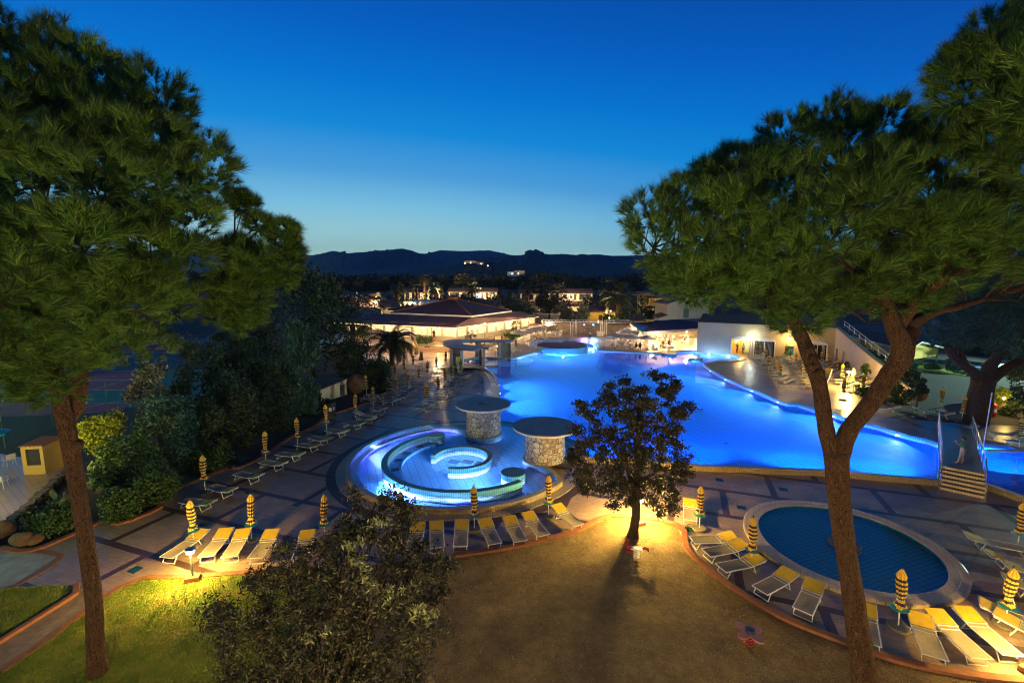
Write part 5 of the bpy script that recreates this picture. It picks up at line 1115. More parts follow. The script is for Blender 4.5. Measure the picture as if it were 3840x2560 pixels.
def rock(name,label,c,r,mat,seed,sz=.8,gr=None):
    bm=bmesh.new(); bmesh.ops.create_icosphere(bm,subdivisions=3,radius=1); rr=np.random.default_rng(seed); ph=rr.uniform(0,6,9)
    for v in bm.verts: p=v.co; k=1+.12*math.sin(p.x*2.3+ph[0])+.1*math.sin(p.y*3.1+ph[1])+.1*math.sin(p.z*2.7+ph[2])+.05*math.sin(p.x*7+ph[3]+p.z*5); v.co=Vector((p.x*r*k,p.y*r*k*.9,p.z*r*k*sz))
    me=bpy.data.meshes.new(name); bm.to_mesh(me); bm.free(); me.materials.append(mat); me.polygons.foreach_set('use_smooth',[True]*len(me.polygons)); o=bpy.data.objects.new(name,me); COL.objects.link(o); o.location=(c[0],c[1],r*sz*.7); return tag(o,label,'rock',gr)
rm=plain('brown_rock',(.20,.12,.06),(.10,.055,.03),3,.9,bump=.6,bs=9)
rock('boulder','big brown boulder between the shed and the striped umbrellas',G(1345,1470),1.05,rm,1,1.1)
for i,(x,y,r,l) in enumerate(((82,2040,.42,'round brown rock beside the worn slab, left one'),(128,2035,.34,'smaller brown rock just right of the round one'),(20,2000,.5,'flat pale rock at the left picture edge'))): rock('garden_rock',l,G(x,y),r,rm,i+4,.8,'rocks in the planted bed')
# litter bins by the hedge
for i,(x,y) in enumerate(((1240,1562),(1250,1557))):
    c=G(x,y); t=thing('litter_bin','dark litter bin with a white notice, %s of two by the hedge'%('left' if i==0 else 'right'),'bin',(c[0],c[1],0),.4,'litter bins by the hedge'); b=MB(); b.box((0,0,.5),(.42,.4,1.)); b.build('body',M['dark'],t); b=MB(); b.box((0,-.21,.7),(.26,.02,.3)); b.build('notice',M['white'],t); b=MB(); b.lathe([(.26,1.0),(.22,1.12),(.02,1.18)],12); b.build('lid',M['dark'],t)
# car park, verge, car, pot, planter
ap_=GP([(3395,1380),(3640,1405),(4600,1480),(4600,1700),(3700,1580),(3440,1520),(3390,1470)],.36); ap_=ap_ if area(ap_)>0 else ap_[::-1]
b=MB(); b.flat([[(33,38.3),(37,36.6),(60,34),(120,34),(120,120),(60,120),(44,66)]],.352); struct(b.build('car_park',plain('asphalt',(.065,.065,.06),(.045,.045,.042),8,.8,bump=.3)))
vg=GP([(3385,1376),(3620,1408),(3640,1396),(3560,1372),(3400,1345)],.4); vg=vg if area(vg)>0 else vg[::-1]
b=MB(); b.prism(vg,.3,.45); vo=b.build('verge',LW); struct(vo)
cc=G(3720,1405,.36); t=thing('parked_car','white parked car behind the spreading pine trunk','car',(cc[0],cc[1],.36),R(12))
def car(t):
    b=MB(); prof=[(-2.1,.35),(-2.12,.75),(-1.9,.95),(-1.1,1.02),(-.5,1.42),(.7,1.47),(1.5,1.05),(2.0,.95),(2.1,.6),(2.05,.35)]
    for s in(-1,1):
        pass
    n=len(prof); vs=[(x,-.85 if z<1.03 else -.68,z) for x,z in prof]+[(x,.85 if z<1.03 else .68,z) for x,z in prof]; b.add(vs,[tuple(range(n)),tuple(range(n,2*n))[::-1]]+[(i,(i+1)%n,n+(i+1)%n,n+i)[::-1] for i in range(n)]); b.build('body',plain('white_car_paint',(.65,.67,.68),(.6,.62,.63),1,.25),t)
    b=MB(); b.add([(-1.02,-.76,1.05),(-.5,-.71,1.38),(.68,-.71,1.42),(1.4,-.76,1.08)],[(0,1,2,3),(3,2,1,0)]); b.add([(-1.12,-.66,1.05),(-1.12,.66,1.05),(-.54,.6,1.41),(-.54,-.6,1.41)],[(0,1,2,3),(3,2,1,0)]); b.build('window',M['glass'],t)
    for x in(-1.35,1.3):
        for y in(-.82,.82): b=MB(); b.path([(x,y-.1,.33),(x,y+.1,.33)],.33,16); w_=b.build('wheel',M['dark'],t); b=MB(); b.path([(x,y-.12,.33),(x,y+.12,.33)],.18,10); b.build('rim',M['alu'],w_)
    for y in(-.62,.62): b=MB(); b.box((-2.05,y,.72),(.14,.34,.16)); b.build('headlight',M['glass'],t)
car(t)
c=G(3450,1500,RIM); t=thing('terracotta_pot','large terracotta pot holding a leafy bush beside the pillar','pot',(c[0],c[1],RIM)); b=MB(); b.lathe([(.3,0),(.52,.35),(.6,.7),(.52,.98),(.6,1.05),(.5,1.06)],24); b.build('pot',M['terracotta'],t); POT=t
t=thing('round_planter','round pale concrete planter at the right edge filled with bushes','planter'); pc_=P(3890,1560,40); b=MB(); b.lathe([(3.9,0),(3.95,1.0),(3.7,1.0),(3.65,.7)],40,(pc_.x,pc_.y,RIM)); b.build('wall',M['cream'],t); PLC=pc_
c=G(3716,1562,RIM); t=thing('fire_cabinet','narrow red fire cabinet between the pine trunk and the round planter','cabinet',(c[0],c[1],RIM)); b=MB(); b.path([(0,0,0),(0,0,1.1),(0,0,1.25)],[.3,.3,.12],14); b.build('body',plain('red_paint',(.42,.015,.012),(.36,.01,.01),2,.4),t); b=MB(); b.box((0,-.28,.6),(.2,.06,.3)); b.build('label_plate',M['white'],t)
# ---------------------------------------------------------------- playground spring toys
def coil(b,r,h,n,turn=4,th=.025):
    b.path([(r*math.cos(2*math.pi*turn*i/n),r*math.sin(2*math.pi*turn*i/n),h*i/n) for i in range(n+1)],th,6)
RED=plain('red_plastic',(.30,.018,.015),(.24,.012,.01),3,.4)
c=G(2386,2092); t=thing('spring_rider','red and white rocking spring toy at the foot of the bushy tree','play equipment',(c[0],c[1],0),R(-12)); b=MB(); coil(b,.11,.42,60); b.build('spring',M['white'],t)
b=MB(); b.box((0,0,.46),(.5,.24,.05)); b.build('seat',M['white'],t)
b=MB(); b.path([(-.2,0,.42),(-.38,0,.48),(-.44,0,.68),(-.36,0,.80),(-.44,0,.86)],[.07,.10,.09,.08,.03],8); b.box((-.3,0,.34),(.3,.30,.06)); b.build('horse_head',RED,t); b=MB(); b.path([(.2,0,.44),(.36,0,.52),(.46,0,.5),(.5,0,.38)],[.05,.07,.07,.03],8); b.build('tail',RED,t)
b=MB(); b.path([(-.34,-.18,.66),(-.34,.18,.66)],.02,6); b.build('handle',M['dark'],t)
c=G(2808,2415); t=thing('spring_seesaw','faded pink four-seat spring seesaw standing in the gravel','play equipment',(c[0],c[1],0),R(25)); b=MB(); coil(b,.14,.40,60); b.build('spring',RED,t)
b=MB(); o_=[]
for k in range(48): a_=2*math.pi*k/48; r=.22+.30*abs(math.cos(2*a_))**1.5; o_.append((r*math.cos(a_),r*math.sin(a_)))
b.prism(o_,.42,.47,bot=True); b.build('seat_board',plain('faded_pink',(.36,.16,.14),(.28,.12,.11),3,.5),t)
b=MB(); b.lathe([(.16,.47),(.15,.58),(.05,.60)],14); b.build('hub',plain('navy_plastic',(.03,.04,.10),(.02,.03,.08),3,.4),t)
# ---------------------------------------------------------------- hills
def ridge(name,pts,D,mat,depth=.45,seed=0,rough=1.):
    xs=np.interp(np.linspace(0,1,240),np.linspace(0,1,len(pts)),[p[0] for p in pts]); ys=np.interp(xs,[p[0] for p in pts],[p[1] for p in pts]); rr=np.random.default_rng(seed)
    ys=ys+np.convolve(rr.normal(0,1.3*rough,260),np.ones(3)/3,'same')[:240]+np.convolve(rr.normal(0,3*rough,280),np.ones(14)/14,'same')[:240]; b=MB(); rows=14; n=240; vs=[]; nz=rr.normal(0,1,(rows,n)); nz=(nz+np.roll(nz,1,1)+np.roll(nz,2,1)+np.roll(nz,-1,1))/3
    for j in range(rows):
        k=j/(rows-1); DD=D*(1-depth*k)
        for i in range(n):
            p=P(xs[i],ys[i],D); z_=p.z*(1-k)**1.15-2*k; f=DD/D; vs.append((p.x*f+nz[j,i]*D*.004*(j>0),DD+nz[j,(i+7)%n]*D*.006*(j>0),z_+nz[j,(i+3)%n]*p.z*.05*(0<j<rows-1)))
    b.add(vs,[(j*n+i,j*n+i+1,(j+1)*n+i+1,(j+1)*n+i)[::-1] for j in range(rows-1) for i in range(n-1)]); struct(b.build(name,mat,smooth=True))
hm=plain('wooded_hillside',(.05,.06,.045),(.025,.035,.025),.02,1.)
ridge('far_mountain',[(-800,955),(300,950),(900,960),(1550,960),(1590,952),(1620,946),(1650,938),(1700,940),(1740,942),(1790,940),(1830,938),(1870,945),(1925,957),(2300,958),(4500,960)],6600,hm,.5,1,.5)
ridge('left_mountain',[(-1500,930),(0,945),(700,940),(1100,952),(1140,958),(1190,955),(1225,946),(1250,940),(1280,945),(1300,950),(1380,944),(1410,938),(1430,940),(1470,936),(1510,932),(1540,938),(1580,954),(1640,968),(1760,985),(2100,1000),(3000,1010)],4200,hm,.5,2,.5)
ridge('right_mountain',[(1300,1010),(1600,985),(1720,978),(1790,968),(1830,964),(1850,968),(1885,962),(1935,958),(1965,955),(1978,938),(1990,936),(1998,940),(2008,934),(2022,938),(2035,950),(2060,953),(2120,952),(2160,956),(2182,952),(2200,955),(2250,953),(2300,960),(2400,958),(2900,950),(4600,930)],3000,hm,.5,3,.4)
ridge('near_hill',[(600,1045),(1300,1035),(1500,1020),(1620,1015),(1700,998),(1760,985),(1810,982),(1860,985),(1930,984),(2000,995),(2100,1003),(2300,1005),(2600,1010),(4000,1020)],950,hm,.6,4,1.)
# villas on the hill
def villa(label,px,py,D,w_,litm,gr):
    c=P(px,py,D); t=thing('hill_villa',label,'house',(c.x,c.y,c.z),0,gr); b=MB(); b.box((0,0,1.2),(w_,6,5)); b.build('wall',M['cream'],t); b=MB(); slabquad(b,[(-w_/2-.6,-3.6,3.7),(w_/2+.6,-3.6,3.7),(w_/2+.6,0,5.),(-w_/2-.6,0,5.)],.3); b.build('roof',M['roof2'],t)
    for k in range(3): b=MB(); b.box((-w_/3+k*w_/3,-3.05,1.8),(w_/12,.1,1.)); b.build('window',litm,t)
    return c
gv='lit villas on the dark hill'
for l,px,py,D,w_,lm,e,cl in(('lit villa with a bright doorway lamp high on the dark hill',1766,985,800,22,'lit2',1200,(1,.6,.25)),('low lit house just right of the highest villa on the hill',1802,990,790,12,'lit2',400,(1,.6,.3)),('white lit villa with bluish floodlight lower on the hill',1925,1030,520,14,'litblue',700,(.8,.9,1.)),('yellow-lit villa beside the bluish floodlit one',1948,1026,520,12,'lit2',700,(1,.7,.2))):
    c=villa(l,px,py,D,w_,M[lm],gv); point((c.x,c.y-8,c.z+3),e*.4,cl,.8)
c=P(1944,1052,480); t=thing('low_tiled_roof','wide low tiled roof below the yellow-lit villa','roof',(c.x,c.y,c.z)); b=MB(); slabquad(b,[(-18,-4,-1),(18,-4,-1),(6,4,2),(-6,4,2)],.4); b.build('tiles',M['roof_lit'],t); point((c.x,c.y-10,c.z+8),2500,(1,.7,.4),.5)

# the air between here and the mountains
b=MB(); b.box((0,3700,270),(24000,7560,548)); hz=b.build('haze',None) if 0 else None
me=bpy.data.meshes.new('haze'); me.from_pydata(b.v,[],b.f); hm_=bpy.data.materials.new('evening_haze'); hm_.use_nodes=True; nt=hm_.node_tree; nt.nodes.remove(nt.nodes['Principled BSDF']); pv=nt.nodes.new('ShaderNodeVolumePrincipled'); pv.inputs['Color'].default_value=(.45,.75,1.,1); pv.inputs['Density'].default_value=8e-5; nt.links.new(pv.outputs[0],nt.nodes['Material Output'].inputs['Volume'])
me.materials.append(hm_); hz=bpy.data.objects.new('haze',me); COL.objects.link(hz); hz['kind']='stuff'
# ---------------------------------------------------------------- vegetation
def rand_dirs(n,g=rng):
    v=g.normal(0,1,(n,3)); return v/np.linalg.norm(v,axis=1,keepdims=True)
def leaves(name,cl,nper,size,mat,parent,el=1.8,shell=.55,up=0.,g=rng,**k):
    "kite-shaped leaves scattered through the outer part of each clump (cx,cy,cz,rx,rz)"
    cl=np.array(cl,float); n=len(cl)*nper; c=np.repeat(cl,nper,0); d=rand_dirs(n,g); r=(shell+(1-shell)*g.uniform(0,1,n))*g.uniform(.82,1.12,n)
    p=c[:,:3]+d*r[:,None]*np.stack([c[:,3],c[:,3],c[:,4]],1); p[:,2]=np.maximum(p[:,2],.03)
    a=rand_dirs(n,g)+d*.5; a[:,2]+=up; a/=np.linalg.norm(a,axis=1,keepdims=True); b=np.cross(a,rand_dirs(n,g)); b/=np.linalg.norm(b,axis=1,keepdims=True)+1e-9
    s=(size*g.uniform(.6,1.35,n))[:,None]; V=np.stack([p-a*s*el/2,p+b*s*.5-a*s*.1,p+a*s*el/2,p-b*s*.5-a*s*.1],1); return soup(name,V,4,mat,parent,**k)
def needles(name,cl,ntuft,nn,ln,mat,parent,g=rng,wd=.012):
    cl=np.array(cl,float); n=len(cl)*ntuft; c=np.repeat(cl,ntuft,0); d=rand_dirs(n,g); d[:,2]=d[:,2]*.8+.12; d/=np.linalg.norm(d,axis=1,keepdims=True); r=g.uniform(.7,1.08,n)
    p=c[:,:3]+d*r[:,None]*np.stack([c[:,3],c[:,3],c[:,4]],1); ax=d+np.array([0,0,.75]); ax/=np.linalg.norm(ax,axis=1,keepdims=True)
    P_=np.repeat(p,nn,0); A=np.repeat(ax,nn,0); q=A*.9+rand_dirs(len(P_),g)*.68; q/=np.linalg.norm(q,axis=1,keepdims=True)
    L=(ln*np.repeat(g.uniform(.7,1.25,n),nn)*g.uniform(.8,1.1,len(P_)))[:,None]; s=np.cross(q,rand_dirs(len(P_),g)); s/=np.linalg.norm(s,axis=1,keepdims=True)+1e-9
    st=P_+A*(g.uniform(-.12,.04,len(P_))[:,None]); V=np.stack([st-s*wd/2,st+s*wd/2,st+q*L],1)
    return soup(name,V,3,mat,parent)
def pip(x,y,poly):
    c=False; n=len(poly)
    for i in range(n):
        x1,y1=poly[i];x2,y2=poly[(i+1)%n]
        if (y1>y)!=(y2>y) and x<(x2-x1)*(y-y1)/(y2-y1)+x1: c=not c
    return c
def edge_d(x,y,poly):
    m=1e9; n=len(poly)
    for i in range(n):
        x1,y1=poly[i];x2,y2=poly[(i+1)%n]; L=(x2-x1)**2+(y2-y1)**2; t_=max(0,min(1,((x-x1)*(x2-x1)+(y-y1)*(y2-y1))/(L+1e-9))); m=min(m,math.hypot(x-x1-t_*(x2-x1),y-y1-t_*(y2-y1)))
    return m
def fill(poly,step,Y0,thick,r,rw,g,layers=3,hole=.04):
    xs=[p[0] for p in poly];ys=[p[1] for p in poly]; out=[]; scale=F/Y0
    yy=min(ys); row=0
    while yy<max(ys):
        xx=min(xs)+(row%2)*step/2
        while xx<max(xs):
            x=xx+g.uniform(-.4,.4)*step; y=yy+g.uniform(-.4,.4)*step
            if pip(x,y,poly) and g.uniform()>hole:
                e=edge_d(x,y,poly); rr=r*g.uniform(.7,1.25)
                if e>rr*scale*.3:
                    k=min(1,e/(rw*scale))**.6
                    for j in range(layers):
                        t_=(j/(layers-1)*2-1) if layers>1 else 0; Y=Y0+thick*k*(t_+g.uniform(-.2,.2)); q=P(x,y,Y); out.append((q.x,q.y,q.z,rr,rr*.8))
            xx+=step
        yy+=step*.87; row+=1
    return out
def limb(b,pts,rad,Y,n=10,dY=0.,jit=.0,sub=4):
    m=len(pts); w=[P(x,y,(Y+dY*i/(m-1)) if not hasattr(Y,'__len__') else Y[i]) for i,(x,y) in enumerate(pts)]
    out=[];rr=[]
    for i in range(m-1):
        for q in range(sub):
            t_=q/sub; p=[w[max(i-1,0)],w[i],w[i+1],w[min(i+2,m-1)]]
            out.append(.5*((2*p[1])+(p[2]-p[0])*t_+(2*p[0]-5*p[1]+4*p[2]-p[3])*t_*t_+(3*p[1]-p[0]-3*p[2]+p[3])*t_**3)); rr.append((rad[i]+(rad[i+1]-rad[i])*t_)*(1+rng.uniform(-.04,.04)))
    out.append(w[-1]); rr.append(rad[-1]); b.path(out,rr,n); return out
def twigs(b,cl,origin,g,r0=.03,n=40,ext=1.0):
    for k in range(n):
        c=cl[g.integers(len(cl))]; e=Vector(c[:3]); o=min(origin,key=lambda q:(q-e).length+g.uniform(0,1.5)); m_=(o+e)/2+Vector(g.normal(0,.25,3)); m_.z-=.15; b.path([o,m_,o.lerp(e,ext)],[r0,r0*.7,r0*.35],5,caps=False)
g1=np.random.default_rng(11)
# left pine
t=thing('pine_tree','huge stone pine filling the left side, with reddish trunk on the lawn','tree')
lp_=[(-380,-60),(-100,20),(60,50),(110,110),(180,85),(300,120),(400,200),(450,290),(540,300),(590,285),(660,340),(705,420),(760,485),(800,480),(850,560),(880,650),(880,760),(830,860),(800,960),(760,1080),(700,1180),(620,1260),(520,1330),(420,1380),(360,1430),(270,1460),(150,1520),(40,1560),(-100,1520),(-500,1500)]
ro_=[(800,800),(860,720),(900,665),(960,665),(980,740),(1050,755),(1130,800),(1155,870),(1110,960),(1120,1060),(1060,1100),(1020,1190),(930,1230),(800,1240),(720,1200),(760,1080),(800,990)]
cl=fill(lp_,124,12.3,3.6,.70,4.2,g1,4,.03); cl2=fill(ro_,72,14.5,1.5,.42,2.2,g1,3,.30)
needles('crown',cl+cl2,23,60,.30,M['needle'],t,g1)
b=MB(); main=limb(b,[(372,2545),(362,2480),(357,2400),(352,2250),(330,2080),(303,1900),(268,1700),(240,1560),(215,1450),(198,1330),(190,1200),(185,1060),(215,930),(330,830),(430,720)],[0.326,0.244,0.222,0.207,0.2,0.2,0.2,0.207,0.185,0.17,0.155,0.133,0.104,0.074,0.037],12.85,14)
b2=limb(b,[(245,1580),(285,1520),(300,1450),(310,1380),(360,1300),(480,1190),(640,1130),(800,1040),(870,980),(880,880)],[.24,.22,.19,.16,.13,.10,.09,.07,.05,.03],13.0,10,2.); b3=limb(b,[(190,1200),(120,1150),(0,1160),(-200,1100)],[.14,.1,.08,.04],12.8,8,-1.); b4=limb(b,[(185,1060),(130,900),(160,700),(300,500)],[.14,.12,.09,.04],12.8,8,-1.); b.path([main[24],main[24]+Vector((.25,0,.35))],[.2,.14],8)
b.build('trunk',M['bark'],t,smooth=True)
b=MB(); twigs(b,cl+cl2,main[28:]+b2[8:]+b3+b4,g1,.028,320); b.build('branches',M['bark'],t)
# right pine, forked
t=thing('pine_tree','large forked stone pine whose trunk crosses the paddling pool','tree')
rp_=[(2322,880),(2340,830),(2400,760),(2480,740),(2500,690),(2590,630),(2640,600),(2680,560),(2760,570),(2810,510),(2900,500),(2960,450),(3020,460),(3080,420),(3150,420),(3180,375),(3260,370),(3340,390),(3400,440),(3480,400),(3560,430),(3660,480),(3760,560),(3900,700),(4050,900),(4050,1080),(3800,1120),(3640,1130),(3560,1110),(3450,1130),(3330,1190),(3280,1240),(3140,1230),(3040,1260),(2940,1270),(2860,1230),(2780,1190),(2740,1240),(2700,1250),(2640,1190),(2560,1130),(2480,1090),(2430,1020),(2380,990),(2335,940)]
cl=fill(rp_,120,12.6,3.4,.72,4.,g1,4,.03)
needles('crown',cl,25,60,.30,M['needle'],t,g1)
b=MB(); tr=limb(b,[(3262,2700),(3250,2580),(3222,2400),(3196,2212),(3170,2050),(3150,1900),(3140,1780),(3136,1690)],[0.406,0.359,0.312,0.269,0.265,0.269,0.289,0.312],12.3,16)
l1=limb(b,[(3138,1730),(3105,1640),(3090,1560),(3072,1440),(3035,1340),(3005,1260),(2955,1178),(2880,1110),(2810,1065),(2720,1010),(2600,990),(2450,930)],[0.265,0.211,0.195,0.195,0.187,0.172,0.156,0.133,0.117,0.094,0.062,0.031],12.3,12,1.); l2=limb(b,[(3140,1740),(3180,1620),(3262,1515),(3325,1420),(3372,1355),(3385,1300),(3350,1220),(3325,1140),(3300,1060),(3220,900),(3240,700)],[0.258,0.228,0.22,0.236,0.258,0.258,0.198,0.16,0.129,0.091,0.038],12.3,12,-.6)
l3=limb(b,[(3385,1330),(3415,1250),(3435,1180),(3470,1100),(3560,980),(3600,800)],[0.24,0.192,0.16,0.128,0.08,0.04],12.2,10,1.5); l4=limb(b,[(3425,1215),(3510,1168),(3600,1150),(3760,1100)],[.14,.11,.09,.04],12.4,8,.5); l5=limb(b,[(3360,1240),(3440,1130),(3540,1050),(3700,980)],[.16,.13,.1,.05],12.1,8,-1.)
for (x,y) in((3045,1345),(3068,1398)):
    q=P(x,y,11.95); b.path([q,q+Vector((.02,-.12,.02))],[.13,.11],10)
b.build('trunk',M['bark'],t,smooth=True)
b=MB(); twigs(b,cl,l1[16:]+l2[20:]+l3+l4+l5,g1,.028,330); b.build('branches',M['bark'],t)
# top-right pine
t=thing('pine_tree','dark pine crown reaching in at the top right corner','tree')
tp_=[(3560,260),(3600,150),(3660,90),(3740,50),(3820,10),(4300,-40),(4300,900),(4000,800),(3760,700),(3650,560),(3600,430),(3570,340)]
cl=fill(tp_,110,10.5,2.6,.72,3.5,g1,4,.02); needles('crown',cl,20,64,.30,M['needle'],t,g1)
b=MB(); limb(b,[(4500,2500),(4420,1800),(4300,1200),(4200,800),(4050,450),(3800,300)],[.4,.35,.3,.25,.15,.05],11.,10); b.build('trunk',M['bark'],t,smooth=True)
# spreading pine by the planter
t=thing('pine_tree','low spreading pine with many limbs beside the footbridge','tree')
sp_=[(3440,1180),(3520,1080),(3700,1060),(3900,1050),(4300,1050),(4300,1330),(3900,1350),(3760,1330),(3640,1300),(3520,1300),(3470,1250)]
cl=fill(sp_,52,37,6,1.1,7,g1,4,.05); needles('crown',cl,16,30,.42,leaf_mat('teal_lit_needles',(.025,.07,.045),(.04,.10,.065)),t,g1,wd=.03)  # teal light on this crown is put into the needle colour
b=MB(); limb(b,[(3648,1640),(3655,1595),(3668,1540),(3678,1480),(3690,1420)],[1.05,.85,.80,.80,.78],36.8,14); limb(b,[(3688,1450),(3655,1400),(3610,1365),(3570,1330),(3556,1300)],[.5,.38,.33,.3,.26],36.8,10); limb(b,[(3640,1385),(3615,1350),(3598,1310)],[.24,.2,.18],36.8,8); limb(b,[(3690,1440),(3715,1380),(3740,1330),(3760,1280)],[.45,.38,.35,.25],36.8,10); limb(b,[(3700,1440),(3745,1400),(3800,1368),(3860,1340),(3950,1300)],[.45,.38,.36,.32,.2],36.8,10,-1.); limb(b,[(3690,1440),(3700,1370),(3765,1320),(3775,1260)],[.3,.25,.25,.2],37.,8)
b.build('trunk',M['bark'],t,smooth=True)
# bushy oak in the middle
t=thing('holm_oak','small bushy oak in front of the pool with round irregular crown','tree')
ok_=[(2110,1720),(2150,1640),(2130,1560),(2160,1500),(2230,1490),(2280,1430),(2340,1395),(2420,1380),(2480,1400),(2540,1430),(2560,1480),(2620,1500),(2600,1570),(2570,1640),(2600,1720),(2640,1750),(2640,1810),(2560,1830),(2540,1900),(2480,1950),(2440,1900),(2330,1905),(2260,1870),(2180,1870),(2150,1800),(2120,1780)]
g2=np.random.default_rng(5); cl=fill(ok_,44,20.6,2.6,.42,2.4,g2,4,.12); cl=[(a+g2.normal(0,.12),b_+g2.normal(0,.12),c_+g2.normal(0,.15),r*g2.uniform(.6,1.3),r2*g2.uniform(.5,1.2)) for a,b_,c_,r,r2 in cl]; leaves('crown',cl,120,.066,M['oakleaf'],t,1.7,.0,0,g2)
b=MB(); tr=limb(b,[(2372,2022),(2376,1990),(2384,1930),(2386,1860),(2390,1780),(2392,1680),(2395,1560),(2400,1450)],[.36,.24,.20,.19,.17,.14,.09,.03],20.5,12)
for q in range(26): c_=cl[g2.integers(len(cl))]; s_=tr[10+g2.integers(14)]; e=Vector(c_[:3]); b.path([s_,(s_+e)/2+Vector((0,0,.2)),e],[.06,.04,.015],6)
b.build('trunk',M['bark2'],t,smooth=True)
# near bush with pointed leaves
t=thing('olive_bush','big dark pointed-leaved bush in the near foreground before the lawn','tree')
nb_=[(735,2290),(800,2230),(870,2200),(950,2120),(1010,2080),(1060,2010),(1130,1975),(1200,2010),(1240,1960),(1280,1880),(1330,1830),(1400,1810),(1480,1850),(1560,1880),(1600,1950),(1640,2030),(1680,2120),(1720,2200),(1700,2300),(1640,2450),(1600,2600),(1560,2900),(800,2900),(860,2600),(840,2480),(760,2400)]
g3=np.random.default_rng(8); cl=fill(nb_,70,10.6,1.9,.36,2.2,g3,4,.10); cl=[(a+g3.normal(0,.10),b_+g3.normal(0,.10),c_+g3.normal(0,.12),r*g3.uniform(.4,1.4),r2*g3.uniform(.5,1.5)) for a,b_,c_,r,r2 in cl]; leaves('crown',cl,120,.034,M['grey_leaf'] if 0 else leaf_mat('bush_leaves',(.014,.016,.008),(.030,.030,.015),(.085,.078,.045)),t,3.4,.0,.1,g3)
sp=[]
for (x,y,n_s) in((1330,2040,5),(1350,2110,5),(1390,2180,5),(1480,2230,6),(1560,2290,6),(1600,2320,4),(1240,2350,4),(1150,2390,3),(1420,1960,4)):
    for q in range(n_s): c=P(x+g3.uniform(-40,40),y+g3.uniform(-25,25),9.0+g3.uniform(-.2,.2)); sp.append((c.x,c.y,c.z,.14,.14))
leaves('pale_sprig',sp,26,.034,leaf_mat('pale_sprig_leaves',(.10,.12,.055),(.17,.19,.09),(.28,.29,.15)),t,3.8,.0,-.6,g3)
b=MB(); base=P(1250,3050,10.7)
for q in range(60): c_=cl[g3.integers(len(cl))]; e=Vector(c_[:3]); s_=Vector((base.x+g3.uniform(-.2,.2),base.y,.0)); b.path([s_,s_.lerp(e,.5)+Vector((0,0,.5)),e],[.07,.04,.012],6)
b.build('trunk',M['bark2'],t,smooth=True)
# planted bed along the hedge: every shrub its own thing
def shrub(name,label,px,py,Y,r,h,mat,size,n,seed,cat='shrub',el=1.7,up=0.,grp='shrubs of the hedge bed',cone=0.,zb=0.,stem=True,k=18):
    "px,py = middle of the crown in the photograph, Y = distance"
    g=np.random.default_rng(seed); c=P(px,py,Y); t=thing(name,label,cat,(0,0,0),0,grp); cl=[]; top=c.z+h/2; bot=max(c.z-h/2,zb+.1)
    for i in range(k):
        f=g.uniform(0,1); z_=bot+(top-bot)*f; rr=r*(math.sqrt(max(.05,1-(2*f-1)**2*(.75)))*(1-cone*f)); a=g.uniform(0,6.28); q=rr*math.sqrt(g.uniform(.1,1))*.75; s=r*g.uniform(.24,.42)*(1-cone*.5*f); cl.append((c.x+q*math.cos(a),c.y+q*math.sin(a),z_,s,s*(1.2+cone)))
    leaves('crown',cl,n,size,mat,t,el,.35,up,g)
    if stem: b=MB(); b.path([(c.x,c.y,zb-.05),(c.x,c.y,bot+(top-bot)*.6)],[max(.06,r*.07),.04],7); b.build('trunk',M['bark2'],t)
    return c
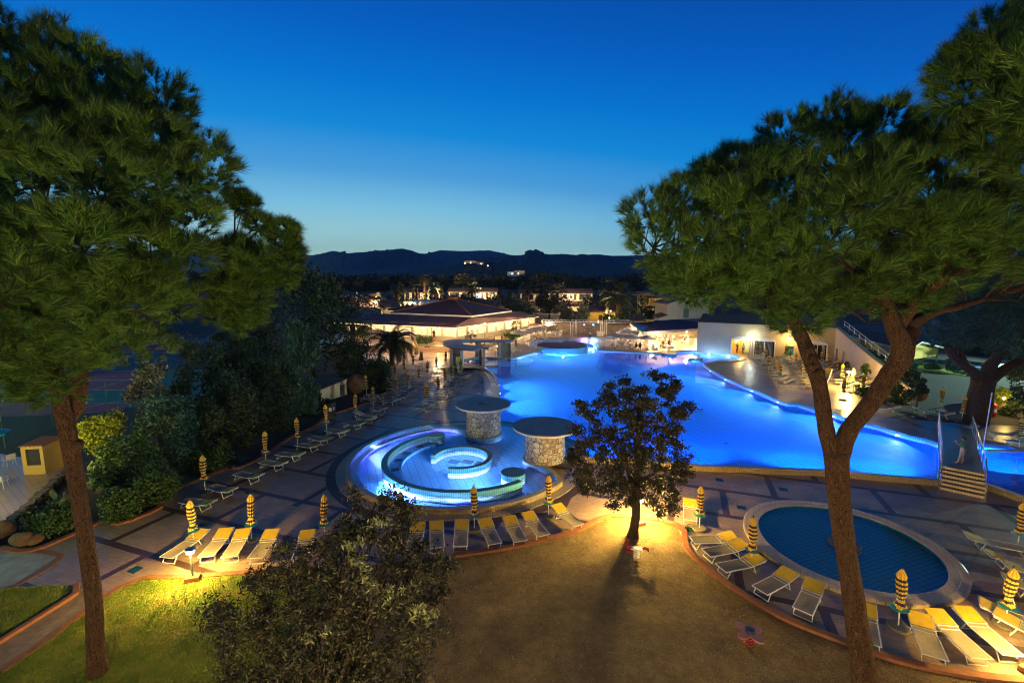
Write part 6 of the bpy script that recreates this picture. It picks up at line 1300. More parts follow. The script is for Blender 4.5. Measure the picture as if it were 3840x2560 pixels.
S=[('tall_evergreen','tall dark evergreen tree standing in front of the restaurant roofs',1165,1190,50,5.2,10.,M['shrub'],.24,230,1,'tree',1.6,.4,.25,26),
('tall_evergreen','broad dark tree between pine and tall evergreen, behind the courts end',1000,1290,62,5.,8.,M['shrub'],.26,200,2,'tree',1.6,.2,.1,22),
('feathery_cypress','blue-green feathery cypress above the flat shed',1130,1380,41,2.9,6.8,M['conifer'],.13,360,3,'shrub',4.,1.2,.55,24),
('dark_shrub','dark shrub left of the feathery cypress',1010,1470,38,2.5,4.6,M['shrub'],.13,260,4,'shrub',1.8,.2,.1,20),
('dark_shrub','dark shrub between the cypress and the date palm',1330,1360,52,3.,5.2,M['shrub'],.15,260,5,'shrub',1.8,.2,.1,20),
('dark_shrub','dark shrub right of the boulder under the date palm',1420,1420,50,2.3,3.4,M['shrub'],.13,260,6,'shrub',1.8,.2,0,18),
('grey_leaved_shrub','pale grey-leaved shrub with glossy highlights before the courts',580,1490,31,2.1,4.,M['grey_leaf'],.12,260,7,'shrub',1.7,.2,.1,20),
('dark_shrub','tall dark bush behind the grey-leaved shrub',760,1430,34,2.9,5.4,M['shrub'],.13,300,8,'shrub',1.7,.2,.2,22),
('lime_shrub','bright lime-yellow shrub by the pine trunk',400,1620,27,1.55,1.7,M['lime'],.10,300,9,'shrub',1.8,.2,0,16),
('dark_shrub','dark bush below the lime-yellow shrub',470,1760,25.5,2.2,3.,M['ivy'],.11,300,10,'shrub',1.7,.1,0,20),
('dark_shrub','wide dark bush above the second hedge umbrella',730,1660,29,2.6,4.2,M['shrub'],.12,320,11,'shrub',1.7,.1,0,22),
('drooping_shrub','dark drooping juniper bush beside the lime shrub',640,1600,28,2.,3.4,M['conifer'],.08,280,12,'shrub',4.,.0,0,20),
('dark_shrub','dark bush behind the fourth hedge umbrella',880,1560,33,2.5,3.8,M['shrub'],.12,300,13,'shrub',1.7,.1,0,20),
('dark_shrub','round dark bush by the litter bins',1010,1590,36,1.9,2.2,M['shrub'],.11,260,14,'shrub',1.7,.1,0,16),
('ivy_shrub','low leafy ground shrub along the kerb, nearest the pine trunk',430,1890,22,1.3,1.4,M['ivy'],.10,260,15,'shrub',1.5,.1,0,16),
('ivy_shrub','low leafy ground shrub along the kerb beneath the wide dark bush',560,1830,24,1.6,1.7,M['ivy'],.10,280,16,'shrub',1.5,.1,0,16),
('ivy_shrub','low leafy shrub left of the pine trunk around the rocks',200,1960,21,1.3,1.1,M['ivy'],.10,240,17,'shrub',1.5,.1,0,14),
('ivy_shrub','low leafy shrub at the kink of the hedge kerb',800,1720,28.5,1.5,1.5,M['ivy'],.10,260,18,'shrub',1.5,.1,0,14),
('dark_shrub','small bush in front of the flat shed',1215,1500,43,1.0,1.3,M['shrub'],.09,200,19,'shrub',1.7,.1,0,10),
('dark_shrub','dark mass of foliage left of the tall evergreen',900,1370,44,3.4,5.,M['shrub'],.16,260,20,'shrub',1.7,.1,.1,20)]
for s_ in S: shrub(s_[0],s_[1],s_[2],s_[3],s_[4],s_[5],s_[6],s_[7],s_[8],s_[9],s_[10],s_[11],s_[12],s_[13],'shrubs of the hedge bed' if s_[11]=='shrub' else 'tall trees by the hedge',s_[14],0,True,s_[15])
S2=[('lamp_lit_shrub','yellow-lit shrub round the garden lamp at the wing wall',3165,1400,59,1.7,1.8,M['ivy'],.13,200,31),('climbing_shrub','dark climbing shrub against the middle of the wing wall',3255,1420,53,1.3,2.6,M['ivy'],.12,200,32),('flowering_shrub','low shrub at the foot of the wing wall by the fourth row',3262,1478,46,1.5,1.,M['ivy'],.12,180,33),('climbing_shrub','climbing shrub near the end pillar of the wing wall',3370,1490,43,1.1,2.2,M['ivy'],.10,200,34),('overhanging_shrub','dark shrub spilling over the wing wall coping',3280,1350,60,1.6,1.8,M['shrub'],.13,200,35),('overhanging_shrub','dark shrub behind the end of the wing wall',3410,1425,45,1.4,1.6,M['shrub'],.11,200,36),
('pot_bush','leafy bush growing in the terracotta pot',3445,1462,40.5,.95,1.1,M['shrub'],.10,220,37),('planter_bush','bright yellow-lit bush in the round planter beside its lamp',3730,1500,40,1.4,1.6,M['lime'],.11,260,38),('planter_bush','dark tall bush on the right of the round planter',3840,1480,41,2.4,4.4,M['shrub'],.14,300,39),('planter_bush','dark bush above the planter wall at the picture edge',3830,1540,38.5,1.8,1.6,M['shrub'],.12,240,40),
('verge_shrub','pale shrub on the green verge nearest the pine trunk limbs',3585,1372,57,1.1,1.4,M['conifer'],.12,200,41),('verge_shrub','pale shrub on the verge in front of the window, left',3415,1365,60,.9,1.2,M['conifer'],.12,160,42),('verge_shrub','low pale shrub in the middle of the green verge',3500,1374,59,.9,.8,M['conifer'],.12,160,43),
('dark_backdrop_tree','dark tree mass behind the parked car',3650,1330,75,6.,5.,M['shrub'],.3,260,44),('dark_backdrop_tree','dark tree mass at the far right behind the car park',3880,1350,60,6.,7.,M['shrub'],.3,260,45),
('olive_tree','grey olive tree in front of the dark low house',2165,1185,112,3.6,4.2,M['olive'],.22,260,46),('olive_tree','grey olive tree just right of the goal frame',2110,1172,116,2.6,3.8,M['olive'],.22,220,47),('olive_tree','lit olive tree left of the goal frame',1975,1168,122,2.9,3.4,M['olive'],.22,220,48),('olive_tree','dark olive tree behind the restaurant corner roof',1930,1150,126,4.,4.5,M['olive'],.25,240,49),('olive_tree','wide dark olive tree below the long terraced house',2060,1140,135,5.,4.5,M['farleaf'],.28,240,50),('round_bush','round dark bush at the foot of the tall palm',2345,1195,110,3.2,3.,M['shrub'],.22,260,51),('round_bush','dark bush left of the tall palm',2290,1195,113,2.2,2.4,M['shrub'],.22,220,52),('garden_shrub','green shrub above the rubble wall beside the bar roof',2420,1215,99,1.2,1.4,M['ivy'],.16,160,53),('garden_shrub','orange-tinted shrub above the rubble wall',2400,1222,99,1.,1.,M['lime'],.14,120,54),('garden_shrub','shrub bed under the balconies of the yellow apartments',2450,1172,144,4.,1.6,M['shrub'],.25,200,55),
('planting_bed','green planting in front of the restaurant windows',1590,1277,79.6,1.5,.4,M['shrub'],.14,200,56),('planting_bed','green planting at the right wall of the restaurant',1925,1262,92,2.2,1.2,M['ivy'],.16,200,57)]
for s_ in S2: shrub(s_[0],s_[1],s_[2],s_[3],s_[4],s_[5],s_[6],s_[7],s_[8],s_[9],s_[10],'tree' if 'tree' in s_[0] else 'shrub',1.7,.2,'planting of the grounds',0.,.1,'bed' not in s_[1],14)
# palms
M['date']=leaf_mat('date_palm_fronds',(.012,.02,.008),(.025,.035,.012),(.05,.055,.02))
def palm(label,px,ytop,Y,ybase,fr,droop,fan,mat,tr,n=26,seed=0,lit=None):
    g=np.random.default_rng(seed); c=P(px,ytop,Y); zb=max(P(px,ybase,Y).z,0.); t=thing('palm_tree',label,'palm tree',(0,0,0),0,'palm trees'); b=MB()
    b.path([(c.x,c.y,zb),(c.x,c.y,(zb+c.z)/2),(c.x,c.y,c.z)],[tr*1.3,tr,tr*1.15],9); b.build('trunk',M['bark'],t,smooth=True); V=[]
    for i in range(n):
        a=g.uniform(0,6.28); e=g.uniform(-.5 if fan else -.1,1.35); L=fr*g.uniform(.8,1.1); prev=None; m=12; pts=[]
        for k in range(m+1):
            s=k/m; el=e-droop*s*s*1.8; 
            if prev is None: p=Vector((c.x,c.y,c.z))
            else: p=prev+Vector((math.cos(a)*math.cos(el),math.sin(a)*math.cos(el),math.sin(el)))*(L/m)
            pts.append(p); prev=p
        side=Vector((-math.sin(a),math.cos(a),0))
        if not fan:
            for k in range(1,m):
                for s_ in(-1,1):
                    for q in(0,.33,.66):
                        p=pts[k].lerp(pts[k+1],q); d=(pts[k+1]-pts[k]).normalized(); ll=fr*.17*math.sin(math.pi*min(.97,(k+q)/m*.9+.12))
                        V.append((p,p+d*.13,p+side*s_*ll+d*ll*.5+Vector((0,0,-.35*ll))))
            for k in range(m): V.append((pts[k]-side*.02,pts[k]+side*.02,pts[k+1]))
        else:
            base=pts[6]; d=(pts[7]-pts[5]).normalized(); V.append((pts[0]-side*.03,pts[0]+side*.03,base))
            for k in range(13): th=R(-80+160*k/12); q=(d*math.cos(th)+side*math.sin(th)); ll=L*.5; mid=base+q*ll*.6; V.append((mid-q.cross(Vector((0,0,1)))*.07*fr/2,base,mid+q.cross(Vector((0,0,1)))*.07*fr/2)); V.append((mid-q.cross(Vector((0,0,1)))*.07*fr/2,mid+q.cross(Vector((0,0,1)))*.07*fr/2,base+q*ll+Vector((0,0,-.2*ll))))
    soup('crown',np.array([[tuple(v) for v in f] for f in V]),3,mat,t); return t
palm('date palm with arching fronds in front of the glowing restaurant wall',1468,1290,64,1370,4.6,1.15,False,M['date'],.30,64,1)
palm('fan palm silhouetted against the restaurant lights by the tall evergreen',1322,1215,70,1330,3.6,.7,True,M['palm'],.35,60,2)
palm('fan palm half hidden between the left pine and the evergreen',870,1240,55,1400,3.,.8,True,M['palm'],.3,44,3)
palm('tall stout palm with shaggy crown beside the yellow apartments',2323,1108,112,1205,4.6,.7,True,M['palm'],.75,70,4)
palm('tall thin-trunked palm left of the stout one',2278,1075,118,1200,3.2,.8,True,M['palm'],.35,40,5)
for i,(x,y,Y,yb) in enumerate(((1562,1070,165,1128),(1632,1082,165,1124),(1770,1080,160,1120),(1976,1085,158,1130),(2030,1082,158,1132),(2090,1080,158,1132),(1490,1085,168,1128),(1590,1050,175,1100))): palm('shaggy palm in front of the distant terraced houses, %s from the left'%ordn([1,3,4,5,6,7,0,2][i]),x,y,Y,yb,3.6,.7,True,M['palm'],.5,46,10+i)
palm('small fan palm in the bed by the restaurant windows',1765,1256,82,1290,1.3,.6,True,M['palm'],.15,30,30); palm('small fan palm at the right restaurant wall behind the umbrellas',1936,1224,95,1262,1.6,.6,True,M['palm'],.18,30,31)
for i,(x,y) in enumerate(((560,1345),(575,1395))):
    c=P(x,y,34); t=thing('yucca','spiky yucca rosette above the dark shrubs, %s of two'%('upper' if i==0 else 'lower'),'yucca',(0,0,0),0,'yuccas'); d=rand_dirs(60); d[:,2]=np.abs(d[:,2])*.8+.0; L=.95
    V=[]; 
    for q in d: q=Vector(q).normalized(); s_=q.cross(Vector((0,0,1))).normalized()*.045; V.append((tuple(c-s_),tuple(c+s_),tuple(c+q*L)))
    soup('leaves_rosette',np.array(V),3,M['conifer'],t); b=MB(); b.path([(c.x,c.y,0),tuple(c)],.07,6); b.build('stem',M['bark2'],t)
# prickly pear
t=thing('prickly_pear','flat-padded prickly pear cactus either side of the left pine trunk','cactus'); g=np.random.default_rng(3)
pm=plain('cactus_green',(.13,.17,.07),(.09,.13,.05),5,.6)
for px,py,Y,n in((355,1790,24.5,9),(200,1890,22,12)):
    for k in range(n):
        c=P(px+g.uniform(-60,60),py+g.uniform(-50,60),Y+g.uniform(-.5,.5)); bm=bmesh.new(); bmesh.ops.create_uvsphere(bm,u_segments=12,v_segments=8,radius=.2); rx,ry,rz_=g.uniform(-.8,.8),g.uniform(-.9,.9),g.uniform(0,6)
        bmesh.ops.transform(bm,matrix=Matrix.Translation(c)@Matrix.Rotation(rz_,4,'Z')@Matrix.Rotation(ry,4,'Y')@Matrix.Diagonal((.7,.14,1.25,1)),verts=bm.verts); me=bpy.data.meshes.new('pad'); bm.to_mesh(me); bm.free(); me.materials.append(pm); me.polygons.foreach_set('use_smooth',[True]*len(me.polygons)); o=bpy.data.objects.new('pad',me); COL.objects.link(o); o.parent=t
# potted plants
for l,px,py,z_,m_ in(('terracotta pot with a small palm by the restaurant drainpipe',1627,1278,TER,M['palm']),('square red pot with clipped green bush among the bar tables',2423,1298,RIM,M['ivy'])):
    c=G(px,py,z_); t=thing('potted_plant',l,'potted plant',(c[0],c[1],z_)); b=MB(); b.lathe([(.2,0),(.32,.7),(.33,.75)],12); b.build('pot',M['terracotta'],t); leaves('foliage',[(0,0,1.2,.35,.55),(0,0,1.6,.3,.4)],120,.12,m_,t,2.,.3,.5)
# distant woods: individual crowns in front, one mass behind
g=np.random.default_rng(21)
def crown_mesh(seed,n=16,per=70):
    g=np.random.default_rng(seed); cl=[]
    for i in range(n): a=g.uniform(0,6.28); q=g.uniform(0,.75); f=g.uniform(-.6,.7); cl.append((q*math.cos(a),q*math.sin(a),f*.8,.35,.3))
    cl=np.array(cl); return cl
protos=[]
for s in range(4):
    t=thing('woodland_tree','x','tree',(0,0,-50)); leaves('crown',crown_mesh(40+s),90,.085,M['farleaf'],t,1.5,.4,.1,np.random.default_rng(s)); b=MB(); b.path([(0,0,-1.9),(0,0,-.3)],.06,6); b.build('trunk',M['bark2'],t); protos.append(t)
tl=[(x,g.uniform(1052,1078),g.uniform(195,250)) for x in np.linspace(1290,2330,26)]+[(x,g.uniform(1040,1085),g.uniform(140,220)) for x in np.linspace(300,1240,14)]+[(x,g.uniform(1045,1080),g.uniform(170,220)) for x in np.linspace(2380,3900,22)]
for i,(x,y,Y) in enumerate(tl):
    r=Y*g.uniform(.028,.040); c=P(x,y,Y); c.z-=r*.2; l='woodland tree on the dark skyline behind the houses, %s from the left'%ordn(i) if i<26 else ('dark woodland tree beyond the courts, %s from the left'%ordn(i-26) if i<40 else 'dark woodland tree behind the right pine, %s from the left'%ordn(i-40))
    if i<4: o=protos[i]; o.location=c; o['label']=l; o['group']='woodland trees behind the houses'; o.scale=(r*1.25,r*1.25,r)
    else: dup(protos[i%4],c,g.uniform(0,6),l,'woodland trees behind the houses',(r*1.25,r*1.25,r))
cl=[]
for k in range(420):
    Y=g.uniform(260,420); px=g.uniform(-200,4000); c=P(px,g.uniform(1052,1085),Y); r=Y*g.uniform(.012,.022); cl.append((c.x,c.y,max(c.z,1),r*1.3,r))
leaves('distant_wood',cl,45,1.7,M['farleaf'],None,1.5,.3,0,g,kind='stuff')
cl=[]
for k in range(150):
    Y=g.uniform(120,190); px=g.uniform(1250,2400) ; c=P(px,g.uniform(1108,1150),Y); cl.append((c.x,c.y,max(c.z-1,1),3.,2.4))
leaves('garden_undergrowth',cl,60,.5,M['farleaf'],None,1.5,.3,0,g,kind='stuff')
# ---------------------------------------------------------------- people
def person_mesh(name,pose,cols,blur=None):
    "one skin surface grown over a skeleton; pose: dict of joints"
    J=pose; names=list(J); idx={n:i for i,n in enumerate(names)}
    E_=[('pelvis','chest'),('chest','neck'),('neck','head'),('head','crown'),('chest','shL'),('shL','elL'),('elL','haL'),('chest','shR'),('shR','elR'),('elR','haR'),('pelvis','hiL'),('hiL','knL'),('knL','anL'),('anL','toL'),('pelvis','hiR'),('hiR','knR'),('knR','anR'),('anR','toR')]
    rad=dict(pelvis=.15,chest=.155,neck=.055,head=.095,crown=.08,shL=.065,shR=.065,elL=.045,elR=.045,haL=.034,haR=.034,hiL=.095,hiR=.095,knL=.065,knR=.065,anL=.045,anR=.045,toL=.04,toR=.04)
    me=bpy.data.meshes.new(name); me.from_pydata([J[n] for n in names],[(idx[a],idx[b]) for a,b in E_],[]); o=bpy.data.objects.new(name,me); COL.objects.link(o)
    m=o.modifiers.new('skin','SKIN'); m.use_smooth_shade=True; o.modifiers.new('sub','SUBSURF').levels=1; o.modifiers['sub'].render_levels=1
    for i,n in enumerate(names): r=rad[n]; me.skin_vertices[0].data[i].radius=(r,r*(.75 if n in('pelvis','chest') else 1)); me.skin_vertices[0].data[i].use_root=(n=='pelvis')
    dg=bpy.context.evaluated_depsgraph_get(); me2=bpy.data.meshes.new_from_object(o.evaluated_get(dg)); bpy.data.objects.remove(o)
    skin=plain('skin',(.42,.24,.16),(.36,.2,.13),8,.6)
    for c in (skin,)+tuple(plain('cloth_'+name+str(k),c,None,12,.8) for k,c in enumerate(cols[:2])): me2.materials.append(c)
    ch,pe,nk=Vector(J['chest']),Vector(J['pelvis']),Vector(J['neck'])
    segs=[(Vector(J[a]),Vector(J[b]),(a,b)) for a,b in E_]
    def near(p):
        best=None
        for a,b,n in segs:
            ab=b-a; t_=max(0,min(1,(p-a).dot(ab)/max(ab.length_squared,1e-6))); d=(p-a-ab*t_).length
            if best is None or d<best[0]: best=(d,n,t_)
        return best
    for f in me2.polygons:
        d,(a,b),t_=near(f.center); k=0
        if (a,b) in(('pelvis','chest'),('chest','neck'),('chest','shL'),('chest','shR')) : k=1 if not((a,b)==('pelvis','chest') and t_<.15) else 2
        if (a,b)==('chest','neck') and t_>.8: k=0
        if a in('shL','shR') and t_<.7: k=1
        if a in('pelvis','hiL','hiR') and b!='chest': k=2
        if a in('knL','knR') and cols[2]: k=2
        f.material_index=k; f.use_smooth=True
    return me2
STAND=dict(pelvis=(0,0,.95),chest=(0,.01,1.32),neck=(0,0,1.48),head=(0,-.02,1.60),crown=(0,-.01,1.69),shL=(-.18,0,1.40),elL=(-.23,.02,1.12),haL=(-.21,-.06,.86),shR=(.18,0,1.40),elR=(.23,.02,1.12),haR=(.21,-.06,.86),hiL=(-.1,0,.88),knL=(-.11,-.02,.49),anL=(-.11,.02,.09),toL=(-.12,-.14,.045),hiR=(.1,0,.88),knR=(.11,-.03,.49),anR=(.12,.02,.09),toR=(.13,-.14,.045))
PHONE=dict(STAND,elR=(.26,-.06,1.16),haR=(.16,-.30,1.34),elL=(-.25,-.05,1.14),haL=(-.12,-.30,1.33),anR=(.15,-.1,.09),toR=(.16,-.26,.045))
SIT=dict(pelvis=(0,0,.50),chest=(0,-.06,.88),neck=(0,-.08,1.04),head=(0,-.11,1.16),crown=(0,-.10,1.25),shL=(-.18,-.06,.96),elL=(-.23,-.16,.70),haL=(-.14,-.40,.72),shR=(.18,-.06,.96),elR=(.23,-.16,.70),haR=(.14,-.40,.72),hiL=(-.1,-.05,.49),knL=(-.12,-.47,.48),anL=(-.12,-.45,.09),toL=(-.12,-.6,.045),hiR=(.1,-.05,.49),knR=(.12,-.47,.48),anR=(.12,-.45,.09),toR=(.12,-.6,.045))
DANCE=dict(STAND,elL=(-.36,.0,1.42),haL=(-.30,-.1,1.70),elR=(.34,-.05,1.22),haR=(.42,-.25,1.38),knR=(.16,-.12,.55),anR=(.22,.05,.16),toR=(.24,-.1,.10))
def person(label,pose,cols,hair,loc,rz=0,grp=None,hand=True):
    me=person_mesh('person',pose,cols); t=bpy.data.objects.new('person',me); COL.objects.link(t); tag(t,label,'person',grp); t.location=loc; t.rotation_euler=(0,0,rz)
    h=Vector(pose['head']); b=MB(); b.lathe([(.098,-.02),(.108,.04),(.10,.09),(.06,.135),(.01,.15)],14,(h.x,h.y+.018,h.z)); b.path([(h.x,h.y+.05,h.z+.06),(h.x,h.y+.085,h.z-.02),(h.x,h.y+.07,h.z-.1)],[.08,.07,.04],8); b.build('hair',plain('hair_'+label[:6],hair,None,20,.6),t,smooth=True)
    b=MB(); b.path([(h.x,h.y-.09,h.z+.02),(h.x,h.y-.125,h.z-.02),(h.x,h.y-.1,h.z-.035)],[.012,.02,.01],6); b.build('nose',bpy.data.materials['skin'],t)
    # hands with five fingers each
    for s,hn,el_ in((-1,'haL','elL'),(1,'haR','elR')):
        a=Vector(pose[hn]); d=(a-Vector(pose[el_])).normalized(); sd=d.cross(Vector((0,1,0)) if abs(d.y)<.8 else Vector((1,0,0))).normalized(); b=MB(); b.path([a-d*.01,a+d*.05],[.032,.034],8)
        for k in range(4): o=a+d*.045+sd*(-.027+.018*k); L_=.065+(.015 if k in(1,2) else 0); b.path([o,o+d*L_*.55,o+d*L_+Vector((0,-.012,0))],[.009,.0085,.006],5)
        o=a+d*.01+sd*.03*s; b.path([o,o+sd*.025*s+d*.025,o+sd*.032*s+d*.055],[.011,.009,.007],5); b.build('hand',bpy.data.materials['skin'],t)
    return t
pb=P(3594,1735,28.6); 
person('person in teal shirt and pale shorts standing on the footbridge holding up a phone',PHONE,((.03,.16,.17),(.45,.40,.34),False),(.04,.03,.02),(bn.x+dv.x*1.1-nv.x*.0,bn.y+dv.y*1.1,.90),R(200),'people around the pool')
gb=W0
c=G(2763,1326,RIM); person('person in a long dark dress in the lit yellow doorway',STAND,((.02,.02,.03),(.02,.02,.03),True),(.03,.02,.015),(c[0],c[1],RIM),R(10),'people around the pool')
c=G(2786,1327,RIM); person('person in a light blue top and black trousers in the lit yellow doorway',STAND,((.10,.45,.55),(.015,.015,.02),True),(.03,.02,.015),(c[0],c[1],RIM),R(170),'people around the pool')
c=G(2212,1272,RIM); person('person in pale blue performing on the lit stage floor',DANCE,((.35,.5,.65),(.05,.05,.08),True),(.05,.03,.02),(c[0],c[1],RIM),R(20),'people around the pool')
for l,px,py,rz,c1c in(('seated person in black, left one of the pair at the water edge',2386,1312,200,(.015,.015,.02)),('seated person in dark blue, right one of the pair at the water edge',2400,1312,170,(.02,.03,.08)),('seated person in black at the table left of the bar counter',2487,1302,230,(.02,.015,.02)),('seated person with brown hair at the table left of the bar counter',2494,1296,180,(.35,.25,.15)),('seated person in dark clothes, right side of the table near the bar counter',2507,1301,120,(.03,.02,.03)),('seated person in black far inside the bar, left one of two',2498,1278,240,(.03,.02,.02)),('seated person in white far inside the bar, right one of two',2523,1279,110,(.6,.55,.5)),('seated person in red inside the bar near its right end',2572,1288,150,(.25,.05,.04)),('small seated person beside the one in red inside the bar',2566,1290,210,(.12,.05,.03))):
    c=G(px,py,RIM); person(l,SIT,(c1c,(.03,.03,.04),True),(.04,.025,.015),(c[0],c[1],RIM),R(rz),'people at the cafe tables')
# pushchair at the restaurant door
c=G(1568,1276,TER); t=thing('pushchair','dark folding pushchair parked by the restaurant door','pushchair',(c[0],c[1],TER)); b=MB(); b.path([(-.3,0,.1),(.1,0,.6),(.45,0,1.0)],.02,6); b.path([(.3,0,.1),(-.1,0,.6)],.02,6); b.path([(-.3,.45,.1),(.1,.45,.6),(.45,.45,1.0)],.02,6); b.path([(.3,.45,.1),(-.1,.45,.6)],.02,6); b.path([(.45,0,1.0),(.45,.45,1.0)],.02,6); b.build('frame',M['dark'],t)
b=MB(); b.box((0,.22,.55),(.5,.4,.08)); b.box((.2,.22,.75),(.1,.4,.45)); b.build('seat',M['wood'],t); b=MB(); b.path([(-.05,.0,.95),(.12,.0,1.12),(.3,.0,1.0)],.03,6); b.path([(.1,.22,1.0),(.12,.22,1.1)],[.25,.1],10); b.build('hood',M['dark'],t)
for x in(-.3,.3):
    for y in(0,.45): b=MB(); b.path([(x,y-.03,.12),(x,y+.03,.12)],.12,12); b.build('wheel',M['dark'],t)
# ---------------------------------------------------------------- underwater lamps
def pool_lamp(px,py,d,e=9000,zz=-.05,ang_=130):
    x,y=G(px,py,0.05); best=None
    for i in range(len(OUT)):
        A_,B_=Vector(OUT[i]),Vector(OUT[(i+1)%len(OUT)]); ab=B_-A_; t_=max(0,min(1,(Vector((x,y))-A_).dot(ab)/max(ab.length_squared,1e-9))); q=A_+ab*t_; dd=(Vector((x,y))-q).length
        if (best is None or dd<best[0]) and ab.length>1e-4: best=(dd,q,Vector((-ab.y,ab.x)).normalized())
    if best[0]<2.5: x,y=best[1]; n_in=best[2]; dv_=(n_in+Vector(d).normalized()*.7).normalized() if n_in.dot(Vector(d).normalized())>-.6 else n_in; dx,dy=dv_
    else: dx,dy=d; l=math.hypot(dx,dy); dx/=l;dy/=l
    spot((x+dx*.22,y+dy*.22,zz),(dx,dy,-.25),e,POOL,ang_,.9,.05)
    b=MB(); b.path([(x+dx*.02,y+dy*.02,-.06),(x+dx*.10,y+dy*.10,-.06)],.11,14); o=b.build('pool_light',M['poollens']); return o
n_=0
for a in((2640,1364,(-1,-.2)),(2675,1393,(-1,-.25)),(2737,1425,(-1,-.3)),(2834,1467,(-1,-.35)),(2932,1509,(-1,-.4)),(3138,1561,(-1,-.5)),(3387,1631,(-1,-.6))):
    tag(pool_lamp(*a),'round underwater lamp glowing in the right pool wall, %s from the bar end'%ordn(n_),'pool light','underwater lamps of the right wall'); n_+=1
for i,a in enumerate(((1875,1444,(1,0)),(1877,1476,(1,0)),(1880,1520,(1,0)))): tag(pool_lamp(*a),'underwater lamp in the left pool wall, %s from the pergola'%ordn(i),'pool light','underwater lamps of the left wall')
for i,a in enumerate(((1936,1341,(.5,-1)),(2013,1328,(.5,-1)))): tag(pool_lamp(*a),'underwater lamp between pergola and stage, %s one'%('left' if i==0 else 'right'),'pool light','underwater lamps by the stage')
for x,y,z_,e in((8.,71.5,-.3,9000),(3.5,80,-.2,4000),(13.4,79.,-.2,4000)): point((x,y,z_),e,POOL,.1,'pool_lamp_or_fill_light')
# unseen fill lamps added along the near pool wall, aimed away from the viewer
for x,y in((6.5,29.5),(12.5,29.5),(19,28.6),(24,27.5)): spot((x,y,-.25),(.1,1,-.12),6500,(.015,.40,1.),150,.8,.1)
spot((31.5,28,-.25),(.4,1,-.15),6000,(.015,.40,1.),150,.8,.1)
# whirlpool lamps
tag(pool_lamp(1421,1676,(1,-.4),6500),'bright underwater lamp in the back wall of the whirlpool','pool light')
for x,y,d,e in((-7.6,25.,(.3,.2,-.2),3400),(-3.3,22.95,(0,1,-.1),4200),(1.2,24.2,(-.4,1,-.1),3400),(-9.9,31,(1,0,-.2),2400),(-5.9,25.4,(.3,1,-.12),3400),(-2.6,24.7,(0,1,-.12),3400),(.4,26.0,(-.5,1,-.1),2600),(-3.6,27.7,(0,1,-.1),700)): spot((x,y,-.15),d,e*3.2,(.40,.72,1.) if e!=2400 else (.45,.35,1.),140,.9,.08)  # hidden spots, some read off the glow, some added to brighten the floor
# round bay lamps
for px,py in((2655,1331),(2727,1337)): x,y=G(px,py,0); point((x,y-.4,-.1),2000,POOL,.08,'pool_lamp_or_fill_light')
# garden lamps
def garden_lamp(foot,label,h=1.28,e=150,col=YEL,z0=0.,head=True):
    c=G(*foot,z0); t=thing('garden_lamp',label,'lamp post',(c[0],c[1],z0),0,'garden lamp posts'); b=MB(); b.box((0,0,.09),(.5,.36,.18),.3); b.build('base',M['brick'],t)
    b=MB(); b.path([(0,0,.18),(0,0,h-.18)],.035,8); b.build('post',plain('dark_green_paint',(.02,.05,.035),(.015,.04,.03),3),t)
    b=MB(); b.lathe([(.06,h-.18),(.14,h-.12),(.16,h-.04),(.15,h+.02)],18); b.build('globe',M['lampglass'],t); b=MB(); b.lathe([(.20,h+.03),(.19,h+.07),(.05,h+.12)],18); b.build('cap',M['steel'],t)
    point((c[0],c[1]-.28,z0+h-.1),e,col,.08); point((c[0],c[1]+.28,z0+h-.1),e,col,.08); return t
garden_lamp((724,2173),'short glowing garden lamp on a brick foot at the lawn corner',1.28,620)
garden_lamp((2398,1966),'short glowing garden lamp just behind the bushy tree trunk',1.35,1700)
garden_lamp((3862,2520),'glowing garden lamp cut by the picture at the bottom right corner',1.25,420)
garden_lamp((3177,1394+62),'glowing garden lamp among shrubs by the sloping wing wall',1.9,1500,YEL,RIM)
c=P(3765,1493,38.5); t=thing('bush_lamp','small glowing lamp hidden in the bushes of the round planter','lamp',tuple(c)); b=MB(); b.lathe([(.02,-.12),(.12,0),(.02,.12)],10); b.build('globe',M['lampglass'],t); point((c.x,c.y-.4,c.z+.1),160,YEL,.1)
# lamps of the far grounds
def far_lamp(px,py,Y,e,label,col=(1,.62,.2),h=3.,m='lampglass',s=1.):
    c=P(px,py,Y); t=thing('street_lamp',label,'street lamp',(c.x,c.y,c.z-h),0,'lamps of the far grounds'); b=MB(); b.path([(0,0,0),(0,0,h)],.06*s,6); b.build('post',M['dark'],t); b=MB(); b.lathe([(.02,-.18*s),(.18*s,0),(.02,.18*s)],10,(0,0,h)); b.build('globe',M[m],t); point((c.x,c.y-.5*s,c.z),e*2,col,.2)
for a in((1734,1052,230,2500,'orange street lamp glowing above the far trees',(1,.45,.08),9,'lampglass',3.),(1708,1118,140,500,'glowing lamp beside the restaurant cupola',(1,.7,.3),4,'lampglass',1.6),(2272,1172,118,420,'left one of two lamps on the yellow house wall',(1,.7,.2),2.6,'lampglass',1.),(2290,1166,119,420,'right one of two lamps on the yellow house wall',(1,.7,.2),2.8,'lampglass',1.),(2244,1206,108,260,'low lamp behind the stage frame',(1,.8,.5),1.5,'lampglass',1.2),(1930,1120,130,150,'small lamp in the olive trees before the long house',(1,.7,.3),3,'lampglass',.9),(1818,1213,79,260,'tall lamp post on the restaurant terrace',(1,.75,.4),2.6,'lampglass',1.),(2285,1192,110,260,'low wall lamp beside the tall palm',(1,.7,.3),1.4,'lampglass',1.)): far_lamp(*a)
c_k=6.5
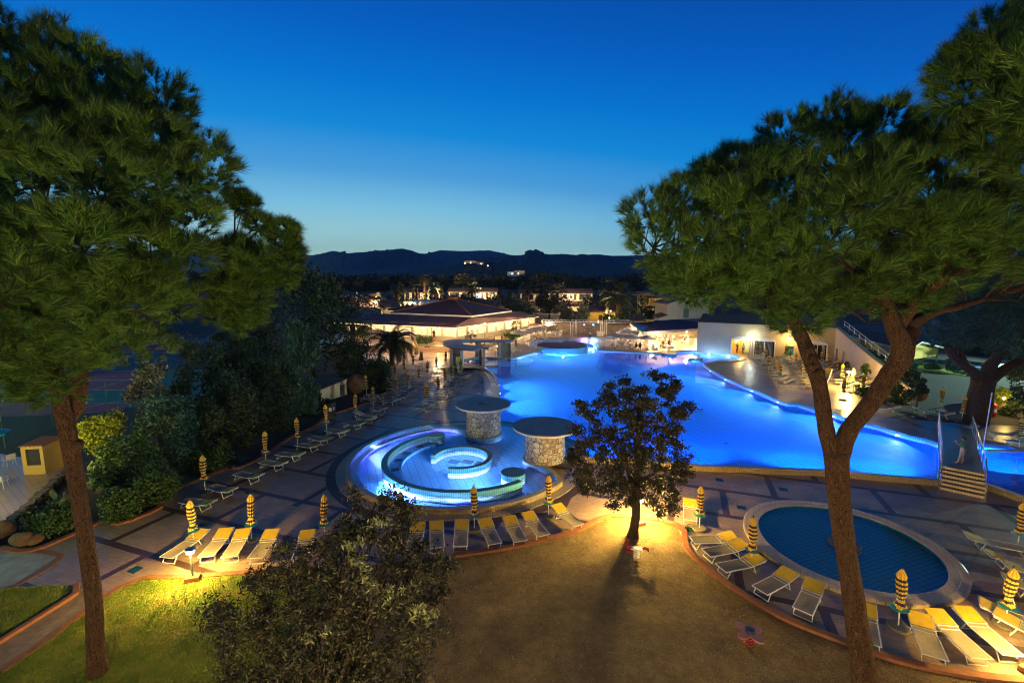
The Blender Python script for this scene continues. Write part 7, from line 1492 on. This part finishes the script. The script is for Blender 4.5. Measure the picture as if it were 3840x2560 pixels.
for (x,y,z_),e,c_ in(((-38,128,6.),900,(1,.6,.3)),((-27,119,5.2),500,(1,.75,.4)),((48,142,2.),900,(1,.8,.15)),((60,138,2.),500,(1,.7,.25)),((58,47,4.),0,(1,1,1)),((-12,168,7),2200,(1,.7,.35)),((-28,168,7),1800,(1,.7,.35)),((20,164,7),2000,(1,.7,.4)),((58,130,6),300,(1,.5,.2))):
    if e: point((x,y,z_),e*c_k,c_,.3)  # bodiless lights added to brighten the far facades and roofs
# unseen fill floodlights added for the car park (greenish white), courts and shrubs
spot((76,52,9.),(-1,.25,-.5),60000,(.65,1.,.75),110,.5,.3,'car_park_fill_light'); spot((62,30,10),(-.6,.8,-.1),9000,(.25,1.,.75),90,.6,.3,'car_park_fill_light')
spot((-70,45,12),(1,.0,-.42),9000,(.35,1.,.62),80,.6,.3,'court_shrub_fill_light'); point((-40,18,4.),2500,(1,.62,.2),.3)
# wall lamps of the hotel the picture is taken from
for x,y,z_,e in((-5.,-3.0,4.5,7200),(2.,-2.5,4.2,2600)): point((x,y,z_),e,(1.,.74,.30),.4,'hotel_wall_light')
point((4.,-2.5,4.),4600,(1.,.66,.26),.3,'hotel_wall_light')
point((25.5,14.5,3.2),420,(1.,.62,.22),.2,'terrace_fill_light')  # unseen fill light added over the right-hand paving

spot((-34,6,7),(.45,1,-.16),4500,(.50,1.,.42),70,.6,.3,'court_shrub_fill_light'); spot((-24,22,3.),(.15,1,.02),700,(1,.72,.2),110,.6,.2,'garden_fill_spot')  # unseen spots added to brighten the hedge shrubs
point((-12,74.,3.2),1300,(1.,.60,.25),.3); point((-16,66,5.),900,(1.,.60,.28),.3).visible_glossy=False  # fill lights without lamp bodies, added over the left deck
spot((-27.5,19.5,3.2),(-.25,.9,-.35),900,(1.,.66,.2),120,.6,.2,'terrace_fill_light'); point((60,96,3),500,(1,.7,.55),.3); point((30,97,3.2),900,(1,.75,.5),.3)  # unseen fill lights added for the side terrace and far walls

for x,y,z_,e in((3.5,93,3.2,1100),(8,97,3.2,1100),(0.,86.,3.2,800),(22,88,3.,1000),(17.5,85,3.,600),(25,76.5,3.4,700)): point((x,y,z_),e,(1.,.66,.32),.3).visible_glossy=False  # added cafe fill lights with no lamp body, kept out of reflections
for px,py,D,e in((1766,988,795,60),(1806,992,780,40),(1920,1030,515,40),(1944,1030,515,30),(1830,999,760,20),(1745,990,800,15)):
    c=P(px,py,D); r=D*.0011; b=MB(); b.lathe([(.02,-r),(r,0),(.02,r)],8,(c.x,c.y-6,c.z+1)); tag(b.build('hillside_lamp',M['lampglass'] if px<1900 else M['coollamp']),{1766:'bright lamp by the highest villa',1806:'bright lamp by the low house right of the highest villa',1920:'bluish floodlight left of the lower villa',1944:'lamp on the yellow-lit villa',1830:'tiny lamp on the slope right of the villas',1745:'tiny lamp on the slope left of the highest villa'}[px],'lamp','lamps on the hill')

for x,y,z_,e in((-13,76.2,3.6,900),(-18,77.6,3.6,900),(-23,79,3.6,900),(-8,80.5,3.6,700),(-3,88,3.6,700),(1.5,96,3.6,700),(-10,72,3.2,900),(-15,70,3.2,700)): point((x,y,z_),e,(1.,.64,.30),.3).visible_glossy=False  # added fill lights before the restaurant and its steps, no lamp bodies
